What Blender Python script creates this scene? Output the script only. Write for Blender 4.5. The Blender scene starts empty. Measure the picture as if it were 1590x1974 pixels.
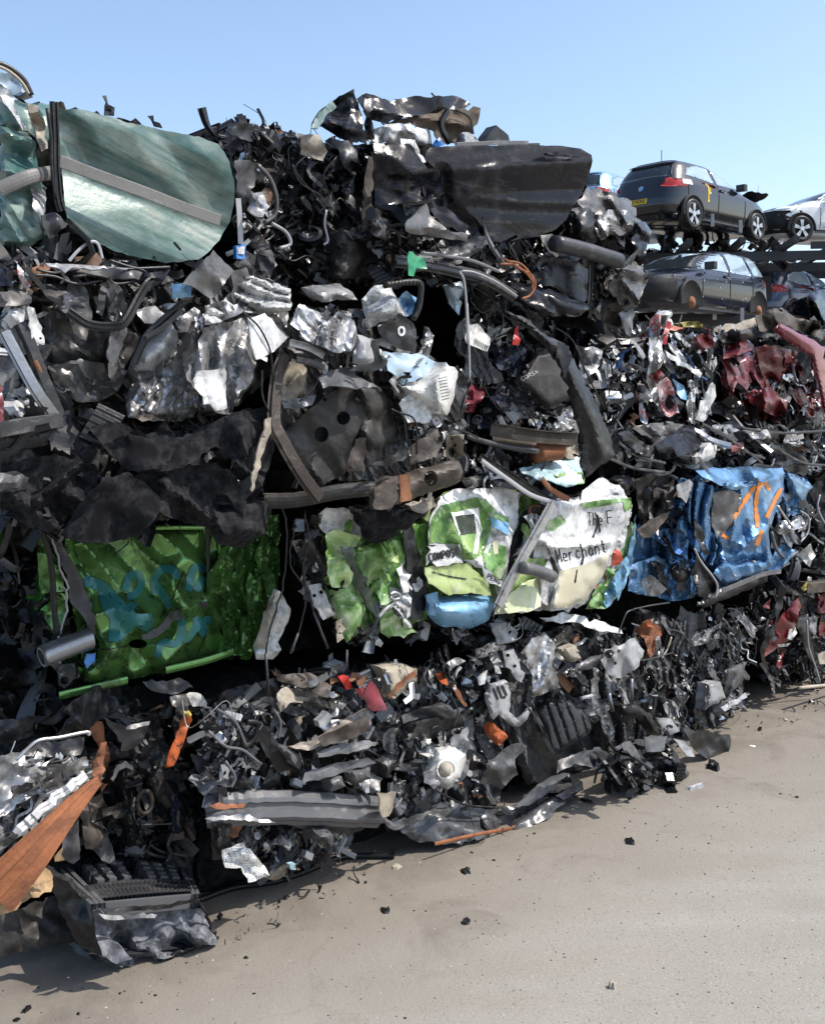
import bpy, math, random
import numpy as np
from mathutils import Vector, geometry

# ---------------------------------------------------------------- frame of the yard
# camera stands at (0,0,CH) and looks level along +Y; the wall of bales runs off to the right
FPX, CX, HY, CH = 2000.0, 795.0, 760.0, 1.75
CAM = np.array([0, 0, CH])
NW = np.array([.6525, -.7578, 0.0])          # wall's outward normal
TW = np.array([.7578, .6525, 0.0])           # along the wall
KW = -3.160                                  # wall plane n.P = KW
C = bpy.context.scene.collection
R = math.radians
VX, VY, VS = 0.0, 0.0, 1.0

def view(x0, y0, w):
    global VX, VY, VS
    VX, VY, VS = x0, y0, w / 1590.0

def pts(s):
    a = np.array([[float(q) for q in p.split(',')] for p in s.split()])
    a[:, 0] = VX + a[:, 0] * VS
    a[:, 1] = VY + a[:, 1] * VS
    return a

def rays(p):
    p = np.atleast_2d(np.asarray(p, float))
    return np.stack([(p[:, 0] - CX) / FPX, np.ones(len(p)), -(p[:, 1] - HY) / FPX], 1)

def onplane(p, n, k):
    r = rays(p)
    t = (k - n @ CAM) / (r @ n)
    return CAM + r * t[:, None]

def W(px, py, d=0.0):
    return onplane([[px, py]], NW, KW + d)[0]

def ground_d(px, py, z=0.0):
    """offset from the wall plane of the ground point under a sight line"""
    r = rays([[px, py]])[0]
    t = (z - CH) / r[2]
    return float(NW @ (CAM + r * t)) - KW

# ---------------------------------------------------------------- noise
_tab = np.random.RandomState(11).uniform(-1, 1, (64, 64))
def facet(u, v, s, seed, ang=0.0, an=1.0, warp=.3, edge=False):
    ca, sa = math.cos(ang), math.sin(ang)
    x = (u * ca + v * sa) / (s * an) + seed * 7.31
    y = (-u * sa + v * ca) / s + seed * 3.77
    x, y = x + warp * .5 * np.sin(y * 1.3 + seed), y + warp * .5 * np.sin(x * 1.1 + seed * 2.1)
    i, j = np.floor(x).astype(int), np.floor(y).astype(int)
    fx, fy = x - i, y - j
    h = lambda a, b: _tab[a % 64, b % 64]
    h00, h10, h01, h11 = h(i, j), h(i + 1, j), h(i, j + 1), h(i + 1, j + 1)
    lo = h00 + (h10 - h00) * fx + (h01 - h00) * fy
    hi = h11 + (h01 - h11) * (1 - fx) + (h10 - h11) * (1 - fy)
    if edge:      # distance to the nearest crease that really folds
        bend = np.abs(h00 + h11 - h10 - h01)
        e = np.minimum.reduce([np.abs(fx + fy - 1) / 1.4 + (bend < .6) * 9, np.minimum(fx, fy), np.minimum(1 - fx, 1 - fy)])
        return np.where(fx + fy < 1, lo, hi), e * s
    return np.where(fx + fy < 1, lo, hi)

def pleat(u, v, s, seed, ang):
    """long hard pleats that wander, merge and die out, as in pressed sheet metal"""
    ca, sa = math.cos(ang), math.sin(ang)
    a = u * ca + v * sa; b = -u * sa + v * ca
    x = a / s + .7 * facet(a, b, s * 2.2, seed + 1.7, 0, 1.0) + .75 * facet(a, b, s * 4.5, seed + 4.1, .5, 1.2) + .16 * b / s * math.sin(seed)
    f = x - np.floor(x); k = np.floor(x).astype(int)
    pk = .35 + .3 * (_tab[k % 64, int(seed * 7) % 64] * .5 + .5)
    t = np.where(f < pk, f / pk, (1 - f) / (1 - pk))
    m = np.clip(.55 + .75 * facet(a, b, s * 2.6, seed + 9.3, 1.0, 1.6), 0, 1.2)
    return (t - .4) * m, np.minimum(np.minimum(f, 1 - f), np.abs(f - pk)) * s / np.maximum(m, .25)

# ---------------------------------------------------------------- meshes and objects
def mesh(name, V, faces, mat, parent=None, smooth=True, attrs=None, base=None, sharp=None):
    V = np.asarray(V, float)
    if base is not None:
        V = V - np.asarray(base)
    me = bpy.data.meshes.new(name)
    fl = [np.asarray(f, dtype=np.int32) for f in faces if len(f)]
    loops = np.concatenate([f.ravel() for f in fl])
    starts, o = [], 0
    for f in fl:
        k = f.shape[1]
        starts.append(o + np.arange(len(f)) * k)
        o += f.size
    starts = np.concatenate(starts)
    me.vertices.add(len(V)); me.vertices.foreach_set('co', V.astype(np.float32).ravel())
    me.loops.add(len(loops)); me.loops.foreach_set('vertex_index', loops)
    me.polygons.add(len(starts)); me.polygons.foreach_set('loop_start', starts.astype(np.int32))
    me.update(calc_edges=True)
    if attrs:
        for k, a in attrs.items():
            at = me.attributes.new(k, 'FLOAT_COLOR', 'POINT')
            at.data.foreach_set('color', np.asarray(a, np.float32).ravel())
    me.polygons.foreach_set('use_smooth', np.full(len(starts), smooth))
    me.validate()
    if sharp: me.set_sharp_from_angle(angle=R(sharp))
    o = bpy.data.objects.new(name, me)
    C.objects.link(o)
    if mat is not None:
        me.materials.append(mat if not isinstance(mat, str) else M[mat])
    if parent is not None:
        o.parent = parent
    return o

def thing(name, label, cat, loc=(0, 0, 0), group=None, rz=0.0):
    o = bpy.data.objects.new(name, None)
    C.objects.link(o)
    o.location = Vector([float(q) for q in loc])
    o.rotation_euler = (0, 0, rz)
    o.empty_display_size = .1
    o['label'] = label; o['category'] = cat
    if group: o['group'] = group
    return o

class Thing:
    def __init__(s, name, label, cat, px, py, d0=0.0, group=None, base=None):
        b = W(px, py, d0) if base is None else np.asarray(base, float)
        s.o = thing(name, label, cat, b, group)
        s.base, s.d0, s.seed = b, d0, abs(hash_(label)) % 997

def hash_(s):
    h = 7
    for c in s: h = (h * 31 + ord(c)) % 1000003
    return h

def inpoly(p, poly):
    x, y = p[:, 0], p[:, 1]
    ins = np.zeros(len(p), bool)
    a = poly; b = np.roll(poly, -1, 0)
    for (x1, y1), (x2, y2) in zip(a[:, :2], b[:, :2]):
        c = ((y1 > y) != (y2 > y)) & (x < (x2 - x1) * (y - y1) / ((y2 - y1) or 1e-9) + x1)
        ins ^= c
    return ins

def polydist(p, poly):
    dmin = np.full(len(p), 1e9)
    a = poly; b = np.roll(poly, -1, 0)
    for q1, q2 in zip(a[:, :2], b[:, :2]):
        e = q2 - q1; L = (e @ e) or 1e-9
        t = np.clip(((p - q1) @ e) / L, 0, 1)
        dd = np.hypot(*(p - (q1 + t[:, None] * e)).T)
        dmin = np.minimum(dmin, dd)
    return dmin

def segdist(p, q1, q2):
    e = q2 - q1; L = (e @ e) or 1e-9
    t = np.clip(((p - q1) @ e) / L, 0, 1)
    return np.hypot(*(p - (q1 + t[:, None] * e)).T)

def spline(P, step=.25, closed=False):
    P = np.asarray(P, float)
    if len(P) < 3:
        n = 6
        return np.array([P[0] + (P[1] - P[0]) * i / n for i in range(n + 1)])
    out = []
    n = len(P)
    for i in range(n if closed else n - 1):
        p1, p2 = P[i], P[(i + 1) % n]
        p0 = P[i - 1] if (closed or i > 0) else 2 * p1 - p2
        p3 = P[(i + 2) % n] if (closed or i + 2 < n) else 2 * p2 - p1
        for t in np.arange(0, 1, step):
            out.append(.5 * ((2 * p1) + (-p0 + p2) * t + (2 * p0 - 5 * p1 + 4 * p2 - p3) * t * t + (-p0 + 3 * p1 - 3 * p2 + p3) * t ** 3))
    if not closed: out.append(P[-1])
    return np.array(out)

def triangulate(outline, step, holes=(), jitter=.25, seed=1):
    """2-D triangulation of an outline with an interior grid"""
    rng = np.random.RandomState(seed)
    def dense(poly):
        o = []
        for a, b in zip(poly, np.roll(poly, -1, 0)):
            n = max(1, int(np.hypot(*(b - a)) / step))
            for i in range(n): o.append(a + (b - a) * i / n)
        return np.array(o)
    ring = dense(outline)
    lo, hi = outline.min(0), outline.max(0)
    gx, gy = np.meshgrid(np.arange(lo[0], hi[0], step), np.arange(lo[1], hi[1], step * .87))
    gx = gx + (np.arange(gx.shape[0]) % 2)[:, None] * step * .5
    g = np.stack([gx.ravel(), gy.ravel()], 1)
    g += rng.uniform(-jitter, jitter, g.shape) * step
    keep = inpoly(g, ring)
    g = g[keep]
    if len(g): g = g[polydist(g, outline) > step * .45]
    allp, edges = [ring], [(i, (i + 1) % len(ring)) for i in range(len(ring))]
    hp = []
    for h in holes:
        hr = dense(h); hp.append(hr)
        o = sum(len(q) for q in allp)
        edges += [(o + i, o + (i + 1) % len(hr)) for i in range(len(hr))]
        allp.append(hr)
        if len(g): g = g[~inpoly(g, hr)]
        if len(g): g = g[polydist(g, hr) > step * .4]
    allp.append(g)
    P = np.concatenate([q for q in allp if len(q)])
    r = geometry.delaunay_2d_cdt([Vector(q) for q in P], edges, [], 0, 1e-6)
    V = np.array([tuple(v) for v in r[0]]); T = np.array([t for t in r[2] if len(t) == 3])
    c = V[T].mean(1)
    ok = inpoly(c, ring)
    for h in hp: ok &= ~inpoly(c, h)
    T = T[ok]
    # orientation (pixel y runs down): make every face look at the camera
    a, b, cc = V[T[:, 0]], V[T[:, 1]], V[T[:, 2]]
    ar = (b[:, 0] - a[:, 0]) * (cc[:, 1] - a[:, 1]) - (b[:, 1] - a[:, 1]) * (cc[:, 0] - a[:, 0])
    T[ar > 0] = T[ar > 0][:, ::-1]
    used = np.unique(T); m = -np.ones(len(V), int); m[used] = np.arange(len(used))
    return V[used], m[T]

def boundary(T):
    e = np.concatenate([T[:, [0, 1]], T[:, [1, 2]], T[:, [2, 0]]])
    key = np.sort(e, 1)
    _, idx, cnt = np.unique(key, axis=0, return_index=True, return_counts=True)
    return e[idx[cnt == 1]]

class Panel: pass

def ragged(poly, amt, seed, step=9.0):
    rng = np.random.RandomState(seed)
    o = []
    for a, b in zip(poly, np.roll(poly, -1, 0)):
        n = max(1, int(np.hypot(*(b - a)) / step))
        for i in range(n): o.append(a + (b - a) * i / n + rng.normal(0, amt, 2) * ((1 if i else .4) * (2.0 if rng.rand() < .12 else 1)))
    return np.array(o)

def P(th, name, mat, s, d=0.0, up=0.0, yaw=0.0, z=(), cr=0.0, cs=.12, an=1.0, ca=0.0, c=(0, 0), w=None,
      th_=.004, rag=1.8, res=.0115, holes=(), r=(), label=None, parent=None, seed=None, rnd=False, curl=None, f=()):
    """sheet part: outline on the sight lines, bent out of its plane by folds, creases and dents"""
    global _pseed
    poly = pts(s)[:, :2] if isinstance(s, str) else np.asarray(s, float)
    if rnd: poly = spline(poly, .34, True)
    seed = seed if seed is not None else hash_(th.o['label'] + name + str(round(poly[0, 0])) + str(round(poly[0, 1]))) % 5000
    cen = poly.mean(0)
    # plane
    P0 = W(cen[0], cen[1], th.d0 + d)
    vr = rays([cen])[0]; vr = vr / np.linalg.norm(vr)
    for _ in range(12):                       # never nearly edge-on to the sight line
        n = NW * math.cos(R(yaw)) + TW * math.sin(R(yaw))
        n = n * math.cos(R(up)) + np.array([0, 0, 1.0]) * math.sin(R(up))
        if n @ vr < -.5: break
        yaw *= .8; up *= .85
    k = float(n @ P0)
    tg = np.cross([0, 0, 1.0], n); tg /= (np.linalg.norm(tg) or 1)
    if abs(n[2]) > .98: tg = TW
    bt = np.cross(n, tg)
    ppm = FPX / P0[1]
    pn = Panel()
    if curl is None: curl = .012 if rag >= 1.5 else .003
    ridges = [(pts(q[0])[:, :2], q[1], q[2]) for q in r]
    zs = list(z)
    if cr:
        zs += [(cs * 1.25, cr * .9, ca, an), (cs * .5, cr * .26, ca + .6, max(1, an * .6)), (cs * .2, cr * .06, ca + 1.3, 1)]
    poly_s = poly
    if cr >= .018:                            # a few hard straight folds across the sheet
        rg = np.random.RandomState(seed + 17); ex = poly.max(0) - poly.min(0)
        for _ in range(3 if cr < .035 else 5):
            q1 = poly.min(0) + ex * rg.uniform(0, 1, 2); aa = rg.uniform(0, math.pi); L_ = np.hypot(*ex) * rg.uniform(.25, .6)
            q2 = q1 + np.array([math.cos(aa), math.sin(aa)]) * L_
            ridges.append((np.array([q1, q2]), cr * rg.choice([-.9, -.6, .6, .9]), rg.uniform(.02, .06)))
    def ev(p, off=0.0, crk=None):
        p = np.asarray(p, float)
        B = onplane(p, n, k)
        ck = np.full(len(p), 9.0)
        u = (B - P0) @ tg; v = (B - P0) @ bt
        dd = -c[0] * u * u - c[1] * v * v
        for i, q in enumerate(zs):
            hh, ee = facet(u, v, q[0], seed * .37 + i * 5.1, q[2] if len(q) > 2 else 0, q[3] if len(q) > 3 else 1, edge=True)
            dd = dd + q[1] * hh
            if q[0] > .04 and q[1] > .008: ck = np.minimum(ck, ee)
        for i, q in enumerate(f):
            hh, ee = pleat(u, v, q[0], seed * .53 + i * 3.3, q[2] if len(q) > 2 else 0)
            dd = dd + q[1] * hh
            ck = np.minimum(ck, ee)
        for (seg, amp, wd) in ridges:
            ds = np.full(len(p), 1e9)
            for a, b in zip(seg[:-1], seg[1:]): ds = np.minimum(ds, segdist(p, a, b))
            dd = dd + amp * np.maximum(0, 1 - ds / ppm / wd)
            ck = np.minimum(ck, ds / ppm)
        if w:
            e = np.clip(polydist(p, poly_s) / ppm / w[0], 0, 1)
            dd = dd - w[1] * (1 - e) ** 2
        el = np.clip(polydist(p, poly_s) / ppm / .028, 0, 1)
        dd = dd + (1 - el) ** 2 * curl * facet(u, v, .05, seed * .7 + 3, 0, 1)
        if crk is not None: crk[:] = np.maximum(np.clip(1 - ck / .02, 0, 1), .8 * np.clip(1 - el * 2.2, 0, 1))
        return onplane_off(p, n, k, dd + off)
    hl = [np.array([[h[0] + h[2] * math.cos(a), h[1] + h[2] * (h[3] if len(h) > 3 else 1) * math.sin(a)] for a in np.linspace(0, 2 * math.pi, 14, endpoint=False)]) for h in
          [((VX + q[0] * VS), (VY + q[1] * VS), q[2] * VS, *q[3:]) for q in holes]]
    out = ragged(poly, rag * min(1, VS * 2.2), seed) if rag else poly
    V2, T = triangulate(out, max(res * ppm, 2.2), hl, seed=seed)
    ckv = np.zeros(len(V2))
    F3 = ev(V2, 0.0, ckv)
    nb = len(F3)
    B3 = F3 - n * th_
    bd = boundary(T)
    rim = np.stack([bd[:, 0], bd[:, 0] + nb, bd[:, 1] + nb, bd[:, 1]], 1)
    o = mesh(name, np.concatenate([F3, B3]), [np.concatenate([T, T[:, ::-1] + nb]), rim], mat, parent or th.o, base=th.base, sharp=34, attrs={'crk': np.repeat(np.concatenate([ckv, ckv * 0 + .3])[:, None], 4, 1)})
    if label: o['label'] = label
    pn.o, pn.ev, pn.ppm, pn.seed, pn.th, pn.res = o, ev, ppm, seed, th, res
    return pn

def onplane_off(p, n, k, dd):
    r = rays(p)
    t = (k + dd - n @ CAM) / (r @ n)
    return CAM + r * t[:, None]

def D(pn, name, mat, s, off=.003, rag=1.0, label=None, parent=None):
    """print or film lying on a sheet part"""
    poly = pts(s)[:, :2]
    out = ragged(poly, rag * min(1, VS * 2.2), pn.seed + len(s), 10) if rag else poly
    V2, T = triangulate(out, max(pn.res * pn.ppm, 2.2), seed=pn.seed)
    o = mesh(name, pn.ev(V2, off), [T], mat, parent or pn.o, base=pn.th.base)
    if label: o['label'] = label
    return o

def S(pn, name, mat, strokes, wd, off=.0032, jit=0.0, curve=True, label=None):
    """paint strokes lying on a sheet part"""
    rng = np.random.RandomState(len(strokes) + int(wd * 100))
    VV, FF, o = [], [], 0
    for st in strokes:
        q = pts(st)[:, :2] if isinstance(st, str) else np.asarray(st, float)
        q = spline(q, .25) if curve else q
        dd = [q[0]]
        for a, b in zip(q[:-1], q[1:]):
            k = max(1, int(np.hypot(*(b - a)) / 3.0))
            dd += [a + (b - a) * (i + 1) / k for i in range(k)]
        q = np.array(dd)
        if len(q) < 2: continue
        t = np.gradient(q, axis=0); t /= np.maximum(np.hypot(t[:, 0], t[:, 1]), 1e-6)[:, None]
        nn = np.stack([-t[:, 1], t[:, 0]], 1)
        hw = wd * VS / 2 * (1 + jit * rng.uniform(-1, 1, len(q)))
        rows = [q + nn * (hw * f)[:, None] for f in (-1, 0, 1)]
        V2 = np.concatenate(rows); n = len(q)
        VV.append(pn.ev(V2, off))
        i = np.arange(n - 1)
        for rr in (0, 1):
            FF.append(np.stack([o + rr * n + i, o + rr * n + i + 1, o + (rr + 1) * n + i + 1, o + (rr + 1) * n + i], 1))
        o += 3 * n
    ob = mesh(name, np.concatenate(VV), FF, mat, pn.o, base=pn.th.base)
    if label: ob['label'] = label
    return ob

def frames(path, hint):
    t = np.gradient(path, axis=0); t /= np.maximum(np.linalg.norm(t, axis=1), 1e-9)[:, None]
    sd = np.cross(t, np.broadcast_to(hint, t.shape)); l = np.linalg.norm(sd, axis=1)
    sd[l < 1e-3] = [0, 0, 1]; sd /= np.maximum(np.linalg.norm(sd, axis=1), 1e-9)[:, None]
    nm = np.cross(sd, t)
    return t, sd, nm

def sweep(path, prof, hint, closed, twist=None, scale=None):
    t, sd, nm = frames(path, hint)
    prof = np.asarray(prof, float); m, k = len(path), len(prof)
    V = np.zeros((m, k, 3))
    for i in range(m):
        a = twist[i] if twist is not None else 0
        s = scale[i] if scale is not None else 1
        ca, sa = math.cos(a), math.sin(a)
        x = (prof[:, 0] * ca - prof[:, 1] * sa) * s; y = (prof[:, 0] * sa + prof[:, 1] * ca) * s
        V[i] = path[i] + x[:, None] * sd[i] + y[:, None] * nm[i]
    F = []
    kk = k if closed else k - 1
    for j in range(kk):
        i = np.arange(m - 1); j2 = (j + 1) % k
        F.append(np.stack([i * k + j, i * k + j2, (i + 1) * k + j2, (i + 1) * k + j], 1))
    return V.reshape(-1, 3), np.concatenate(F)

def path3(th, s, d, smooth=True):
    q = pts(s)
    dv = q[:, 2] if q.shape[1] > 2 else np.zeros(len(q))
    p3 = np.array([W(a, b, th.d0 + d + e) for (a, b), e in zip(q[:, :2], dv)])
    return spline(p3, .2) if smooth else p3

def T(th, name, mat, s, r=.01, d=0.0, n=8, smooth=True, parent=None, wav=0.0, label=None):
    """rod, hose or wire"""
    p = path3(th, s, d, smooth)
    if wav:
        rng = np.random.RandomState(int(p[0, 0] * 1e4) % 9999)
        p = p + rng.normal(0, wav, p.shape)
    if r < .02: r *= .62
    a = np.linspace(0, 2 * math.pi, n, endpoint=False)
    V, F = sweep(p, np.stack([np.cos(a) * r, np.sin(a) * r], 1), NW, True)
    m = len(V) // n
    caps = [np.arange(n)[::-1][None], (np.arange(n) + (m - 1) * n)[None]]
    o = mesh(name, V, [F] + caps, mat, parent or th.o, base=th.base)
    if label: o['label'] = label
    return o

PROF = {
    'flat': [(-1, .0), (-1, .12), (-.9, .16), (.9, .16), (1, .12), (1, 0)],
    'round': [(-1, 0), (-.85, .25), (-.45, .42), (0, .48), (.45, .42), (.85, .25), (1, 0)],
    'plank': [(-1, 0), (-1, .14), (-.68, .2), (-.58, .07), (-.3, .06), (-.22, .16), (-.12, .16), (-.05, .06), (.3, .07), (.38, .19), (.5, .19), (.58, .07), (.9, .1), (1, .14), (1, 0)],
    'hat': [(-1.25, 0), (-1.25, .08), (-.8, .1), (-.72, .5), (.72, .5), (.8, .1), (1.25, .08), (1.25, 0)],
    'chan': [(-1, .0), (-1, .6), (-.85, .6), (-.85, .12), (.85, .12), (.85, .6), (1, .6), (1, 0)],
    'seal': [(-1, 0), (-1, .5), (-.55, .62), (-.5, .2), (-.1, .2), (-.05, .6), (.5, .6), (.55, .2), (1, .2), (1, 0)],
    'box': [(-1, -.8), (-1, .8), (-.85, 1), (.85, 1), (1, .8), (1, -.8)],
    'bump': [(-1, -.2), (-1, .05), (-.7, .4), (-.45, .48), (-.35, .3), (-.1, .34), (0, .62), (.4, .72), (.6, .6), (.75, .25), (1, .1), (1, -.2)],
}
def B(th, name, mat, s, wd=.03, d=0.0, prof='flat', smooth=True, tw=0.0, parent=None, label=None, wob=.0, taper=None):
    """bar, strip or beam with a real cross-section (wd = half width in metres)"""
    p = path3(th, s, d, smooth)
    if wob:
        rng = np.random.RandomState(int(abs(p[0, 0]) * 1e4) % 9999)
        p = p + rng.normal(0, wob, p.shape)
    m = len(p)
    pr = np.array(PROF[prof]) * wd * (.62 if wd < .06 else .85)
    sc = np.linspace(taper[0], taper[1], m) if taper else None
    V, F = sweep(p, pr, NW, True, np.linspace(0, tw, m) if tw else None, sc)
    k = len(pr)
    caps = [np.arange(k)[::-1][None], (np.arange(k) + (m - 1) * k)[None]]
    o = mesh(name, V, [F] + caps, mat, parent or th.o, base=th.base, smooth=False)
    if label: o['label'] = label
    return o

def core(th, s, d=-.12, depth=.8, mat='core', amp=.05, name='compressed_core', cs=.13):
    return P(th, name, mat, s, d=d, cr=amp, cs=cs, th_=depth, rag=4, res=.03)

# ---------------------------------------------------------------- crushed scrap (nobody could count it)
def sh_sheet(r):
    L, Wd = 1.0, r.uniform(.35, .9)
    nu, nv = 8, 6
    u, v = np.meshgrid(np.linspace(-.5, .5, nu), np.linspace(-.5, .5, nv), indexing='ij')
    e = r.uniform(.35, 1.0, nu); e2 = r.uniform(.5, 1.0, nv)
    v = v * e[:, None]; u = u * e2[None, :]
    x, y = u * L, v * Wd
    z = facet(x, y, r.uniform(.25, .5), r.uniform(0, 99), r.uniform(0, 6), r.uniform(1, 2.5)) * r.uniform(.08, .28)
    for _ in range(r.randint(1, 3)):
        fa = r.uniform(0, math.pi); z = z + r.uniform(-.9, .9) * np.abs(x * math.cos(fa) + y * math.sin(fa) - r.uniform(-.2, .2))
    k = r.uniform(-3, 3) if r.rand() < .5 else r.uniform(-.5, .5)
    if abs(k) > .05:
        a = x * k; x = np.sin(a) / k; z = z + (1 - np.cos(a)) / k
    V = np.stack([x, y, z], -1).reshape(-1, 3)
    i, j = np.meshgrid(np.arange(nu - 1), np.arange(nv - 1), indexing='ij'); i, j = i.ravel(), j.ravel()
    return V, np.stack([i * nv + j, (i + 1) * nv + j, (i + 1) * nv + j + 1, i * nv + j + 1], 1)

def sh_strip(r):
    p = np.zeros((4, 3)); p[:, 0] = [-.7, -.25, .25, .7]; p[:, 1:] = r.normal(0, .12, (4, 2))
    p = spline(p, .34)
    k = r.randint(4); w = r.uniform(.06, .16)
    pr = [[(-1, 0), (1, 0)], [(-1, 0), (0, .0), (.05, 1)], [(-1, .8), (-.9, 0), (.9, 0), (1, .8)], [(-1.4, 0), (-.8, 0), (-.7, .6), (.7, .6), (.8, 0), (1.4, 0)]][k]
    return sweep(p, np.array(pr) * w, np.array([0, 0, 1.0]), False, np.linspace(0, r.normal(0, .7), len(p)))

def sh_tube(r, thin=False):
    n = 5
    p = np.zeros((n, 3)); p[:, 0] = np.linspace(-.7, .7, n); p[:, 1:] = r.normal(0, .22 if thin else .13, (n, 2))
    p = spline(p, .25 if thin else .34)
    rr = r.uniform(.007, .014) if thin else r.uniform(.02, .055)
    a = np.linspace(0, 2 * math.pi, 5 if thin else 8, endpoint=False)
    return sweep(p, np.stack([np.cos(a), np.sin(a)], 1) * rr, np.array([.1, .2, 1.0]), True)

def sh_wire(r): return sh_tube(r, True)

def sh_plate(r):
    n = 16
    a = np.linspace(0, 2 * math.pi, n, endpoint=False)
    ro = (1 / np.maximum(np.abs(np.cos(a)), np.abs(np.sin(a)))) * r.uniform(.35, .5) * r.uniform(.75, 1.0, n)
    asp = r.uniform(.5, 1)
    O = np.stack([np.cos(a) * ro, np.sin(a) * ro * asp, np.zeros(n)], 1)
    hr = r.uniform(.07, .16)
    I = np.stack([np.cos(a) * hr + .05, np.sin(a) * hr, np.full(n, .0)], 1)
    Md = (O + I) / 2; Md[:, 2] += r.normal(0, .015, n); O[:, 2] += r.normal(0, .05, n)
    th = .05
    V = np.concatenate([I - [0, 0, th], I, Md, O, O - [0, 0, th]])
    i = np.arange(n); j = (i + 1) % n
    return V, np.concatenate([np.stack([q * n + i, q * n + j, (q + 1) * n + j, (q + 1) * n + i], 1) for q in range(4)])

def sh_box(r):
    d = np.array([.5, r.uniform(.2, .45), r.uniform(.12, .35)])
    c = .82
    base = []
    for sz, f in ((-1, c), (-c, 1), (c, 1), (1, c)):
        for a in range(8):
            sx, sy = [(1, c), (c, 1), (-c, 1), (-1, c), (-1, -c), (-c, -1), (c, -1), (1, -c)][a]
            base.append((sx * d[0] * (f if abs(sx) == 1 or True else 1), sy * d[1] * f, sz * d[2]))
    V = np.array(base)
    V = V + np.stack([facet(V[:, 1], V[:, 2], .5, r.rand() * 50), facet(V[:, 0], V[:, 2], .4, r.rand() * 50), facet(V[:, 0], V[:, 1], .4, r.rand() * 50)], 1) * .09
    F = []
    for q in range(3):
        for a in range(8): F.append((q * 8 + a, q * 8 + (a + 1) % 8, (q + 1) * 8 + (a + 1) % 8, (q + 1) * 8 + a))
    for q in (0, 24):
        F += [(q, q + 1, q + 2, q + 7), (q + 7, q + 2, q + 3, q + 6), (q + 6, q + 3, q + 4, q + 5)]
    return V, np.array(F)

def sh_rib(r):
    nu, nv = 22, 3
    u, v = np.meshgrid(np.linspace(-.5, .5, nu), np.linspace(-.4, .4, nv) * r.uniform(.5, 1), indexing='ij')
    z = .035 * (np.arange(nu) // 2 % 2)[:, None] + 0 * v
    k = r.uniform(-1.5, 1.5); z = z + k * u * u * .4
    V = np.stack([u, v, z], -1).reshape(-1, 3)
    i, j = np.meshgrid(np.arange(nu - 1), np.arange(nv - 1), indexing='ij'); i, j = i.ravel(), j.ravel()
    return V, np.stack([i * nv + j, (i + 1) * nv + j, (i + 1) * nv + j + 1, i * nv + j + 1], 1)

def sh_ring(r):
    n = 18
    a = np.linspace(0, 2 * math.pi, n, endpoint=False)
    prof = np.array([(.5, -.1), (.5, .1), (.36, .13), (.33, -.02), (.12, .02), (.12, .1), (.06, .1)])
    V = np.concatenate([np.stack([np.cos(a) * q[0], np.sin(a) * q[0], np.full(n, q[1])], 1) for q in prof])
    V[:, 0] *= r.uniform(.7, 1)
    i = np.arange(n); j = (i + 1) % n
    return V, np.concatenate([np.stack([q * n + i, q * n + j, (q + 1) * n + j, (q + 1) * n + i], 1) for q in range(len(prof) - 1)])

KINDS = [sh_sheet, sh_strip, sh_tube, sh_wire, sh_plate, sh_box, sh_rib, sh_ring]
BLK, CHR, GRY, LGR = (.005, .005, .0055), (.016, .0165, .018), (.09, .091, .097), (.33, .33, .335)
PAL = {   # weight, colour, metallic, roughness
    'dark': [(5, BLK, 0, .35), (4, CHR, 0, .4), (1.6, GRY, 0, .45), (1, (.3, .3, .3), .9, .35), (.5, (.16, .1, .07), .2, .7), (.3, LGR, 0, .4)],
    'black': [(6, BLK, 0, .3), (5, CHR, 0, .38), (1, GRY, 0, .45), (.25, (.16, .1, .07), .2, .7)],
    'mix': [(4.5, BLK, 0, .28), (4, CHR, 0, .34), (2.8, GRY, 0, .4), (3.4, (.5, .5, .5), .8, .34), (2.2, LGR, 0, .4), (1, (.72, .72, .7), 0, .4), (.5, (.22, .11, .06), .1, .75), (.3, (.3, .26, .19), 0, .7)],
    'grey': [(3, CHR, 0, .4), (5, GRY, 0, .42), (2, LGR, 0, .42), (1, (.5, .5, .5), .85, .35), (1.4, BLK, 0, .35)],
    'silver': [(5, (.55, .55, .55), .9, .3), (2, LGR, 0, .4), (1.6, (.72, .72, .7), 0, .35), (1.6, BLK, 0, .35), (1.4, (.2, .19, .18), .6, .45), (.4, (.2, .1, .06), .1, .75)],
    'white': [(4, (.74, .74, .73), 0, .35), (3, (.55, .55, .55), .9, .3), (2, BLK, 0, .35), (1, (.4, .03, .04), 0, .35), (.5, (.05, .12, .3), 0, .4), (1, GRY, 0, .4)],
    'whitemix': [(1.6, (.74, .74, .73), 0, .35), (1.6, (.5, .5, .5), .9, .35), (4, BLK, 0, .35), (2, CHR, 0, .4), (.5, (.35, .03, .04), 0, .35), (.3, (.05, .12, .3), 0, .4), (1, GRY, 0, .4)],
    'red': [(1.8, (.12, .01, .012), .1, .32), (4, BLK, 0, .35), (1.4, CHR, 0, .4), (1, (.5, .5, .5), .9, .32), (.6, LGR, 0, .4)],
    'blue': [(3, (.03, .11, .32), .4, .32), (3, BLK, 0, .35), (2, CHR, 0, .4), (1, (.5, .5, .5), .9, .32)],
    'brown': [(3, (.1, .075, .055), .1, .75), (2, (.055, .045, .038), 0, .7), (1.5, BLK, 0, .45), (1, (.24, .22, .2), .5, .5)],
    'green': [(3, (.05, .2, .03), .4, .32), (3, BLK, 0, .35), (2, CHR, 0, .4)],
}
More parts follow.
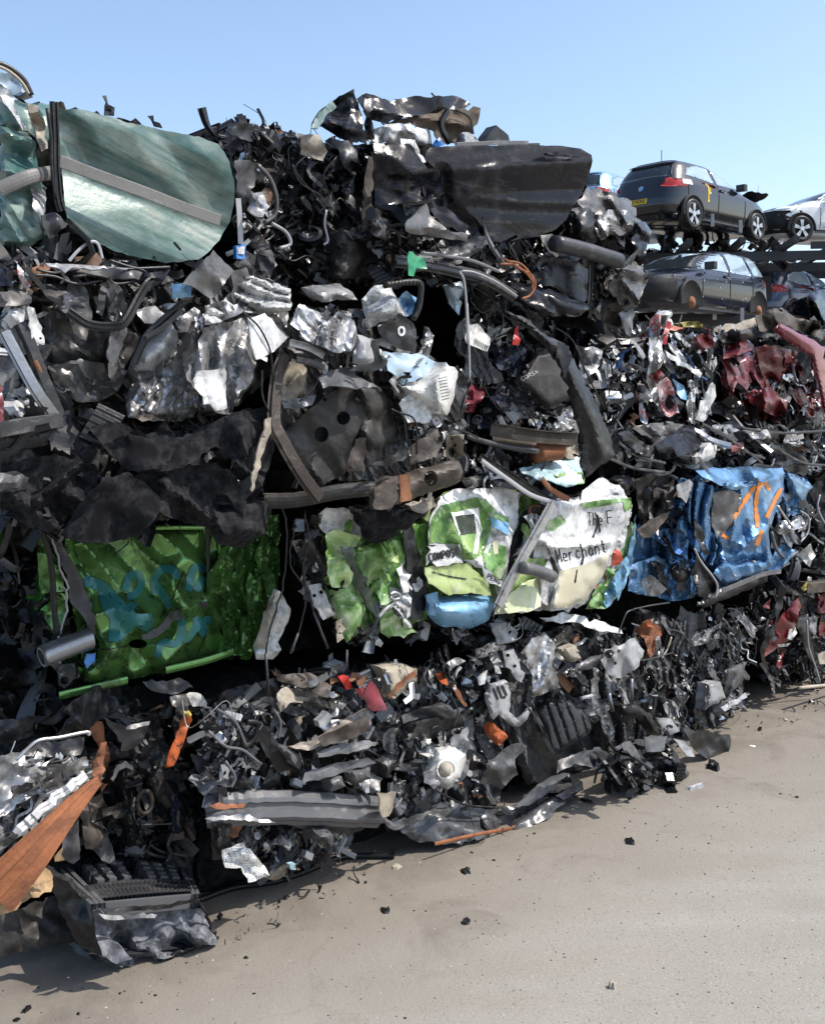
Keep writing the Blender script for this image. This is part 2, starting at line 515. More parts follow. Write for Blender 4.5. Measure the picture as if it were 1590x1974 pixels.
def scrap(th, s, n, size, pal='mix', d=(-.1, .05), k=(7, 5.5, .6, 1.5, 1.6, 1.2, .6, .4), face=.9, name='crushed_scrap', seed=0, flat=1.0):
    n = int(n * .95); size = (size[0] * .75, size[1] * .9)
    k = list(k); k[2] *= .45; k[7] *= .6
    poly = pts(s)[:, :2]
    r = np.random.RandomState((hash_(th.o['label']) + int(poly[0].sum()) + seed) % 99991)
    lo, hi = poly.min(0), poly.max(0)
    kw = np.array(k, float) / sum(k)
    pl = PAL[pal]; pw = np.array([q[0] for q in pl]); pw = pw / pw.sum()
    VV, FF, CC, MR, o = [], [], [], [], 0
    pp = np.zeros((0, 2))
    while len(pp) < n:
        q = r.uniform(lo, hi, (n * 3, 2)); pp = np.concatenate([pp, q[inpoly(q, poly)]])
    for q in pp[:n]:
        ki = r.choice(len(KINDS), p=kw)
        V, F = KINDS[ki](r)
        sc = math.exp(r.uniform(math.log(size[0]), math.log(size[1])))
        if ki in (1, 2): sc *= 1.25
        if ki == 3: sc = min(sc * 1.7, .13)
        if ki in (4, 5, 7): sc *= .75
        V = V * sc
        nv = NW * face + r.normal(0, .62, 3) + np.array([0, 0, .25]); nv /= np.linalg.norm(nv)
        a = r.normal(0, 1, 3); a -= nv * (a @ nv); a /= np.linalg.norm(a)
        b = np.cross(nv, a)
        Rm = np.stack([a, b, nv], 1)
        V = V @ Rm.T + W(q[0], q[1], th.d0 + r.uniform(*d))
        p = pl[r.choice(len(pl), p=pw)]
        col = np.array(p[1]) * r.uniform(.7, 1.3)
        if ki == 3 and r.rand() < .8: col = np.array(BLK)
        VV.append(V); FF.append(F + o); o += len(V)
        CC.append(np.tile([*col, 1], (len(V), 1)))
        MR.append(np.tile([p[2], np.clip(p[3] + r.normal(0, .06), .12, .95), r.rand(), 1], (len(V), 1)))
    V = np.concatenate(VV); 
    low = V[:, 2] < .003
    V[low, 2] = .003 + r.uniform(0, .004, low.sum())
    ob = mesh(name, V, FF, 'scrap', th.o, base=th.base, attrs={'col': np.concatenate(CC), 'mr': np.concatenate(MR)}, sharp=24)
    ob['kind'] = 'stuff'
    # crisp folds
    return ob

def sheets(th, s, n, size, mats, d=(.0, .1), ang=75, spread=40, asp=(.25, .6), cr=(.02, .05), seed=0, names=('folded_sheet', 'torn_plate', 'bent_strip')):
    """larger folded sheets pressed into a bale, each a part of its own; ang = how most of them lie"""
    poly = pts(s)[:, :2]
    r = np.random.RandomState((hash_(th.o['label']) * 3 + int(poly[0].sum()) + seed) % 99991)
    lo, hi = poly.min(0), poly.max(0)
    k = 0
    while k < n:
        c = r.uniform(lo, hi)
        if not inpoly(c[None], poly)[0]: continue
        ppm = FPX / W(c[0], c[1], th.d0)[1]
        L = r.uniform(*size) * ppm; w_ = L * r.uniform(*asp); a = R(ang + r.normal(0, spread))
        m = 10; t_ = np.linspace(0, 2 * math.pi, m, endpoint=False) + r.uniform(-.2, .2, m)
        q = np.stack([np.clip(np.cos(t_) * 1.3, -1, 1), np.clip(np.sin(t_) * 1.3, -1, 1)], 1) * r.uniform(.6, 1.0, (m, 1))
        q[r.randint(m)] *= .45
        q = q * [L / 2, w_ / 2]
        q = np.stack([q[:, 0] * math.cos(a) - q[:, 1] * math.sin(a), q[:, 0] * math.sin(a) + q[:, 1] * math.cos(a)], 1) + c
        crr = r.uniform(*cr)
        P(th, names[r.randint(len(names))], mats[r.randint(len(mats))], q, d=r.uniform(*d), up=r.uniform(-15, 40), yaw=r.uniform(-40, 40),
          cr=crr * .6, cs=r.uniform(.05, .1), an=r.uniform(1.5, 3.5), ca=-a, seed=r.randint(4000), th_=.003, curl=.012, res=.0095,
          f=[(r.uniform(.03, .07), crr * r.uniform(.5, 1.1), math.pi / 2 - a + r.normal(0, .25))])
        k += 1

# ---------------------------------------------------------------- stroke lettering
GL = {
    'A': ['0,1 .5,0 1,1', '.2,.65 .8,.65'], 'C': ['1,.15 .7,0 .3,0 0,.3 0,.7 .3,1 .7,1 1,.85'], 'O': ['.5,0 .1,.2 0,.5 .1,.8 .5,1 .9,.8 1,.5 .9,.2 .5,0'],
    'M': ['0,1 .1,0 .5,.8 .9,0 1,1'], 'P': ['0,1 0,0 .7,0 1,.25 .7,.5 0,.5'], 'S': ['1,.12 .6,0 .15,.1 .1,.35 .5,.5 .95,.7 .8,.95 .4,1 0,.88'],
    'E': ['1,0 0,0 0,1 1,1', '0,.5 .8,.5'], 'R': ['0,1 0,0 .7,0 1,.25 .7,.5 0,.5', '.5,.5 1,1'], 'G': ['1,.15 .7,0 .3,0 0,.3 0,.7 .3,1 .8,1 1,.8 1,.55 .6,.55'],
    'T': ['0,0 1,0', '.5,0 .5,1'], 'F': ['1,0 0,0 0,1', '0,.5 .8,.5'], 'H': ['0,0 0,1', '1,0 1,1', '0,.5 1,.5'], 'N': ['0,1 0,0 1,1 1,0'], 'K': ['0,0 0,1', '1,0 0,.5 1,1'], 'X': ['0,0 1,1', '1,0 0,1'],
    'L': ['0,0 0,1 1,1'], 'I': ['.5,0 .5,1'], 'V': ['0,0 .5,1 1,0'],
    'h': ['0,0 0,1', '0,.6 .4,.45 .8,.6 .8,1'], 'e': ['0,.72 .8,.72 .75,.5 .4,.42 .05,.6 .05,.85 .4,1 .8,.92'], 'r': ['0,.45 0,1', '0,.62 .3,.45 .7,.48'],
    'c': ['.8,.55 .4,.42 .05,.6 .05,.85 .4,1 .8,.9'], 'a': ['.8,.5 .8,1', '.8,.55 .4,.42 .05,.6 .05,.85 .4,1 .8,.85'], 'n': ['0,.45 0,1', '0,.6 .4,.45 .8,.6 .8,1'],
    't': ['.4,.1 .4,.9 .8,1', '.1,.42 .8,.42'], 'd': ['.8,0 .8,1', '.8,.55 .4,.42 .05,.6 .05,.85 .4,1 .8,.85'],
    '0': ['.5,0 .1,.2 .1,.8 .5,1 .9,.8 .9,.2 .5,0'], '9': ['.9,.3 .5,.5 .1,.3 .5,0 .9,.3 .8,1'], '6': ['.8,0 .2,.5 .1,.8 .5,1 .9,.75 .5,.5 .15,.7'], '2': ['.1,.2 .5,0 .9,.25 .1,1 .9,1'], '3': ['.1,.1 .6,0 .8,.25 .4,.48 .9,.7 .6,1 .1,.9'], '5': ['.9,0 .2,0 .15,.45 .7,.42 .9,.7 .6,1 .1,.92'],
}
def word(txt, x0, y0, x1, y1, h, gap=.32, aspect=None):
    """strokes of a word whose base line runs from (x0,y0) to (x1,y1) in the current view; h = cap height"""
    n = len(txt); dx, dy = (x1 - x0) / n, (y1 - y0) / n
    L = math.hypot(x1 - x0, y1 - y0); ux, uy = (x1 - x0) / L, (y1 - y0) / L
    out = []
    for i, ch in enumerate(txt):
        for st in GL.get(ch, []):
            q = []
            for p in st.split():
                a, b = [float(v) for v in p.split(',')]
                wdt = L / n * (1 - gap)
                X = x0 + dx * i + ux * a * wdt + uy * (1 - b) * h
                Y = y0 + dy * i + uy * a * wdt - ux * (1 - b) * h
                q.append((VX + X * VS, VY + Y * VS))
            out.append(q)
    return out
# ---------------------------------------------------------------- materials
M = {}
def nodes(name):
    m = bpy.data.materials.new(name); m.use_nodes = True
    nt = m.node_tree; nt.nodes.clear()
    out = nt.nodes.new('ShaderNodeOutputMaterial'); b = nt.nodes.new('ShaderNodeBsdfPrincipled')
    nt.links.new(b.outputs[0], out.inputs[0])
    return m, nt, b
def N(nt, t, **kw):
    n = nt.nodes.new(t)
    for k, v in kw.items():
        if k in n.inputs.keys(): n.inputs[k].default_value = v
        else: setattr(n, k, v)
    return n
def noise_tex(nt, scale, detail=4, rough=.6, stretch=None, dist=0.0, srot=0):
    tc = N(nt, 'ShaderNodeTexCoord')
    src = tc.outputs['Object']
    if stretch:
        mp = N(nt, 'ShaderNodeMapping'); mp.vector_type = 'TEXTURE'; mp.inputs['Scale'].default_value = tuple(1 / q for q in stretch); mp.inputs['Rotation'].default_value = (0, R(srot), 0)
        nt.links.new(src, mp.inputs[0]); src = mp.outputs[0]
    n = N(nt, 'ShaderNodeTexNoise'); n.inputs['Scale'].default_value = scale; n.inputs['Detail'].default_value = detail
    n.inputs['Roughness'].default_value = rough; n.inputs['Distortion'].default_value = dist
    nt.links.new(src, n.inputs['Vector'])
    return n.outputs[0]
def ramp(nt, src, a, b, ca=(0, 0, 0, 1), cb=(1, 1, 1, 1)):
    r = N(nt, 'ShaderNodeValToRGB')
    r.color_ramp.elements[0].position = a; r.color_ramp.elements[0].color = ca
    r.color_ramp.elements[1].position = b; r.color_ramp.elements[1].color = cb
    nt.links.new(src, r.inputs[0])
    return r.outputs[0]
def mix(nt, f, a, b):
    m = N(nt, 'ShaderNodeMix', data_type='RGBA')
    if isinstance(f, float): m.inputs[0].default_value = f
    else: nt.links.new(f, m.inputs[0])
    for i, q in ((6, a), (7, b)):
        if isinstance(q, tuple): m.inputs[i].default_value = (*q[:3], 1)
        else: nt.links.new(q, m.inputs[i])
    return m.outputs[2]
def bump(nt, b, src, strength, dist=.01):
    n = N(nt, 'ShaderNodeBump'); n.inputs['Strength'].default_value = strength; n.inputs['Distance'].default_value = dist
    nt.links.new(src, n.inputs['Height']); nt.links.new(n.outputs[0], b.inputs['Normal'])
def surf(name, col, metal=0.0, rough=.4, coat=0.0, dirt=.35, dcol=(.2, .17, .135), dscale=9, scratch=0.0, scol=(.5, .5, .48),
         sdir=(3, 3, 70), var=.14, bmp=.25, bscale=60, rv=.15, spec=None, crack=None, srot=0):
    """weathered surface: colour drift, dust in patches, scuffs and a fine uneven surface"""
    m, nt, b = nodes(name)
    if spec is None: spec = .28 if max(col) < .2 and metal == 0 else .45
    n1 = noise_tex(nt, dscale * .45, 5, .6)
    c = mix(nt, ramp(nt, n1, .3, .7), tuple(q * (1 - var) for q in col), tuple(min(1, q * (1 + var)) for q in col))
    if scratch:
        s = ramp(nt, noise_tex(nt, 1.0, 5, .65, sdir, srot=srot), .62 - .25 * scratch, .7 - .12 * scratch)
        big = ramp(nt, noise_tex(nt, 2.6, 4, .6), .38, .62)
        f = N(nt, 'ShaderNodeMath', operation='MULTIPLY'); nt.links.new(s, f.inputs[0]); nt.links.new(big, f.inputs[1])
        c = mix(nt, f.outputs[0], c, scol)
    rs = rough
    if dirt:
        dn = ramp(nt, noise_tex(nt, dscale, 7, .68, dist=.6), .68 - .3 * dirt, .84 - .1 * dirt)
        c = mix(nt, dn, c, dcol)
        fg = ramp(nt, noise_tex(nt, dscale * 5.5, 6, .72, dist=1.0), .6, .72)
        fm = N(nt, 'ShaderNodeMath', operation='MULTIPLY'); nt.links.new(fg, fm.inputs[0]); fm.inputs[1].default_value = min(.8, dirt * 1.3)
        c = mix(nt, fm.outputs[0], c, tuple(q * .55 for q in dcol))
        rr = N(nt, 'ShaderNodeMapRange'); rr.inputs['To Min'].default_value = rough; rr.inputs['To Max'].default_value = min(1, rough + .45)
        nt.links.new(dn, rr.inputs[0]); nt.links.new(rr.outputs[0], b.inputs['Roughness'])
        mr = N(nt, 'ShaderNodeMapRange'); mr.inputs['To Min'].default_value = metal; mr.inputs['To Max'].default_value = metal * .3
        nt.links.new(dn, mr.inputs[0]); nt.links.new(mr.outputs[0], b.inputs['Metallic'])
    else:
        b.inputs['Roughness'].default_value = rough; b.inputs['Metallic'].default_value = metal
    b.inputs['Specular IOR Level'].default_value = spec
    # paint cracked and scuffed along folds and torn edges
    lum = max(col)
    if crack is None: crack = .75
    ccol = tuple(q * .12 + .012 for q in col) if lum > .1 else tuple(q * 2 + .05 for q in col)
    at = N(nt, 'ShaderNodeAttribute', attribute_name='crk')
    nz = ramp(nt, noise_tex(nt, 38, 5, .7), .38, .6)
    cm = N(nt, 'ShaderNodeMath', operation='MULTIPLY'); nt.links.new(at.outputs['Fac'], cm.inputs[0]); nt.links.new(nz, cm.inputs[1])
    cm2 = N(nt, 'ShaderNodeMath', operation='MULTIPLY'); nt.links.new(cm.outputs[0], cm2.inputs[0]); cm2.inputs[1].default_value = crack * (1 if lum > .1 else .6)
    c = mix(nt, cm2.outputs[0], c, ccol)
    nt.links.new(c, b.inputs['Base Color'])
    b.inputs['Coat Weight'].default_value = coat; b.inputs['Coat Roughness'].default_value = .12
    if bmp: bump(nt, b, noise_tex(nt, bscale, 4, .6), bmp, .004)
    M[name] = m
    return m

surf('teal', (.03, .093, .083), .1, .36, .25, .35, scratch=1.1, scol=(.27, .3, .26), sdir=(4, 4, 42), dcol=(.2, .205, .165), dscale=7, srot=24, crack=.5)
surf('faded_trim', (.165, .158, .148), 0, .5, 0, .4, dcol=(.09, .085, .08), scratch=.3, scol=(.26, .25, .24), sdir=(8, 8, 40), srot=24)
surf('black_paint', (.0035, .0035, .006), 0, .2, .0, .3, dcol=(.007, .007, .009), scratch=.22, scol=(.065, .064, .062), sdir=(7, 7, 40), spec=.2, dscale=16)
surf('black_plastic', (.008, .008, .0085), 0, .36, 0, .45, dcol=(.04, .036, .032), scratch=.3, scol=(.1, .098, .095), sdir=(16, 16, 30), spec=.4)
surf('black_fabric', (.0055, .0055, .007), 0, .9, 0, .2, dcol=(.011, .01, .009), bmp=.4, bscale=180, spec=.15)
surf('rubber', (.007, .007, .007), 0, .42, 0, .45, dcol=(.04, .036, .031), scratch=.25, scol=(.09, .085, .08), sdir=(14, 14, 24), spec=.35)
surf('grey_plastic', (.1, .101, .106), 0, .38, 0, .5, dcol=(.16, .145, .12), scratch=.35, scol=(.26, .255, .25), sdir=(10, 10, 40), spec=.45)
surf('dark_grey', (.03, .03, .032), 0, .38, 0, .55, dcol=(.085, .077, .068), scratch=.35, scol=(.15, .145, .14), sdir=(14, 14, 30), spec=.4)
surf('light_grey', (.33, .33, .335), 0, .42, 0, .35, dcol=(.22, .2, .17))
surf('silver', (.5, .5, .5), .85, .34, 0, .65, dcol=(.07, .062, .054), dscale=15, scratch=.35, scol=(.06, .055, .05), sdir=(18, 18, 26))
surf('silver_paint', (.4, .395, .39), .45, .36, .2, .65, dcol=(.06, .053, .046), dscale=13, scratch=.5, scol=(.04, .035, .03), sdir=(14, 14, 9))
surf('dirty_silver', (.13, .125, .12), .5, .36, .15, .8, dcol=(.02, .018, .0155), dscale=8)
surf('white_paint', (.68, .68, .67), 0, .32, .3, .5, dcol=(.2, .18, .15), dscale=13, scratch=.4, scol=(.1, .095, .09), sdir=(16, 16, 12))
surf('white_plastic', (.68, .67, .63), 0, .4, 0, .3, dcol=(.36, .32, .27))
surf('green_paint', (.13, .29, .075), .6, .25, .4, .2, dcol=(.04, .06, .02), scratch=.4, scol=(.02, .045, .015), sdir=(9, 9, 12), var=.07, crack=.85, dscale=16)
surf('teal_spray', (.03, .17, .17), .2, .35, .3, .5, dcol=(.08, .24, .06), dscale=14)
surf('blue_paint', (.13, .29, .51), .5, .34, .35, .3, dcol=(.12, .15, .2), scratch=.45, scol=(.3, .42, .56), sdir=(20, 20, 5), var=.08, crack=.8, dscale=16)
surf('pale_blue', (.2, .38, .58), .5, .3, .4, .3, dcol=(.2, .24, .28))
surf('orange_spray', (.62, .2, .03), 0, .5, 0, .3, dcol=(.3, .2, .14), dscale=20)
surf('rust', (.23, .095, .045), .1, .85, 0, .5, dcol=(.1, .05, .03), bmp=.6)
surf('orange_rust', (.3, .11, .045), 0, .8, 0, .75, dcol=(.12, .05, .028), scratch=.5, scol=(.1, .04, .022), sdir=(6, 6, 30), bmp=.6, dscale=12)
surf('brown_metal', (.045, .035, .028), .2, .6, 0, .6, dcol=(.13, .108, .086), scratch=.3, scol=(.2, .17, .14), sdir=(12, 12, 24), bmp=.5)
surf('underbody', (.015, .0132, .0118), .1, .55, 0, .65, dcol=(.055, .046, .038), scratch=.35, scol=(.1, .088, .075), sdir=(12, 12, 12), bmp=.5)
surf('beige', (.36, .31, .24), 0, .6, 0, .4, dcol=(.2, .13, .085))
surf('cardboard', (.42, .27, .14), 0, .85, 0, .35, dcol=(.28, .18, .1))
surf('white_fabric', (.66, .66, .66), 0, .8, 0, .3, dcol=(.36, .34, .31), bmp=.4)
surf('peeled_wood', (.42, .36, .3), 0, .8, 0, .7, dcol=(.1, .06, .04), dscale=16, scratch=.4, scol=(.08, .05, .035), sdir=(8, 8, 40))
surf('red_paint', (.15, .01, .012), .1, .34, .3, .55, dcol=(.05, .03, .03), scratch=.3, scol=(.2, .16, .16), sdir=(14, 14, 14))
surf('maroon', (.2, .03, .042), 0, .36, .3, .4, dcol=(.15, .08, .08))
surf('orange_plastic', (.45, .1, .025), 0, .4, 0, .4, dcol=(.14, .05, .03))
surf('red_plastic', (.5, .02, .015), 0, .3, 0, .2, dcol=(.2, .02, .02))
surf('tag_green', (.02, .3, .13), 0, .4, 0, .15)
surf('tag_blue', (.04, .2, .55), 0, .4, 0, .15)
surf('yellow_plastic', (.5, .4, .1), 0, .5, 0, .4)
surf('glass_dark', (.02, .025, .03), 0, .06, .3, .3, dcol=(.2, .21, .2), bmp=0)
surf('sky_tinted_glass', (.36, .46, .53), .25, .12, .3, .25, dcol=(.36, .4, .42), bmp=0, crack=0)  # pale blue base colour stands in for bright sky reflected in the glass
surf('steel', (.26, .27, .28), .85, .38, 0, .5, dcol=(.12, .09, .07))
surf('tyre_rubber', (.026, .027, .03), 0, .45, 0, .3, dcol=(.06, .056, .052), spec=.45, crack=0)
surf('gloss_black', (.04, .04, .042), 0, .2, 0, .5, dcol=(.12, .115, .11), spec=.55)
surf('tan_liner', (.14, .105, .075), 0, .8, 0, .5, dcol=(.05, .04, .032), bmp=.5)
surf('slate_paint', (.05, .07, .12), .3, .2, .6, .2, dcol=(.12, .125, .13), bmp=0)
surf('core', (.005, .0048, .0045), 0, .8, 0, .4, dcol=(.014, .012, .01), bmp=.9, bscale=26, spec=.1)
surf('ash_rock', (.1, .104, .118), 0, .7, 0, .9, dcol=(.3, .31, .335), dscale=26, bmp=.9, bscale=45)
surf('lens_red', (.42, .02, .012), 0, .12, .5, .1, bmp=0)
surf('plate_yellow', (.62, .42, .03), 0, .4, 0, .2, bmp=0)
surf('ink', (.015, .015, .016), 0, .6, 0, .2)
surf('navy_paint', (.009, .012, .024), .1, .2, .3, .2, dcol=(.07, .075, .08), bmp=0)
surf('car_black', (.008, .009, .013), .2, .16, .7, .15, dcol=(.05, .05, .055), bmp=0)
surf('car_white', (.8, .8, .8), 0, .25, .5, .12, dcol=(.5, .48, .45), bmp=0)
surf('rack_steel', (.045, .047, .052), .3, .6, 0, .5, dcol=(.09, .075, .055))
surf('alloy', (.5, .5, .51), .85, .3, 0, .2, bmp=0)
surf('sky_blue', (.19, .4, .6), .1, .38, .2, .4, dcol=(.48, .52, .55), dscale=20)
surf('lime', (.36, .44, .16), 0, .4, .2, .45, dcol=(.5, .5, .42), dscale=16)
surf('sand', (.5, .46, .33), 0, .45, .1, .35, dcol=(.3, .27, .2))
surf('pale_cyan', (.42, .6, .66), 0, .38, .2, .4, dcol=(.5, .52, .45), dscale=16)
surf('red_flower', (.5, .06, .02), 0, .45, .1, .4, dcol=(.45, .4, .35), dscale=22)
surf('dark_print', (.03, .04, .028), 0, .4, .2, .5, dcol=(.12, .14, .1), dscale=22)

def print_mat(name, stops, scale, dist=1.2, rough=.36):
    m, nt, b = nodes(name)
    n = noise_tex(nt, scale, 6, .65, dist=dist)
    r = N(nt, 'ShaderNodeValToRGB'); el = r.color_ramp.elements
    el[0].position, el[0].color = stops[0][0], (*stops[0][1], 1)
    el[1].position, el[1].color = stops[-1][0], (*stops[-1][1], 1)
    for p, c in stops[1:-1]:
        e = el.new(p); e.color = (*c, 1)
    nt.links.new(n, r.inputs[0]); 
    sc = ramp(nt, noise_tex(nt, 34, 6, .7), .6, .68)
    c = mix(nt, sc, r.outputs[0], (.5, .5, .46))
    nt.links.new(c, b.inputs['Base Color']); b.inputs['Roughness'].default_value = rough
    b.inputs['Coat Weight'].default_value = .25
    bump(nt, b, noise_tex(nt, 50, 3), .2, .004)
    M[name] = m
print_mat('foliage_print', [(.3, (.018, .055, .012)), (.44, (.06, .16, .03)), (.58, (.17, .3, .07)), (.72, (.45, .54, .26))], 14)
print_mat('lawn_print', [(.3, (.05, .13, .03)), (.48, (.2, .33, .085)), (.62, (.45, .55, .24)), (.74, (.7, .71, .62))], 7)
print_mat('leaf_print', [(.34, (.03, .1, .02)), (.5, (.15, .3, .08)), (.64, (.45, .5, .33)), (.75, (.1, .25, .05))], 11)
print_mat('cushion_print', [(.3, (.34, .4, .2)), (.5, (.5, .54, .32)), (.7, (.62, .63, .48))], 5)
print_mat('poster_print', [(.32, (.6, .6, .58)), (.45, (.35, .03, .04)), (.52, (.55, .55, .55)), (.6, (.08, .18, .3)), (.7, (.5, .5, .48))], 13)

def mesh_mat():
    m, nt, b = nodes('perforated_foil')
    tc = N(nt, 'ShaderNodeTexCoord')
    v = N(nt, 'ShaderNodeTexVoronoi'); v.inputs['Scale'].default_value = 170
    v.inputs['Randomness'].default_value = .15
    nt.links.new(tc.outputs['Object'], v.inputs['Vector'])
    c = ramp(nt, v.outputs['Distance'], .3, .36, (.015, .015, .015, 1), (.6, .6, .58, 1))
    nt.links.new(c, b.inputs['Base Color']); b.inputs['Roughness'].default_value = .4; b.inputs['Metallic'].default_value = .3
    M['perforated_foil'] = m
mesh_mat()

def scrap_mat():
    m, nt, b = nodes('scrap')
    a = N(nt, 'ShaderNodeAttribute', attribute_name='col'); q = N(nt, 'ShaderNodeAttribute', attribute_name='mr')
    sp = N(nt, 'ShaderNodeSeparateColor'); nt.links.new(q.outputs['Color'], sp.inputs[0])
    dn = ramp(nt, noise_tex(nt, 16, 6, .7, dist=.5), .56, .78)
    hs = N(nt, 'ShaderNodeMix', data_type='RGBA'); hs.inputs[0].default_value = .62
    nt.links.new(a.outputs['Color'], hs.inputs[6]); hs.inputs[7].default_value = (.065, .056, .047, 1)
    c = mix(nt, dn, a.outputs['Color'], hs.outputs[2])
    nt.links.new(c, b.inputs['Base Color'])
    f = N(nt, 'ShaderNodeMath', operation='SUBTRACT'); f.inputs[0].default_value = 1.0; nt.links.new(dn, f.inputs[1])
    g = N(nt, 'ShaderNodeMath', operation='MULTIPLY'); nt.links.new(f.outputs[0], g.inputs[0]); nt.links.new(sp.outputs[0], g.inputs[1])
    nt.links.new(g.outputs[0], b.inputs['Metallic'])
    h = N(nt, 'ShaderNodeMath', operation='MULTIPLY_ADD'); nt.links.new(dn, h.inputs[0]); h.inputs[1].default_value = .35; nt.links.new(sp.outputs[1], h.inputs[2])
    nt.links.new(h.outputs[0], b.inputs['Roughness'])
    bump(nt, b, noise_tex(nt, 70, 4), .3, .004)
    b.inputs['Specular IOR Level'].default_value = .4
    M['scrap'] = m
scrap_mat()

def ground_mat():
    m, nt, b = nodes('yard_concrete')
    big = noise_tex(nt, .55, 5, .55, dist=.8)
    c = ramp(nt, big, .35, .68, (.255, .234, .197, 1), (.32, .3, .262, 1))
    # tracked dust in long smears along the wall, greyer aggregate where it is swept bare
    mp = N(nt, 'ShaderNodeMapping'); mp.inputs['Rotation'].default_value = (0, 0, R(-40.7)); mp.inputs['Scale'].default_value = (.5, 2.4, 1)
    tc = N(nt, 'ShaderNodeTexCoord'); nt.links.new(tc.outputs['Object'], mp.inputs[0])
    n2 = N(nt, 'ShaderNodeTexNoise'); n2.inputs['Scale'].default_value = 1.3; n2.inputs['Detail'].default_value = 6; nt.links.new(mp.outputs[0], n2.inputs['Vector'])
    c = mix(nt, ramp(nt, n2.outputs[0], .45, .8), c, (.34, .328, .3))
    fine = noise_tex(nt, 95, 3, .7)
    c = mix(nt, ramp(nt, fine, .57, .7), c, (.15, .136, .12))
    c = mix(nt, ramp(nt, noise_tex(nt, 130, 2, .6), .63, .72), c, (.46, .45, .43))
    c = mix(nt, ramp(nt, noise_tex(nt, 5, 6, .7), .62, .8), c, (.23, .205, .172))
    # oil and dust trodden in along the foot of the wall, with ragged blots further out
    g3 = N(nt, 'ShaderNodeTexCoord'); dt = N(nt, 'ShaderNodeVectorMath', operation='DOT_PRODUCT'); dt.inputs[1].default_value = (.6525, -.7578, 0)
    nt.links.new(g3.outputs['Object'], dt.inputs[0])
    mr = N(nt, 'ShaderNodeMapRange'); mr.inputs['From Min'].default_value = KW + .1; mr.inputs['From Max'].default_value = KW + 1.1
    mr.inputs['To Min'].default_value = .3; mr.inputs['To Max'].default_value = 0; nt.links.new(dt.outputs['Value'], mr.inputs[0])
    sm = N(nt, 'ShaderNodeMath', operation='ADD'); nt.links.new(mr.outputs[0], sm.inputs[0]); nt.links.new(noise_tex(nt, 2.4, 8, .68, dist=.6), sm.inputs[1])
    mr2 = N(nt, 'ShaderNodeMapRange'); mr2.inputs['From Min'].default_value = KW + .2; mr2.inputs['From Max'].default_value = KW + 1.5
    mr2.inputs['To Min'].default_value = .62; mr2.inputs['To Max'].default_value = -.1; nt.links.new(dt.outputs['Value'], mr2.inputs[0])
    s2_ = N(nt, 'ShaderNodeMath', operation='MULTIPLY_ADD'); s2_.inputs[1].default_value = .55; nt.links.new(noise_tex(nt, 1.1, 5, .6, dist=.4), s2_.inputs[0]); nt.links.new(mr2.outputs[0], s2_.inputs[2])
    c = mix(nt, ramp(nt, s2_.outputs[0], .3, .85), c, (.21, .184, .15))
    c = mix(nt, ramp(nt, sm.outputs[0], .66, 1.0), c, (.12, .1, .08))
    c = mix(nt, ramp(nt, noise_tex(nt, 22, 8, .75), .62, .72), c, (.19, .165, .135))
    # hairline cracks in the slab
    vo = N(nt, 'ShaderNodeTexVoronoi', feature='DISTANCE_TO_EDGE'); vo.inputs['Scale'].default_value = .55
    wn = N(nt, 'ShaderNodeTexNoise'); wn.inputs['Scale'].default_value = 3; wn.inputs['Detail'].default_value = 6; nt.links.new(g3.outputs['Object'], wn.inputs['Vector'])
    wm = N(nt, 'ShaderNodeVectorMath', operation='MULTIPLY_ADD'); wm.inputs[1].default_value = (.35, .35, 0); nt.links.new(wn.outputs['Color'], wm.inputs[0]); nt.links.new(g3.outputs['Object'], wm.inputs[2])
    nt.links.new(wm.outputs[0], vo.inputs['Vector'])
    ck = ramp(nt, vo.outputs['Distance'], .0015, .004, (1, 1, 1, 1), (0, 0, 0, 1))
    cg = N(nt, 'ShaderNodeMath', operation='MULTIPLY'); nt.links.new(ck, cg.inputs[0]); nt.links.new(ramp(nt, big, .42, .56), cg.inputs[1])
    cg2 = N(nt, 'ShaderNodeMath', operation='MULTIPLY'); nt.links.new(cg.outputs[0], cg2.inputs[0]); cg2.inputs[1].default_value = .22
    c = mix(nt, cg2.outputs[0], c, (.13, .11, .09))
    nt.links.new(c, b.inputs['Base Color']); b.inputs['Roughness'].default_value = .92
    b.inputs['Specular IOR Level'].default_value = .25
    ad = N(nt, 'ShaderNodeMath', operation='MULTIPLY_ADD'); nt.links.new(fine, ad.inputs[0]); ad.inputs[1].default_value = .25
    nt.links.new(noise_tex(nt, 3.5, 5, .6), ad.inputs[2])
    bump(nt, b, ad.outputs[0], .75, .012)
    M['yard_concrete'] = m
ground_mat()
# ================================================================ BALES BEHIND THE FRONT ROW
view(0, 0, 1590)
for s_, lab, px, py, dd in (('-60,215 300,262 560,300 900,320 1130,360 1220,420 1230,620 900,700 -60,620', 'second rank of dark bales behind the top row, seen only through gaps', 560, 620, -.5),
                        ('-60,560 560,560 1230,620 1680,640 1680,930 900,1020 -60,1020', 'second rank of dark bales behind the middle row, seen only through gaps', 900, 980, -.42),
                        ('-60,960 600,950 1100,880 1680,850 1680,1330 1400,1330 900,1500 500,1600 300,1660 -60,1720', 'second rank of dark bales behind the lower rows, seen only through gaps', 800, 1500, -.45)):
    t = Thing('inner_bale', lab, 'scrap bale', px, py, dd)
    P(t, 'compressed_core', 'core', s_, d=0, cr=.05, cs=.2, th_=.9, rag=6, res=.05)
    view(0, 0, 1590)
    scrap(t, s_, 90, (.06, .2), 'black', (.0, .1))
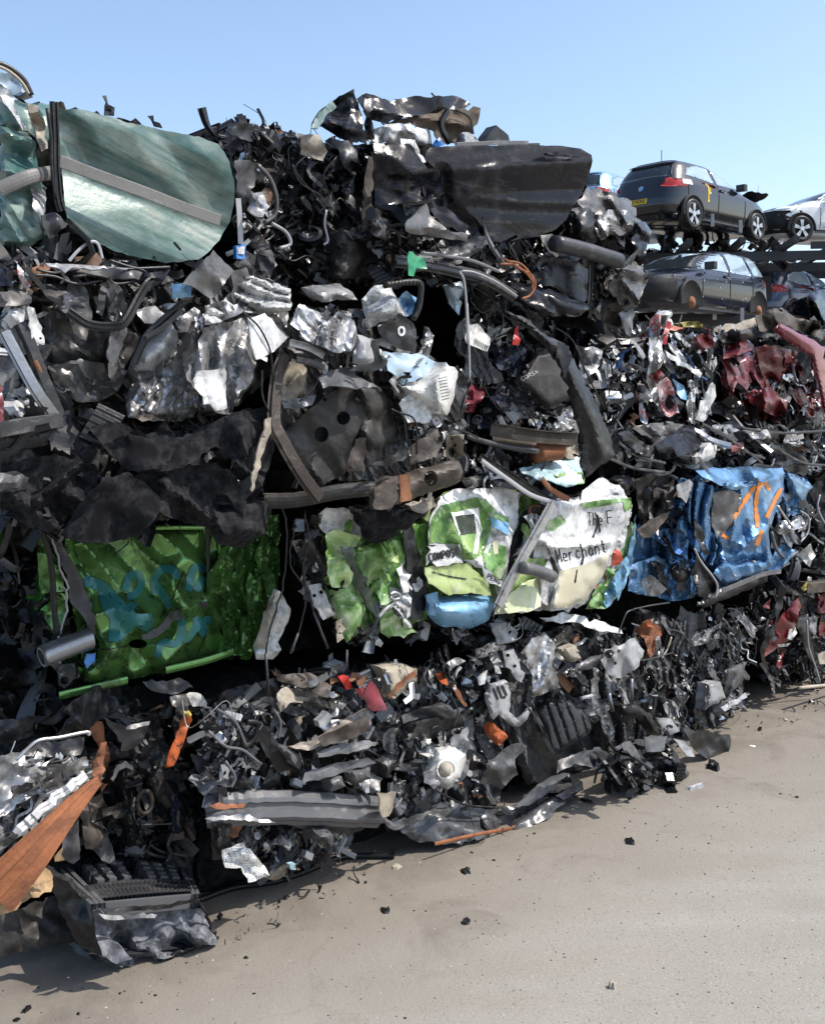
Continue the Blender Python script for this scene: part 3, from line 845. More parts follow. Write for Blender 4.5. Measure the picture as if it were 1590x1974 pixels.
# ================================================================ TOP ROW
# ---- teal car
t = Thing('scrap_bale', 'teal green crushed car bale with a grey rub strip along its door', 'scrap bale', 225, 500, .12)
view(0, 100, 800)
core(t, '0,190 215,200 620,300 825,350 870,480 865,640 790,770 560,795 200,760 0,770', d=-.1)
pn = P(t, 'door_panel', 'teal', '222,215 330,222 470,262 620,298 760,322 835,352 880,420 897,490 895,590 880,650 840,720 805,760 760,795 640,808 540,790 450,765 350,720 270,680 250,600 240,480 228,400',
      c=(.02, .14), z=[(.3, .018, .2, 2), (.5, .03, 1)], r=[('230,260 300,330 330,420', -.03, .05), ('600,310 700,430 830,560', -.02, .07), ('240,455 400,520 560,580 700,632 842,680', -.045, .12), ('250,230 500,300 800,400', .02, .09)], rag=.8)
B(t, 'rub_strip', 'faded_trim', '228,418,.03 400,482,.04 560,540,.045 700,595,.045 842,645,.04', .03, .02, 'flat')
P(t, 'sill_edge', 'dark_grey', '250,650 350,705 450,752 545,780 540,800 440,775 340,730 255,685', d=-.03, cr=.01, cs=.08)
P(t, 'quarter_panel', 'teal', '0,282 60,288 105,300 132,340 145,420 150,480 178,520 172,600 180,700 130,740 60,748 0,742', d=.0, cr=.02, cs=.16, z=[(.3, .04)], f=[(.13, .05, 1.3), (.05, .01, .9)], w=(.02, .03))
P(t, 'roof_skin', 'teal', '0,112 50,180 110,196 200,200 216,260 175,365 140,330 60,292 0,284', d=-.03, up=25, cr=.02, f=[(.1, .04, .4)], w=(.02, .02))
B(t, 'rub_strip', 'faded_trim', '-5,528,.02 60,498,.03 120,475,.03 198,462,.0', .034, .02, 'round')
P(t, 'torn_edge', 'beige', '105,195 150,205 175,280 185,365 160,380 140,320 118,250', d=.0, cr=.03, cs=.05)
B(t, 'door_seal', 'rubber', '205,190 210,330 212,450 222,560 235,610', .02, .06, 'seal')
T(t, 'seal_lip', 'rubber', '180,215 196,330 198,440 212,560', .008, .07)
P(t, 'corner_trim', 'dark_grey', '160,625 210,612 260,662 190,718 170,680', d=.05, cr=.02, cs=.06, yaw=25)
P(t, 'ragged_lip', 'silver_paint', '120,520 175,515 178,560 168,640 130,600', d=.02, cr=.03, cs=.05)
P(t, 'plastic_shard', 'black_plastic', '396,168 408,166 414,200 440,212 437,243 402,242', d=-.06, cr=.02, cs=.05)
P(t, 'plastic_shard', 'black_plastic', '568,243 584,240 590,262 610,270 622,290 592,286', d=-.08, cr=.02, cs=.05)
P(t, 'plastic_shard', 'black_plastic', '500,262 520,253 545,275 530,284', d=-.08, cr=.02, cs=.05)
scrap(t, '0,755 200,745 540,800 760,800 740,830 500,850 0,850', 70, (.04, .16), 'dark', (-.12, .02))
B(t, 'bent_rod', 'light_grey', '265,800 300,760 345,728 375,735 392,790', .008, .05, 'round')

w_ = Thing('crushed_tailgate', 'curved tailgate frame with cracked glass lying on the top left corner of the pile', 'tailgate', 30, 190, .05)
P(w_, 'glass', 'sky_tinted_glass', '-20,68 35,80 75,115 95,150 50,165 0,140 -20,130', d=0, cr=.02, cs=.08, up=20)
T(w_, 'frame', 'dark_grey', '-30,35 20,50 60,75 95,110 122,165', .013, .03)
T(w_, 'frame', 'beige', '-30,48 15,62 55,88 88,122 110,160', .008, .04)
P(w_, 'inner_skin', 'dark_grey', '40,120 90,130 125,172 70,182 45,160', d=-.03, cr=.02)
P(w_, 'crumpled_skin', 'white_paint', '-20,120 20,135 48,165 60,220 85,262 112,300 90,300 50,240 10,190 -20,170', d=.05, cr=.03, cs=.06)

# ---- dark engine bale
t = Thing('scrap_bale', 'dark tangled bale of black engine parts between the teal door and black door', 'scrap bale', 580, 550, -.02)
core(t, '770,320 870,290 1000,300 1150,330 1250,350 1430,360 1440,900 880,900 900,600 890,430', d=-.16)
P(t, 'crushed_skin', 'black_plastic', '800,330 1000,310 1240,345 1420,370 1425,890 900,890 930,680 890,480', d=-.09, cr=.02, f=[(.1, .08, .2), (.045, .025, .6)], z=[(.3, .05)])
sheets(t, '880,300 1240,340 1420,360 1420,890 900,890 900,500', 16, (.1, .24), ['black_plastic', 'dark_grey', 'black_fabric', 'underbody', 'black_paint'], d=(-.06, .04))
scrap(t, '860,300 1000,300 1240,340 1420,360 1420,900 900,900 1000,700 890,500', 330, (.035, .15), 'black', (-.14, .05), k=(4, 3, 2.4, 2.4, 1.2, 1.6, .6, .8))
scrap(t, '850,400 1000,420 1100,640 1110,780 1060,880 900,860 890,500', 70, (.03, .11), 'silver', (-.06, .05), seed=4)
scrap(t, '760,318 870,285 1000,290 1150,325 1150,350 880,360 800,335', 60, (.04, .14), 'dark', (-.2, .0), seed=7)
P(t, 'wheel_arch_liner', 'black_plastic', '862,300 880,268 905,264 1000,284 1012,325 960,345 890,318', d=.02, up=20, cr=.025, cs=.08, c=(.6, .6))
P(t, 'bracket', 'beige', '1150,312 1225,316 1240,350 1255,380 1238,420 1185,402 1148,392', d=.04, cr=.02, cs=.07, yaw=-15)
P(t, 'splash_guard', 'dark_grey', '1268,330 1350,338 1372,400 1362,470 1320,440 1300,380', d=.03, cr=.03, cs=.07)
P(t, 'rusty_strap', 'brown_metal', '1412,400 1438,400 1428,560 1422,680 1385,688 1395,520', d=.12, cr=.012, cs=.08)
P(t, 'control_box', 'dark_grey', '898,415 958,412 995,462 940,585 910,572 903,480', d=.08, cr=.02, cs=.1, th_=.06, yaw=20)
P(t, 'headlamp_shell', 'silver', '962,540 1008,535 1032,592 990,645 948,602', d=.09, cr=.03, cs=.05, up=25)
T(t, 'lamp_rim', 'dirty_silver', '985,430 1032,480 1058,550 1055,620 1012,655', .013, .06)
T(t, 'lamp_rim', 'light_grey', '1040,655 1095,690 1112,735 1070,752', .011, .06)
P(t, 'connector', 'tag_blue', '905,742 942,738 940,795 906,792', d=.11, cr=.01, th_=.02)
P(t, 'connector_face', 'white_plastic', '910,748 936,746 934,775 912,774', d=.125, cr=.004, th_=.004)
B(t, 'seat_belt', 'light_grey', '912,560 918,640 922,735', .017, .1, 'flat')
T(t, 'hinge_rod', 'light_grey', '1250,605 1244,660 1256,720 1240,738', .007, .1)
P(t, 'gearbox_lump', 'underbody', '1262,700 1370,668 1432,702 1425,760 1470,862 1270,872 1250,800', d=.05, cr=.05, cs=.1, th_=.08, w=(.05, .05))
P(t, 'tin_flap', 'silver', '1330,690 1400,660 1410,700 1350,715', d=.12, cr=.02, up=35)
P(t, 'folded_plate', 'dark_grey', '880,810 1000,760 1065,870 960,880 905,850', d=.03, up=10, cr=.05, cs=.07)
for s in ('1120,430 1150,500 1240,560 1300,640', '1180,390 1130,450 1200,540 1240,600', '1210,560 1260,610 1300,560 1340,600', '1060,760 1120,800 1180,780 1250,820', '940,640 1000,700 980,760 1040,790', '1290,400 1240,470 1260,560 1220,620'):
    T(t, 'wire', 'rubber', s, .005, .07, n=6)
P(t, 'pump', 'dark_grey', '1140,690 1200,670 1235,710 1210,745 1150,740', d=.04, cr=.03, cs=.06, th_=.05, w=(.03, .03))

# ---- black door bale
t = Thing('scrap_bale', 'top row bale of a crushed black car with its long glossy door facing out', 'scrap bale', 920, 550, .12)
view(790, 100, 800)
core(t, '-140,350 0,345 200,370 560,375 680,420 640,600 540,680 440,710 500,860 300,880 -120,870', d=-.14)
view(700, 240, 450)
pn = P(t, 'door_panel', 'black_paint', '430,180 470,150 640,142 1100,140 1350,142 1480,160 1555,205 1562,245 1540,340 1500,440 1430,560 1380,650 1300,720 1180,760 960,800 760,800 700,760 520,640 440,540 530,480 530,330 490,300 420,230',
      d=.03, c=(.02, .1), z=[(.35, .014, .3, 2), (.12, .004, .2, 2)], r=[('480,300 850,290 1000,270 1560,240', .03, .12), ('480,500 700,480 1100,530 1440,530', .007, .05), ('760,560 1100,590 1400,600', -.006, .04), ('530,330 540,480', -.04, .05), ('720,440 800,320 900,300', .01, .03), ('560,560 700,700', -.03, .05)], rag=.7, res=.009)
P(t, 'door_handle', 'black_paint', '1248,190 1310,183 1492,203 1486,218 1310,210 1260,202', d=.085, cr=.002, th_=.02, parent=pn.o)
P(t, 'handle_gap', 'light_grey', '1310,212 1430,216 1385,232 1322,224', d=.075, cr=.002, parent=pn.o)
P(t, 'wing_panel', 'black_paint', '72,128 330,134 440,300 520,300 534,480 400,530 80,548', d=.09, cr=.02, cs=.2, z=[(.3, .04)], r=[('80,185 250,250 370,360', .03, .06), ('90,420 250,500 380,430', -.03, .07), ('520,310 400,420', -.05, .06)])
P(t, 'arch_edge', 'navy_paint', '460,572 560,558 650,640 722,690 700,724 560,692 480,622', d=.11, cr=.015, cs=.1)
P(t, 'lower_flap', 'dirty_silver', '300,650 430,535 480,640 600,730 712,742 710,796 500,766 290,720', d=.14, cr=.012, cs=.12, yaw=10, r=[('300,700 480,700 700,770', .02, .05)])
P(t, 'dark_gap', 'black_fabric', '380,330 520,300 530,480 420,520', d=.045, cr=.02)  # black sheet standing for the shade between wing and door
view(790, 100, 800)
P(t, 'silver_crush', 'white_paint', '-40,330 20,335 60,420 30,430 0,390 -40,380', d=.06, cr=.03, cs=.05)
sheets(t, '-140,620 60,660 300,740 540,700 500,870 250,900 -120,880', 12, (.1, .26), ['black_plastic', 'dark_grey', 'black_paint', 'dirty_silver'], d=(-.06, .05), ang=20)
scrap(t, '-140,700 60,660 240,720 480,715 540,700 500,880 250,900 -120,880', 170, (.04, .16), 'black', (-.12, .04))
scrap(t, '-150,600 0,620 120,700 100,760 -140,760', 40, (.04, .12), 'dark', (-.04, .06), seed=3)
B(t, 'bumper_beam', 'dark_grey', '-60,800 60,815 180,840 290,870 400,935', .04, .06, 'bump')
P(t, 'green_tag', 'tag_green', '-4,764 10,766 25,779 62,787 66,832 22,826 14,858 -4,856', d=.17, cr=.012, cs=.05)
P(t, 'seat_shell', 'dark_grey', '-150,600 -60,590 0,610 -20,690 -90,720 -150,690', d=.03, cr=.05, cs=.08)
for s in ('360,790 420,830 462,850 480,892 460,932 428,945', '345,812 400,815 445,846 470,880', '380,800 430,815 470,868 466,910'):
    T(t, 'burnt_cable', 'orange_rust', s, .008, .14, n=6)
T(t, 'brake_pipe', 'light_grey', '190,842 205,870 214,940 218,1020 222,1115', .008, .2)
T(t, 'brake_pipe', 'light_grey', '196,838 250,845 330,880 410,935', .007, .2)
B(t, 'pillar_trim', 'grey_plastic', '40,770 120,778 240,800 340,840', .012, .1, 'round')
for s in ('330,735 350,780 340,830', '400,730 380,760 410,800', '440,720 470,760 440,790', '90,720 120,780 60,800', '-60,740 0,790 -30,850', '250,740 290,790 270,830'):
    T(t, 'wire', 'rubber', s, .005, .06, n=6)
P(t, 'lower_door', 'black_paint', '470,852 500,790 560,735 640,800 684,832 680,900 662,962 560,905 480,882', d=.02, cr=.02, cs=.2, z=[(.3, .03)])
P(t, 'sill_panel', 'black_paint', '366,880 480,890 600,932 680,962 692,985 650,1012 520,1010 440,982 380,920', d=.08, up=25, cr=.02, cs=.12, w=(.03, .03))
B(t, 'door_frame', 'black_plastic', '690,795 688,900 684,965', .02, .09, 'chan')
T(t, 'tailpipe', 'dark_grey', '552,732 640,752 720,775 800,800', .036, .12, n=14)
P(t, 'hinge_plate', 'dirty_silver', '500,700 545,695 580,770 560,790 520,745', d=.08, cr=.02)

t = Thing('scrap_bale', 'crumpled silver and black bale at the right end of the top row', 'scrap bale', 1180, 640, .0)
core(t, '560,620 680,530 840,590 900,700 890,860 850,980 700,1000 600,900', d=-.12)
P(t, 'roof_skin', 'dirty_silver', '640,568 680,515 762,532 850,572 870,622 850,682 790,702 722,710 700,640', d=.06, up=20, cr=.035, cs=.08)
P(t, 'bonnet_edge', 'silver_paint', '700,645 760,600 830,610 800,690 730,720', d=.09, cr=.04, cs=.06)
P(t, 'air_duct', 'black_plastic', '612,600 690,590 712,640 700,720 640,702', d=.1, cr=.03, cs=.08, w=(.04, .05), th_=.06)
P(t, 'lamp_glass', 'glass_dark', '860,652 900,648 928,690 918,732 872,702', d=.03, cr=.02, w=(.03, .03))
P(t, 'wing_panel', 'black_paint', '820,730 870,690 910,740 905,800 870,830 830,790', d=.04, cr=.04, cs=.08)
P(t, 'side_panel', 'dirty_silver', '760,905 800,832 862,800 902,850 890,930 850,1002 800,965', d=.06, cr=.05, cs=.09, an=1.6)
P(t, 'inner_panel', 'black_plastic', '690,800 760,810 800,860 740,960 690,960', d=.0, cr=.04, cs=.1)
P(t, 'crushed_skin', 'dirty_silver', '590,690 690,560 840,590 895,700 885,860 850,970 700,990 600,880', d=-.03, cr=.02, f=[(.08, .06, .3), (.04, .018, .6)])
sheets(t, '600,700 880,640 900,830 860,1000 700,1020 560,990', 10, (.1, .22), ['black_plastic', 'dirty_silver', 'black_paint', 'dark_grey'], d=(-.02, .07))
scrap(t, '600,720 880,640 910,830 860,1010 700,1030 560,1000', 130, (.03, .13), 'dark', (-.08, .07))
for i in range(4):
    B(t, 'frame_rail', 'dark_grey', f'{770+i*16},{920-i*6} {800+i*14},{840-i*5} {850+i*8},{780-i*8}', .008, .09, 'round')
P(t, 'rusty_flap', 'brown_metal', '690,990 790,960 850,975 860,1040 800,1060 720,1020', d=.03, up=-20, cr=.03, cs=.06)
P(t, 'bent_flap', 'light_grey', '800,1000 850,960 862,1000 845,1090 820,1060', d=.05, cr=.02)

# ---- loose things lying on the top row
view(0, 0, 1590)
t = Thing('crushed_bonnet', 'torn black bonnet with a tan underside lying on top of the black door bale', 'car bonnet', 780, 280, -.05)
P(t, 'torn_corner', 'black_paint', '600,246 614,216 645,190 681,170 690,196 700,230 706,276 650,264 620,242', d=.06, cr=.06, cs=.12, yaw=-20, up=15)
P(t, 'corner_edge', 'teal', '600,246 614,216 640,194 650,205 628,225 612,248', d=.085, cr=.02, up=30)
P(t, 'skin', 'black_paint', '688,188 705,178 752,194 800,184 882,186 908,200 892,215 800,222 740,236 708,226', d=.04, up=12, cr=.025, cs=.16)
P(t, 'underside', 'tan_liner', '738,238 800,222 882,210 926,207 919,238 905,262 880,276 846,279 836,252 790,240', d=.03, cr=.025, cs=.1, an=2, ca=1.3)
P(t, 'hinge_arm', 'black_plastic', '700,182 722,188 716,230 722,272 700,270 706,226', d=.08, cr=.03, cs=.05)
B(t, 'strut', 'black_plastic', '862,214 850,240 866,276', .016, .06, 'box')
B(t, 'strut', 'rubber', '878,210 905,226 912,258', .01, .06, 'round')
scrap(t, '640,200 720,190 900,195 915,260 860,278 700,270 620,250', 14, (.03, .1), 'dark', (-.1, .02))
t = Thing('crumpled_airbag', 'crumpled white airbag stuffed under the torn black bonnet', 'airbag', 775, 285, .0)
P(t, 'cloth', 'white_fabric', '712,277 716,251 746,238 790,237 826,248 834,286 800,282 760,277', d=.06, cr=.05, cs=.06, w=(.03, .03), c=(1.5, 1.5), res=.009)
t = Thing('plastic_bag', 'small scrap of bright blue film beside the white airbag', 'plastic film', 845, 282, .0)
P(t, 'film', 'tag_blue', '832,281 838,270 847,265 859,279 846,282', d=.08, cr=.02, cs=.03, res=.008)
P(t, 'clear_film', 'light_grey', '878,280 884,258 902,254 912,262 932,276 905,282', d=.06, cr=.04, cs=.04, res=.008)
t = Thing('mirror_housing', 'black pointed mirror housing standing on the edge of the black door bale', 'mirror housing', 955, 276, .02)
P(t, 'shell', 'black_plastic', '931,274 944,256 956,240 980,260 983,272', d=.03, cr=.004, th_=.06, rag=.4, r=[('944,270 957,242', .012, .03)])
t = Thing('trim_plank', 'thin grey trim strip lying flat along the top of the black door', 'trim strip', 960, 278, .02)
B(t, 'strip', 'grey_plastic', '880,278 950,275 1018,274', .014, .1, 'flat', smooth=False)
B(t, 'lip', 'dark_grey', '960,279 1040,277', .008, .1, 'flat', smooth=False)

# ================================================================ SECOND ROW FROM THE TOP
view(0, 480, 560)
t = Thing('scrap_bale', 'bale of white and rusty frame rails at the left edge above dark carpet', 'scrap bale', 60, 870, .2)
core(t, '0,230 220,240 245,500 320,900 330,1010 290,1060 0,1120', d=-.14)
sheets(t, '0,240 220,250 240,500 310,880 0,1000', 9, (.1, .22), ['silver_paint', 'white_paint', 'dark_grey', 'dirty_silver'], d=(-.04, .03))
P(t, 'inner_wing', 'white_paint', '20,382 80,322 132,332 130,392 60,432', d=.05, cr=.04, cs=.06, up=20)
P(t, 'bracket', 'white_paint', '150,312 186,322 246,505 242,526 170,496', d=.06, cr=.015, cs=.08, yaw=20, holes=[(222, 488, 8)])
P(t, 'top_flap', 'dirty_silver', '-10,232 60,225 122,232 176,262 170,292 62,312 -10,312', d=.07, up=30, cr=.03, cs=.07)
B(t, 'frame_rail', 'steel', '22,452,.03 100,600,.05 200,780,.07 322,950,.06', .022, .05, 'hat')
B(t, 'frame_rail', 'dark_grey', '110,402,.0 180,560,.02 240,720,.03 325,915,.03', .024, .04, 'box')
B(t, 'rusty_rail', 'rust', '190,610 250,725 322,905', .011, .08, 'round')
P(t, 'inner_panel', 'silver_paint', '-5,592 60,580 98,640 105,700 152,802 60,792 -5,722', d=.02, cr=.03, cs=.1)
P(t, 'lower_panel', 'white_paint', '15,832 150,830 202,880 216,912 100,917 20,902', d=.05, up=25, cr=.02, cs=.08)
T(t, 'spring_eye', 'light_grey', '130,850 160,840 190,860 185,885 160,880 150,862', .014, .08)
B(t, 'cross_member', 'dark_grey', '-10,990,.1 150,962,.1 322,938,.08', .034, .03, 'box')
B(t, 'door_seal', 'rubber', '-10,1065,.1 100,1052,.1 230,1030,.1 335,990,.06', .042, .0, 'round')
P(t, 'bumper_end', 'maroon', '-5,742 20,762 24,940 -5,952', d=.12, cr=.02)
P(t, 'torn_sheet', 'navy_paint', '-10,52 60,38 82,120 72,212 -10,202', d=.04, cr=.05, cs=.08)
P(t, 'painted_strip', 'poster_print', '80,58 112,100 168,202 142,216 110,160', d=.08, cr=.02)
B(t, 'bent_strip', 'black_plastic', '140,100 190,160 242,222', .012, .06, 'flat')
P(t, 'foam_block', 'cardboard', '-10,1095 112,1078 60,1140 -10,1170', d=.05, up=-20, cr=.03)
scrap(t, '0,210 230,250 250,520 320,880 300,1000 0,1080', 120, (.03, .13), 'mix', (-.12, .03))
scrap(t, '0,40 160,60 240,230 0,240', 50, (.03, .12), 'mix', (-.12, .03), seed=2)

t = Thing('scrap_bale', 'silver car crushed into creased sheets with torn white end, under the teal door', 'scrap bale', 330, 820, .14)
core(t, '220,190 740,170 1250,130 1560,200 1560,600 1260,880 1100,920 690,900 330,810 250,500', d=-.14)
P(t, 'crushed_skin', 'dirty_silver', '226,240 740,230 1000,300 1300,190 1570,200 1575,520 1480,700 1300,860 1100,930 690,905 330,815 240,560', d=-.03, cr=.02, cs=.1, z=[(.3, .05)], f=[(.075, .07, .25), (.03, .018, .6)], res=.009)
sheets(t, '240,260 740,300 1100,300 1250,160 1560,220 1560,500 1100,560 700,660 260,560', 16, (.1, .25), ['dirty_silver', 'silver_paint', 'dirty_silver', 'dark_grey', 'silver'], d=(.02, .12), ang=60)
P(t, 'crushed_block', 'silver_paint', '690,690 760,520 900,420 1110,380 1300,250 1565,235 1585,480 1410,620 1395,730 1280,860 1100,905 850,935 690,905', d=.08, cr=.015, z=[(.35, .05)], f=[(.1, .075, .35), (.045, .022, -.1)], res=.008, w=(.05, .06))
P(t, 'crushed_block', 'dirty_silver', '225,290 420,280 740,300 800,470 740,640 640,790 420,850 290,740 240,560', d=.0, cr=.015, z=[(.35, .05)], f=[(.1, .07, 1.1), (.045, .02, .7)], res=.008, w=(.04, .05))
P(t, 'wing_panel', 'dirty_silver', '238,300 300,288 420,380 560,432 740,440 802,470 765,560 722,640 702,662 640,780 560,832 420,830 300,722 250,560', d=.02, cr=.02, cs=.13, w=(.02, .02), z=[(.3, .05, .5, 1.8)], f=[(.09, .05, 1.2), (.035, .014, .8)], res=.009)
P(t, 'lower_skin', 'dirty_silver', '260,640 440,600 640,650 700,670 640,780 540,835 420,835 310,760', d=.07, cr=.012, cs=.08, f=[(.05, .035, 1.45)], res=.009)
P(t, 'splash_tray', 'underbody', '226,195 400,188 556,200 562,290 542,372 640,432 440,402 340,302 250,262', d=.07, cr=.045, cs=.1, up=15)
B(t, 'rubber_band', 'rubber', '370,340,.02 480,410,.03 600,424,.04 680,402,.05 760,262,.03 812,182,.02 855,172,.0', .022, .12, 'seal')
B(t, 'rubber_band', 'dark_grey', '540,372 568,232 602,190 660,258 694,402', .018, .1, 'flat', wob=.003)
B(t, 'trim_loop', 'dirty_silver', '690,380 780,240 840,180 910,170 940,200', .018, .1, 'flat', wob=.003)
P(t, 'crushed_tin', 'silver', '590,335 640,255 672,332 662,432 600,382', d=.13, cr=.04, cs=.05)
pn = P(t, 'bonnet_corner', 'silver_paint', '740,642 762,540 902,420 942,414 1006,530 900,602 830,662 740,672', d=.13, cr=.018, cs=.16, yaw=-8, up=12, w=(.03, .03), holes=[(972, 531, 13)], r=[('740,650 850,560 960,440', .02, .06)])
P(t, 'inner_skin', 'silver_paint', '745,332 850,310 902,350 862,412 790,402', d=.08, cr=.02, up=25)
P(t, 'inner_skin', 'silver_paint', '950,402 1062,318 1102,342 1092,422 1040,462 960,452', d=.08, cr=.03, cs=.07, up=20)
B(t, 'window_frame', 'black_plastic', '730,625 800,480 880,400 960,330 1042,258', .02, .15, 'round')
B(t, 'window_frame', 'dark_grey', '800,480 900,420 1000,330', .012, .17, 'flat')
P(t, 'radiator_plate', 'dirty_silver', '1000,192 1168,4 1272,112 1202,232 1150,272 1050,202', d=.26, cr=.012, cs=.12, yaw=10, up=12, r=[('1100,80 1230,180', .02, .05)])
P(t, 'paper_label', 'pale_blue', '935,190 1052,202 1042,262 940,272', d=.2, cr=.015, cs=.05)
for s in ('200,110 300,130 420,110 560,160 700,150', '260,85 400,88 540,98 680,108 800,104 930,98', '180,140 300,150 420,190 560,170', '600,60 690,90 790,120 800,160', '330,120 350,160 330,190', '400,150 560,140 640,190 800,160'):
    T(t, 'bent_rod', 'dark_grey', s, .007, .1, n=6)
P(t, 'flattened_sheet', 'black_paint', '180,140 330,100 560,120 800,130 930,110 900,170 700,180 450,190 250,175', d=.08, up=35, cr=.04, cs=.1, an=3)
P(t, 'flattened_sheet', 'dirty_silver', '420,120 560,100 780,125 760,165 560,150', d=.1, up=40, cr=.03, cs=.08, an=3)
P(t, 'chrome_strip', 'silver', '255,78 400,84 540,95 700,102 700,112 540,106 330,105 260,92', d=.16, up=40, cr=.008)
pn = P(t, 'torn_end_panel', 'silver_paint', '1110,432 1202,402 1350,370 1490,372 1582,480 1500,542 1402,602 1390,702 1350,762 1282,832 1272,912 1182,892 1110,862 1020,682 1082,562', d=.2, cr=.012, cs=.12, z=[(.3, .03)], f=[(.09, .05, .15), (.035, .014, -.2)], res=.009, rag=2.5, holes=[(1286, 750, 13)], r=[('1245,430 1255,640 1262,890', -.04, .03), ('1120,460 1160,600 1100,820', -.04, .03), ('1350,380 1390,600', -.05, .04)])
P(t, 'white_flap', 'white_paint', '1360,380 1450,350 1575,485 1500,560 1405,605 1372,520', d=.27, cr=.012, cs=.15, yaw=15, up=8, rag=1)
P(t, 'white_flap', 'white_paint', '1080,670 1230,650 1245,870 1180,885 1115,850 1060,720', d=.25, cr=.014, cs=.14, yaw=10)
S(pn, 'chalk_mark', 'ink', ['1255,500 1280,500 1262,530 1290,540', '1310,480 1335,500 1330,530 1310,520 1312,490', '1280,640 1305,650 1290,670 1310,690 1290,710 1275,700'], 5, off=.006)
P(t, 'crushed_tank', 'silver', '690,862 722,742 782,702 1000,690 1082,762 1100,880 1000,942 840,932 702,922', d=.14, cr=.02, cs=.075, z=[(.2, .03)], w=(.03, .04), f=[(.05, .04, .5), (.025, .014, -.4)], res=.008)
P(t, 'rust_patch', 'brown_metal', '690,862 720,842 800,900 900,932 840,945 702,925', d=.17, cr=.03, cs=.04)
P(t, 'crumpled_roof', 'white_paint', '1110,352 1202,292 1302,202 1400,152 1592,222 1592,330 1480,352 1302,342 1202,402 1122,412', d=.16, up=35, cr=.02, cs=.06, z=[(.2, .04)], f=[(.05, .045, 1.2), (.025, .015, .7)], res=.008)
P(t, 'crumpled_edge', 'silver', '1120,310 1200,285 1300,300 1330,345 1250,380 1130,400', d=.22, up=25, cr=.04, cs=.045, res=.01)
T(t, 'torn_wire', 'rubber', '1330,345 1420,430 1480,560 1490,700', .005, .28)
scrap(t, '220,130 740,130 1000,180 1100,280 740,330 240,240', 90, (.04, .16), 'dark', (-.12, .06))
scrap(t, '900,420 1100,300 1250,120 1590,180 1590,420 1100,500', 80, (.03, .11), 'silver', (-.05, .1), seed=2)
scrap(t, '250,700 700,680 1000,900 1250,880 1000,960 600,930 330,860', 60, (.03, .12), 'brown', (-.06, .05), seed=3)

t = Thing('crushed_interior', 'black carpet and plastic undertray hanging out between the silver bale and green panel', 'carpet', 270, 1010, .3)
core(t, '0,930 330,870 700,930 1000,980 1270,900 1480,900 1480,1200 1400,1420 900,1440 560,1560 0,1480', d=-.2, amp=.06)
P(t, 'undertray', 'black_fabric', '330,1570 420,1420 560,1252 700,1222 820,1300 900,1402 790,1560 600,1610 400,1600', d=.1, cr=.03, cs=.2, yaw=-15, r=[('560,1260 440,1560', .05, .08)])
P(t, 'dark_skin', 'black_plastic', '0,960 340,900 700,960 1000,1000 1300,900 1460,960 1440,1380 900,1430 560,1500 300,1540 0,1450', d=-.06, cr=.02, f=[(.12, .08, .9), (.05, .02, .5)], z=[(.4, .06)])
P(t, 'carpet', 'black_fabric', '490,980 640,940 760,1000 1000,1030 1180,940 1340,880 1400,1000 1330,1200 1180,1080 1000,1200 760,1230 560,1080', d=.05, cr=.06, cs=.14, an=1.8, ca=1.0)
P(t, 'carpet', 'black_fabric', '1330,880 1482,860 1500,1100 1400,1400 1330,1480 1240,1300', d=.03, cr=.05, cs=.12, an=2, ca=1.4)
P(t, 'carpet', 'black_fabric', '690,1252 1000,1180 1250,1202 1352,1350 1330,1480 1100,1520 900,1460 760,1420', d=.04, cr=.06, cs=.12, an=1.5)
P(t, 'carpet', 'black_fabric', '0,1180 300,1120 520,1180 560,1250 420,1420 300,1560 120,1500 0,1420', d=.0, cr=.06, cs=.15, an=1.5)
P(t, 'arch_liner', 'black_fabric', '560,1080 700,1000 960,1090 900,1200 700,1220', d=.09, cr=.03, cs=.1, c=(.6, .6))
P(t, 'hanging_flap', 'black_fabric', '1120,1450 1330,1340 1500,1380 1450,1560 1300,1640 1180,1600', d=.06, cr=.04, cs=.12, w=(.05, .04))
P(t, 'torn_strip', 'beige', '1452,932 1482,925 1484,1000 1442,1110 1384,1330 1372,1320 1402,1120 1440,1010', d=.17, cr=.012, cs=.06, yaw=25)
P(t, 'grey_scrap', 'grey_plastic', '0,1225 90,1215 160,1250 150,1320 60,1310 0,1330', d=.02, cr=.04, cs=.05)
scrap(t, '0,900 340,880 700,960 1300,920 1480,1000 1420,1420 900,1440 300,1560 0,1480', 150, (.05, .2), 'black', (-.14, .03), k=(6, 3, 1, 1, .8, .8, .2, .2))
scrap(t, '330,1000 700,1080 1000,1230 1400,1300 1480,1440 900,1480 420,1400', 18, (.05, .14), 'black', (-.1, .03), seed=5)

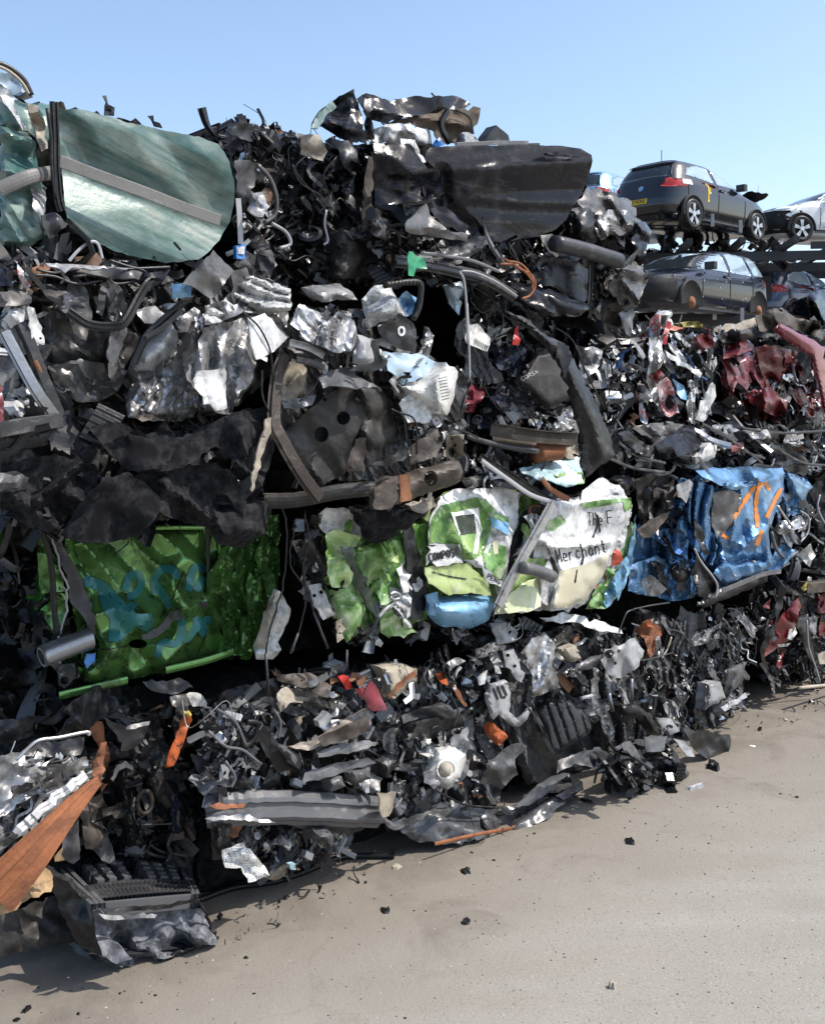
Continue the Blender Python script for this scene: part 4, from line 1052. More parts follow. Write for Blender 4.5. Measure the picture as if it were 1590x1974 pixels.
view(440, 500, 520)
t = Thing('scrap_bale', 'crushed car underbody with round holes in its floor plate beside a white bottle', 'scrap bale', 700, 980, .2)
core(t, '270,560 700,420 1080,460 1340,760 1370,1010 1350,1290 900,1450 500,1410 300,1120', d=-.2)
P(t, 'crushed_skin', 'dirty_silver', '300,480 420,270 700,300 1080,460 1340,700 1380,1010 1340,1250 900,1300 500,1300 300,1060', d=.05, cr=.015, cs=.09, z=[(.3, .04)], f=[(.08, .07, .5), (.035, .02, .2)], res=.008)
sheets(t, '340,400 700,300 1100,420 1330,760 1380,1000 1100,1000 800,640 480,640', 14, (.08, .2), ['silver', 'dirty_silver', 'light_grey', 'silver_paint', 'dark_grey'], d=(.03, .14), ang=60)
P(t, 'floor_plate', 'underbody', '330,1012 480,880 722,698 762,762 822,940 762,1022 742,1062 692,1250 562,1332 470,1252 380,1132', d=.1, cr=.02, cs=.16, yaw=-8, holes=[(678, 935, 40), (550, 1030, 42, 1.1), (640, 760, 12), (570, 825, 12)], r=[('340,1020 560,1320', .03, .05), ('480,880 700,1240', .015, .05)])
P(t, 'floor_flap', 'underbody', '748,742 880,735 932,800 986,960 986,1092 830,1132 770,1022 812,940', d=.14, cr=.018, cs=.16, yaw=15, w=(.03, .03))
P(t, 'folded_lip', 'grey_plastic', '530,702 602,652 702,638 752,682 882,750 730,760 640,742 560,760', d=.2, up=40, cr=.02, cs=.07)
P(t, 'bracket', 'brown_metal', '710,1172 752,1062 812,1050 806,1252 700,1252', d=.19, cr=.012, cs=.1, holes=[(720, 1225, 7)])
B(t, 'frame_rail', 'brown_metal', '335,560,.0 285,700,.02 268,950,.05 312,1060,.06 420,1250,.07 535,1410,.05', .032, .12, 'hat')
P(t, 'inner_sill', 'beige', '330,602 402,600 462,642 442,762 380,842 310,832', d=.08, cr=.025, cs=.1, yaw=20)
P(t, 'torn_lip', 'light_grey', '310,830 400,815 520,800 500,850 420,880 330,870', d=.13, up=30, cr=.03, cs=.04)
P(t, 'bumper_beam', 'brown_metal', '850,1342 922,1280 1062,1268 1152,1230 1362,1188 1384,1250 1352,1322 1202,1372 1062,1422 930,1474 858,1474', d=.2, cr=.022, cs=.12, w=(.03, .04), holes=[(1195, 1290, 40, 1.15)], r=[('860,1400 1360,1230', .03, .05)], th_=.02)
P(t, 'beam_bracket', 'rust', '1010,1272 1070,1262 1082,1422 1012,1432', d=.25, cr=.006, cs=.1)
P(t, 'beam_bracket', 'brown_metal', '860,1345 990,1310 1000,1420 940,1470 862,1474', d=.24, cr=.012, cs=.1)
B(t, 'exhaust_pipe', 'underbody', '160,1425,-.05 400,1418,.0 640,1372,.04 860,1350,.06', .042, .12, 'round')
P(t, 'strap', 'rubber', '802,1212 902,1190 1052,1098 1066,1140 1030,1190 902,1216', d=.22, cr=.006)
P(t, 'ribbed_plate', 'brown_metal', '1060,1112 1232,1000 1262,1100 1232,1162 1070,1212', d=.16, cr=.012, cs=.1, z=[(.02, .008, 1.2, 6)], holes=[(1235, 1065, 22)])
P(t, 'beam_end', 'beige', '1290,1040 1390,1030 1385,1150 1330,1190 1270,1160', d=.14, cr=.05, cs=.06)
bt = P(t, 'washer_bottle', 'white_plastic', '1050,752 1132,720 1222,680 1282,608 1352,660 1332,800 1292,922 1182,872 1072,802', d=.2, cr=.012, cs=.15, th_=.09, w=(.03, .05), r=[('1225,690 1240,900', .03, .04)])
S(bt, 'moulded_text', 'grey_plastic', [f'{1238+i*3},{700+i*18} {1290+i*2},{690+i*18}' for i in range(8)], 4, curve=False)
P(t, 'bright_sheet', 'white_paint', '1005,850 1112,738 1202,860 1182,962 1060,962', d=.15, up=25, cr=.02, cs=.1)
P(t, 'cracked_mirror', 'sky_tinted_glass', '890,542 1132,556 1250,612 1152,690 1050,752 940,652', d=.1, up=20, cr=.02, cs=.1)
P(t, 'crushed_wing', 'silver', '368,382 420,262 562,322 502,502 452,472', d=.16, cr=.015, up=15, z=[(.15, .03)], f=[(.045, .04, .4), (.02, .01, .1)], res=.008)
P(t, 'crushed_wing', 'silver', '515,500 572,380 642,308 742,360 762,440 722,542 622,545', d=.2, cr=.015, up=15, z=[(.15, .03)], f=[(.05, .045, -.2), (.022, .012, .2)], res=.008)
P(t, 'lamp_dome', 'light_grey', '735,605 762,440 842,470 872,602 802,632', d=.24, cr=.012, w=(.05, .05), up=15)
P(t, 'lamp_housing', 'black_plastic', '848,478 880,488 912,588 942,590 922,642 842,662 730,652 742,630 862,602', d=.26, cr=.012, cs=.08)
P(t, 'roof_skin', 'silver_paint', '430,162 560,150 662,144 732,190 762,240 640,232 560,252 480,212', d=.12, up=45, cr=.015, cs=.15, w=(.03, .03))
P(t, 'white_tub', 'white_paint', '790,232 862,150 942,144 1002,240 1062,330 962,342 842,402 800,302', d=.16, cr=.04, cs=.1, up=15, w=(.03, .03))
pz = P(t, 'black_cover', 'black_plastic', '878,402 1002,318 1092,372 1112,502 1100,552 1000,522 902,452', d=.2, cr=.015, cs=.12)
S(pz, 'painted_ring', 'white_paint', ['1020,395 1005,410 1008,435 1022,445 1036,432 1036,408 1022,396'], 13)
P(t, 'blue_glass', 'pale_blue', '990,242 1052,185 1112,222 1082,320 1060,332', d=.12, cr=.03, cs=.08)
T(t, 'hose', 'rubber', '920,152 1000,140 1060,132 1130,140 1132,220 1120,290 1090,350', .018, .2, n=10)
for i in range(8):
    T(t, 'hose_clip', 'brown_metal', f'{940+i*22},{128-i*1} {944+i*22},{158-i*1}', .006, .23, n=6, smooth=False)
P(t, 'cross_panel', 'dark_grey', '380,470 560,540 600,600 420,570 350,520', d=.18, cr=.02, up=30)
B(t, 'seat_rail', 'steel', '360,490 470,520 560,570', .018, .2, 'chan')
B(t, 'seat_rail', 'dark_grey', '400,590 500,610 560,640', .014, .2, 'hat')
scrap(t, '340,380 700,300 1100,380 1130,560 800,660 480,640', 110, (.025, .1), 'silver', (-.05, .12))
scrap(t, '960,880 1180,900 1390,980 1390,1250 1250,1220 1080,1200', 110, (.025, .1), 'mix', (-.03, .14), seed=2)
scrap(t, '900,640 1050,760 1010,900 960,880', 30, (.03, .09), 'dark', (-.03, .1), seed=3)
scrap(t, '300,1120 500,1320 900,1400 1350,1300 1380,1200 1000,1250 600,1330', 60, (.03, .1), 'brown', (.0, .12), seed=4)
for s in ('540,690 500,760 420,840', '200,650 200,800 240,900', '960,880 1030,930 1050,1080', '1000,900 1100,950 1110,1150', '1330,1000 1400,1020 1470,1050'):
    T(t, 'wire', 'rubber', s, .006, .2, n=6)

t = Thing('hanging_flap', 'black rubber flap hanging down over the white and green printed panel', 'rubber flap', 750, 1040, .24)
view(0, 0, 1590)
P(t, 'sheet', 'black_fabric', '672,978 740,968 800,972 824,984 796,1012 752,1038 722,1048 704,1040 690,1010', d=.02, cr=.03, cs=.12, w=(.03, .03), up=-10)
P(t, 'torn_lip', 'beige', '780,972 835,958 845,975 815,990', d=.04, cr=.02, up=20)
view(880, 540, 710)
t = Thing('scrap_bale', 'bale of wires and black panels with a dusty lettered cover', 'scrap bale', 1020, 880, .02)
core(t, '10,60 460,30 640,180 700,300 660,640 520,700 120,660 10,660', d=-.2)
scrap(t, '10,40 250,90 450,280 660,250 700,600 520,690 200,660 20,680', 300, (.04, .17), 'dark', (-.16, .06), k=(5, 3, 1.8, 2.6, 1.2, 1.6, .5, .6))
scrap(t, '150,480 300,560 500,560 500,660 160,640', 50, (.04, .13), 'silver', (-.02, .07), seed=3)
scrap(t, '540,280 640,240 760,480 780,620 640,620 560,480', 50, (.04, .13), 'silver', (-.05, .03), k=(2, 5, 2, 2, 1, 1, 1, 0), seed=5)
P(t, 'crushed_skin', 'black_paint', '20,80 250,70 450,200 640,240 690,420 650,620 500,680 130,650 20,640', d=-.09, cr=.02, f=[(.1, .08, .1), (.045, .02, .4)], z=[(.3, .04)])
sheets(t, '30,80 250,100 450,280 680,260 690,600 500,660 200,640 30,640', 22, (.1, .26), ['black_plastic', 'dark_grey', 'dirty_silver', 'navy_paint', 'black_paint', 'silver'], d=(-.06, .06))
pn = P(t, 'lettered_cover', 'underbody', '268,440 340,302 420,298 472,420 502,502 402,560 382,548', d=.13, cr=.012, cs=.16, up=12, w=(.03, .03))
S(pn, 'lettering', 'light_grey', word('CORSA', 284, 434, 356, 398, 16, .2), 3.4, curve=False)
pw = P(t, 'bar_label', 'white_plastic', '40,192 90,190 146,252 130,308 68,282 42,270', d=.14, cr=.01, cs=.1)
S(pw, 'bar_code', 'ink', [f'{84+i*8},{250+i*5} {80+i*8},{276+i*5}' for i in range(7)], 3, curve=False)
P(t, 'lamp_shard', 'red_plastic', '240,276 254,205 264,192 280,260 268,282', d=.12, cr=.02, cs=.05)
T(t, 'brake_pipe', 'light_grey', '44,100 50,200 54,330 56,430', .008, .16)
P(t, 'glass_shard', 'sky_tinted_glass', '-60,20 20,5 40,60 10,150 -20,120', d=.06, cr=.03, cs=.07)
P(t, 'door_skin', 'navy_paint', '150,280 250,300 330,320 260,420 180,380', d=.04, cr=.04, cs=.1)
P(t, 'door_skin', 'navy_paint', '100,560 200,440 240,560 150,640 90,640', d=.04, cr=.05, cs=.1)
P(t, 'motor_lump', 'maroon', '40,480 110,430 120,500 80,570 40,570', d=.05, cr=.05, cs=.06)
P(t, 'tin_plate', 'silver', '420,560 490,540 510,620 430,640', d=.06, cr=.04, cs=.06)
P(t, 'tin_plate', 'silver', '520,280 630,300 610,380 560,430 530,370', d=.06, cr=.05, cs=.06)
B(t, 'cross_beam', 'brown_metal', '145,645 300,668 410,680 520,684', .045, .14, 'chan')
B(t, 'cross_beam', 'brown_metal', '150,690 300,712 400,708 500,700', .03, .1, 'round')
T(t, 'drive_shaft', 'rust', '340,745 400,738 440,732', .045, .1, n=14)
T(t, 'drive_shaft', 'dark_grey', '40,672 150,705 250,728 350,738', .018, .16)
P(t, 'end_cap', 'beige', '440,720 520,700 535,770 470,780', d=.06, cr=.04, cs=.06)
scrap(t, '10,640 540,700 560,800 300,820 100,780', 80, (.04, .14), 'dark', (-.14, .06), seed=9)
for s in ('60,20 150,80 200,160 180,260', '120,90 220,60 300,120 330,200', '90,300 140,360 120,460 180,560', '0,370 20,400 60,440 30,520 10,640', '420,200 500,260 560,400 640,560', '160,260 230,240 280,330', '300,560 340,620 330,660', '60,90 110,140 160,120 230,170'):
    T(t, 'wire', 'rubber', s, .006, .12, n=6)
P(t, 'side_trim', 'dark_grey', '0,370 50,420 45,460 40,640 10,680 -20,560', d=.1, cr=.03, cs=.1)

t = Thing('bent_bumper', 'long black bumper strip bent over and hanging down onto the printed white panel', 'bumper strip', 1150, 910, .3)
P(t, 'strip', 'black_plastic', '214,130 300,165 382,230 482,290 522,380 582,490 642,620 686,758 620,802 562,852 540,782 532,640 482,480 440,350 332,222 258,168', d=.05, cr=.012, cs=.25, z=[(.4, .03)], r=[('330,200 440,290 500,430 580,600 640,770', .03, .06), ('440,300 560,640 580,800', -.02, .04)], w=(.03, .03), th_=.01)
P(t, 'edge_lip', 'dark_grey', '432,262 480,286 500,330 470,420 446,340', d=.12, yaw=-30, cr=.008)

t = Thing('scrap_bale', 'bale with white strips and red paint flecks, left of the dark red bale', 'scrap bale', 1290, 810, .0)
core(t, '640,250 830,235 1090,225 1140,300 1130,420 1080,600 840,600 700,460', d=-.16)
scrap(t, '650,240 830,220 1110,215 1150,290 1140,420 1080,610 840,610 700,470', 230, (.04, .17), 'whitemix', (-.1, .06), k=(5, 5, 1, 2, 1, 1, .5, .3))
P(t, 'crushed_skin', 'dirty_silver', '650,260 1090,230 1140,310 1125,430 1075,600 850,600 700,470', d=-.07, cr=.02, f=[(.08, .08, .0), (.035, .018, .2)])
sheets(t, '660,250 1100,220 1140,300 1130,420 1070,600 850,600 700,460', 18, (.12, .32), ['white_paint', 'silver', 'dirty_silver', 'black_plastic', 'poster_print', 'dark_grey'], d=(-.04, .07), ang=80, spread=22, asp=(.15, .35))
P(t, 'torn_strip', 'white_paint', '1028,600 1090,452 1112,440 1122,502 1064,615', d=.1, cr=.012, cs=.1)
P(t, 'torn_strip', 'silver', '830,250 880,240 900,330 870,420 850,520 820,440', d=.09, cr=.04, cs=.06, an=2, ca=1.4)
P(t, 'torn_strip', 'white_paint', '900,300 930,320 1060,400 1050,420 910,330', d=.1, cr=.01)
P(t, 'printed_film', 'poster_print', '858,450 910,420 942,480 962,572 920,592 880,545', d=.1, cr=.03, cs=.08)
P(t, 'red_skin', 'red_paint', '1020,250 1090,225 1120,280 1060,310', d=.08, cr=.05, cs=.06)
P(t, 'red_skin', 'red_paint', '840,420 880,350 900,410 865,450', d=.1, cr=.03)
P(t, 'edge_strip', 'light_grey', '760,270 775,262 820,330 805,340', d=.1, cr=.006)
P(t, 'film', 'sky_blue', '930,420 980,450 1000,520 970,510', d=.08, cr=.03)

t = Thing('scrap_bale', 'dark red crushed car at the right edge below the parked cars', 'scrap bale', 1490, 830, .0)
core(t, '1140,280 1240,260 1400,280 1640,330 1640,640 1450,650 1150,640', d=-.18)
P(t, 'crushed_skin', 'red_paint', '1150,290 1400,290 1600,340 1600,560 1400,600 1160,600', d=-.04, cr=.02, f=[(.12, .1, .1), (.05, .02, .3)])
sheets(t, '1150,300 1590,340 1590,600 1450,630 1160,620', 16, (.12, .3), ['red_paint', 'maroon', 'black_plastic', 'dirty_silver', 'dark_grey'], d=(-.04, .07), ang=70)
P(t, 'hump', 'maroon', '1145,392 1180,330 1262,308 1294,350 1252,422 1150,455', d=.06, cr=.03, cs=.15, w=(.05, .05))
P(t, 'side_skin', 'red_paint', '1290,300 1380,278 1412,330 1402,420 1422,502 1350,492 1318,400', d=.08, cr=.045, cs=.1, an=1.5)
P(t, 'side_skin', 'red_paint', '1160,282 1240,250 1292,290 1222,322 1150,342', d=.05, cr=.04, cs=.08, up=20)
P(t, 'lower_skin', 'red_paint', '1240,490 1350,460 1430,530 1420,600 1300,560', d=.07, cr=.06, cs=.09)
P(t, 'roof_rail', 'maroon', '1368,212 1400,186 1502,240 1592,290 1600,620 1572,500 1556,430 1530,330 1430,262', d=.14, cr=.012, cs=.2, w=(.02, .02), r=[('1400,200 1540,290 1580,480', .02, .05)])
scrap(t, '1150,400 1300,330 1590,340 1590,620 1450,640 1160,640', 90, (.04, .15), 'dark', (-.1, .05))
scrap(t, '1180,420 1420,420 1420,600 1200,620', 24, (.05, .16), 'red', (-.02, .07), seed=8)
scrap(t, '1400,400 1590,420 1590,560 1420,560', 60, (.04, .15), 'silver', (-.02, .08), k=(3, 4, 4, 3, 1, 1, 0, 0), seed=4)
P(t, 'carpet_fold', 'brown_metal', '1288,152 1380,120 1442,152 1562,180 1582,252 1442,217 1310,217', d=.06, up=30, cr=.06, cs=.12)
P(t, 'carpet_fold', 'underbody', '1120,240 1300,200 1440,230 1300,260 1150,270', d=.02, up=30, cr=.05, cs=.1)

# ---- loose things on the second row, under the parked cars
t = Thing('cardboard_sheet', 'flat tan cardboard sheet lying on the pile below the estate car', 'cardboard', 1410, 625, -.25)
P(t, 'sheet', 'beige', '1105,212 1292,160 1296,200 1152,232', d=0, up=40, cr=.015, cs=.2)
t = Thing('plastic_sheet', 'orange red plastic sheet lying flat on the row below the parked cars', 'plastic panel', 1280, 635, -.2)
P(t, 'panel', 'orange_plastic', '822,208 932,194 985,206 902,226', d=0, up=40, cr=.02)
t = Thing('foam_strip', 'pale yellow foam strip on the pile in front of the estate car', 'foam strip', 1330, 627, -.3)
P(t, 'strip', 'yellow_plastic', '972,184 1010,178 1062,186 1060,202 980,202', d=0, cr=.02, th_=.05)
t = Thing('plastic_bottle', 'small white bottle end poking up from the pile in front of the estate car', 'bottle', 1285, 615, -.3)
P(t, 'body', 'white_plastic', '886,152 905,132 928,130 932,150 910,182', d=0, cr=.01, th_=.06, w=(.04, .04))
T(t, 'neck', 'white_plastic', '905,178 915,200', .03, -.03, smooth=False)
t = Thing('scrap_heap', 'loose layer of torn strips and plastic on the row below the parked cars', 'scrap heap', 1350, 640, -.15)
scrap(t, '640,222 820,214 1000,216 1200,214 1400,190 1600,180 1600,250 1400,260 1150,250 830,240 660,250', 150, (.04, .13), 'mix', (-.35, .05), face=.3)
B(t, 'bent_rod', 'black_plastic', '812,152 840,180 862,205', .012, .0, 'round')
B(t, 'bent_rod', 'dark_grey', '958,200 965,170 972,150', .012, .0, 'round')
P(t, 'dark_panel', 'black_paint', '1340,160 1440,100 1520,60 1600,40 1600,200 1480,170', d=-.35, cr=.1, cs=.3, up=20)
P(t, 'dark_panel', 'navy_paint', '1460,150 1530,90 1600,70 1600,190 1530,170', d=-.3, cr=.1, cs=.3, up=15)
P(t, 'brown_sheet', 'brown_metal', '1320,150 1400,118 1450,150 1540,170 1500,200 1380,190', d=-.12, cr=.08, cs=.2, up=30)

t = Thing('scrap_bale', 'flattened black bale with white plastic cups between the red bale and the blue panel', 'scrap bale', 1400, 900, .04)
core(t, '570,640 1000,610 1640,640 1640,870 600,870', d=-.16)
P(t, 'crushed_skin', 'black_plastic', '590,650 1000,630 1640,650 1640,820 620,850', d=-.06, cr=.02, f=[(.1, .09, 1.3), (.05, .02, 1.0)])
sheets(t, '620,660 830,640 1100,640 1600,650 1600,800 1100,800 700,820', 26, (.14, .36), ['black_plastic', 'black_paint', 'dark_grey', 'dirty_silver', 'silver', 'light_grey'], d=(-.05, .08), ang=10, spread=25, asp=(.15, .45))
P(t, 'bonnet', 'black_paint', '738,640 902,600 1042,622 1132,702 1082,742 1002,792 862,782 820,702', d=.1, up=25, cr=.05, cs=.18, w=(.04, .05))
P(t, 'bonnet_edge', 'black_plastic', '698,662 740,650 802,700 862,722 832,762 760,742', d=.12, up=10, cr=.04, cs=.1)
P(t, 'silver_crease', 'dirty_silver', '760,640 900,610 980,620 940,660 860,680 800,670', d=.13, up=40, cr=.03, cs=.07)
P(t, 'plastic_cup', 'white_plastic', '1028,764 1080,702 1122,710 1116,768 1060,788', d=.14, cr=.01, th_=.05, w=(.02, .03))
P(t, 'plastic_cup', 'white_plastic', '1010,760 1050,735 1062,780 1030,800', d=.12, cr=.01, th_=.05, w=(.02, .03))
P(t, 'wing_panel', 'black_paint', '1250,690 1400,670 1520,790 1500,851 1380,800 1300,740', d=.06, up=20, cr=.05, cs=.15)
scrap(t, '600,650 830,640 1100,640 1640,640 1640,830 1420,830 1100,830 700,840', 260, (.05, .19), 'mix', (-.16, .08), k=(5, 6, 2.5, 2, 1, 1, .3, .3), face=.5)
for s in ('700,700 780,760 900,790', '1060,620 1160,670 1250,740 1330,770', '1090,640 1200,700 1320,790', '640,760 760,810 900,830', '1400,740 1500,790 1600,800', '1240,640 1400,660 1600,650'):
    B(t, 'trim_strip', 'dark_grey', s, .012, .12, 'round')
P(t, 'white_scrap', 'white_paint', '1260,660 1340,640 1360,680 1280,690', d=.1, up=25, cr=.04)
P(t, 'maroon_scrap', 'maroon', '1180,710 1240,700 1230,740 1190,740', d=.12, cr=.03)

# ================================================================ THIRD ROW
view(0, 950, 600)
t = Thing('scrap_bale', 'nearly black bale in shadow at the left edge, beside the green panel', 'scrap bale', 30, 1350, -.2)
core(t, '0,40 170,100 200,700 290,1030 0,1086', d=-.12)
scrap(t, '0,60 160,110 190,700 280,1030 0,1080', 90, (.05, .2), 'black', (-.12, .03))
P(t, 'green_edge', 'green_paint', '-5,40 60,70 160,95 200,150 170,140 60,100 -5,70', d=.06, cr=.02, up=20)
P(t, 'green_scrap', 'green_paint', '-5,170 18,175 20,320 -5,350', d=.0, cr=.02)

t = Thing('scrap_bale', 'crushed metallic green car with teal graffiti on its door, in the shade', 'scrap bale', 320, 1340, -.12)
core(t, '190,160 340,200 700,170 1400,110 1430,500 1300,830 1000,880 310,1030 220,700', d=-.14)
pn = P(t, 'door_panel', 'green_paint', '330,240 460,215 660,180 700,175 1040,175 1052,440 1100,560 1112,700 1200,720 1212,802 850,910 640,960 560,980 430,970 418,902 500,850 510,780 450,640 440,520 380,420 350,330',
      cr=.02, cs=.3, z=[(.5, .06, .7, 1.5)], f=[(.16, .035, .5)], res=.009, rag=1, w=(.03, .03), holes=[(705, 772, 48, .5)],
      r=[('870,620 1060,560', .03, .05), ('870,600 840,700 720,740', -.05, .04), ('660,250 860,610', -.02, .06), ('900,560 880,480 900,380', .03, .05), ('850,860 1020,700', .03, .05), ('520,880 760,640', .03, .08), ('640,960 660,800', -.03, .06), ('450,640 560,600 760,620', .03, .06)])
S(pn, 'graffiti', 'teal_spray', ['425,445 520,480 600,560 680,640 770,690', '520,480 560,600 600,640', '580,760 600,640 690,620', '600,740 680,660 780,640'], 56, jit=.1)
S(pn, 'graffiti', 'teal_spray', ['640,500 660,430 710,420 720,470 690,520 650,530', '800,520 790,440 830,390 890,400 900,440', '800,470 850,550 870,590', '960,500 985,400 1020,380 1050,400', '1000,500 1040,430'], 40, jit=.1)
S(pn, 'graffiti', 'teal_spray', ['800,840 830,765 900,772 925,720 928,650 945,750 1000,690 1005,640 1040,720 1050,650 1100,660', '570,660 640,600 700,560'], 36, jit=.1)
P(t, 'torn_gash', 'dark_grey', '725,730 800,690 850,640 870,610 960,590 1060,555 1062,580 960,620 880,655 840,710 780,745 730,748', d=.06, cr=.02, cs=.05)
S(pn, 'crack', 'ink', ['550,490 570,550 700,600 730,615', '630,510 730,600 735,612', '655,185 655,260 580,320', '820,640 880,540 940,400', '1010,820 1050,740 1060,660', '450,800 560,800 660,780'], 5, curve=False)
P(t, 'quarter_panel', 'green_paint', '1055,455 1140,280 1210,190 1302,128 1422,110 1432,400 1332,600 1312,722 1242,832 1100,822 1080,602', d=.03, cr=.015, z=[(.3, .05, 1.4, 2)], f=[(.08, .075, .15), (.04, .015, -.2)], res=.008)
P(t, 'inner_skin', 'green_paint', '330,200 700,180 1200,170 1420,120 1420,480 1310,800 1100,850 640,960 430,960 340,400', d=-.06, cr=.02, f=[(.09, .06, .1)])
sheets(t, '1100,250 1400,140 1420,420 1320,650 1230,800 1110,780', 9, (.12, .26), ['green_paint'], d=(.02, .08), ang=85, spread=18, asp=(.2, .4))
P(t, 'front_edge', 'green_paint', '190,215 242,290 302,400 342,500 340,602 312,702 270,722 228,640 204,480', d=.03, cr=.025, cs=.12, an=2, ca=1.4)
for a, b in ((222, 540), (240, 628)):
    T(t, 'bolt', 'dark_grey', f'{a},{b} {a+12},{b+4}', .007, .06, n=8, smooth=False)
P(t, 'door_pillar', 'dark_grey', '218,168 272,190 342,300 422,452 492,652 482,742 430,642 360,562 340,422 262,252', d=.08, yaw=-25, cr=.012, cs=.15)
T(t, 'door_seal', 'rubber', '165,110 200,170 250,300 268,440 276,580 292,730', .016, .09)
T(t, 'torn_edge', 'light_grey', '210,160 260,220 300,360 345,480 340,600 310,700 300,760', .006, .08, wav=.003)
B(t, 'window_ledge', 'green_paint', '340,232 500,208 660,188', .014, .06, 'round')
B(t, 'window_ledge', 'green_paint', '665,184 850,178 1040,178', .012, .06, 'round')
B(t, 'sill', 'green_paint', '845,908 1040,862 1190,812', .022, .07, 'round')
B(t, 'lower_sill', 'green_paint', '300,1038 450,1004 650,958', .022, .04, 'round')
B(t, 'window_slit', 'rubber', '1058,175 1062,300 1066,430', .014, .05, 'round')
for s, r_ in (('212,838 330,792 462,742', .034),):
    q = path3(t, s, .12)
    a = np.linspace(0, 2 * math.pi, 18, endpoint=False)
    o_ = np.stack([np.cos(a), np.sin(a)], 1)
    pr = np.concatenate([o_ * r_, ]); V_, F_ = sweep(q, pr, NW, True)
    V2_, F2_ = sweep(q, pr * .72, NW, True)
    rim_ = np.stack([np.arange(18), (np.arange(18) + 1) % 18, (np.arange(18) + 1) % 18 + len(V_), np.arange(18) + len(V_)], 1)
    mesh('steel_tube', np.concatenate([V_, V2_]), [F_, F2_[:, ::-1] + len(V_), rim_], 'steel', t.o, base=t.base)
P(t, 'tube_bracket', 'steel', '220,840 300,820 330,900 300,930 250,870', d=.08, cr=.03, cs=.07)
P(t, 'end_bracket', 'dark_grey', '300,890 380,870 390,930 330,1000 300,980', d=.08, cr=.03, cs=.07, holes=[(330, 960, 22)])
P(t, 'blue_cap', 'tag_blue', '440,825 490,822 485,860 445,900 430,870', d=.1, cr=.012)
P(t, 'end_flap', 'dark_grey', '215,740 300,760 320,830 230,830', d=.03, cr=.03)
scrap(t, '180,150 260,250 330,560 420,900 320,1000 230,750', 50, (.03, .12), 'green', (-.1, .03))

t = Thing('crumpled_bag', 'crumpled dirty white plastic hanging between the green panel and the loose cables', 'plastic sheet', 530, 1270, -.02)
P(t, 'sheet', 'white_plastic', '1296,790 1330,700 1342,640 1402,488 1442,520 1482,592 1472,662 1420,762 1442,802 1392,852 1310,852', d=.08, cr=.045, cs=.08, an=1.8, ca=1.4, z=[(.2, .04)])
P(t, 'sheet_fold', 'beige', '1300,790 1340,640 1400,500 1390,640 1350,800', d=.1, cr=.03, yaw=-30)

view(540, 860, 700)
t = Thing('scrap_bale', 'crushed van wrapped in a printed garden picture of lawns, white and green', 'scrap bale', 880, 1240, .12)
core(t, '100,400 200,280 560,300 720,200 1030,200 1200,230 1480,190 1530,400 1460,680 1280,710 950,725 890,780 600,790 300,840 130,600', d=-.16)
P(t, 'wrap_skin', 'leaf_print', '150,330 360,300 560,330 660,330 660,640 640,760 440,800 300,830 210,720', d=-.02, cr=.015, f=[(.1, .07, .1), (.04, .014, .3)])
P(t, 'wrap_skin', 'lawn_print', '600,330 720,200 1030,190 1180,240 1080,420 1000,600 940,720 660,700', d=-.01, cr=.015, f=[(.1, .06, .2), (.04, .012, .3)])
P(t, 'wrap_skin', 'white_paint', '990,500 1190,230 1500,190 1540,290 1450,640 1300,712 940,735', d=.03, cr=.015, f=[(.1, .05, .3), (.04, .012, .1)])
sheets(t, '200,380 620,360 640,740 300,800', 9, (.12, .28), ['foliage_print', 'lawn_print', 'leaf_print', 'white_paint'], d=(.0, .06), ang=80, spread=20, asp=(.25, .5))
sheets(t, '980,500 1180,280 1200,560 1000,720', 4, (.1, .2), ['white_paint', 'cushion_print', 'lawn_print'], d=(.05, .09), ang=70, spread=20)
P(t, 'front_corner', 'white_paint', '165,300 200,270 302,272 352,350 356,402 330,442 300,402 232,372 200,382 170,350', d=.04, cr=.03, cs=.05, up=12)
P(t, 'corner_strip', 'lawn_print', '200,382 262,360 352,398 322,442 332,470 250,562 208,562', d=.05, cr=.02, cs=.07)
P(t, 'front_panel', 'foliage_print', '310,452 420,428 542,378 572,480 577,602 562,662 482,722 432,742 390,702 372,622 330,542', d=.04, cr=.014, cs=.2, w=(.02, .02), z=[(.3, .03)])
P(t, 'white_shard', 'white_paint', '510,540 545,500 572,560 565,640 540,640', d=.07, cr=.03)
P(t, 'folded_leaf', 'leaf_print', '208,592 302,590 352,660 372,712 352,792 290,862 250,762 220,682', d=.07, cr=.015, cs=.12, yaw=-20, w=(.03, .04))
P(t, 'folded_edge', 'lawn_print', '210,480 290,500 320,560 300,620 230,620 205,560', d=.08, cr=.03, cs=.05, up=10)
P(t, 'dark_gap', 'dark_print', '262,440 320,440 330,520 400,640 420,760 380,700 320,560', d=.09, cr=.02)  # dark sheet laid over the folds in place of a shaded gap
P(t, 'side_strip', 'foliage_print', '560,342 642,338 645,402 612,502 642,562 602,452', d=.05, cr=.012)
P(t, 'door_post', 'black_plastic', '535,372 582,350 602,460 632,560 652,642 622,762 550,757 572,602', d=.07, cr=.015, cs=.1, yaw=20)
pm = P(t, 'centre_panel', 'white_paint', '652,332 702,220 762,188 1002,184 1048,202 1042,330 1012,420 992,560 962,682 940,602 900,540 800,502 790,440 652,432', d=.06, cr=.018, cs=.16, z=[(.3, .03), (.07, .003)], r=[('745,260 770,400 900,540', .04, .05), ('870,220 960,330 1000,430', .03, .05), ('905,300 880,460', -.03, .04)], rag=1)
D(pm, 'lawn_picture', 'foliage_print', '654,425 660,330 700,262 742,250 880,222 900,250 930,300 905,420 890,470 840,500 800,495 785,430')
D(pm, 'window_border', 'white_paint', '748,290 870,270 882,372 862,472 842,470 858,380 850,296 765,308 790,385 782,395', off=.006)
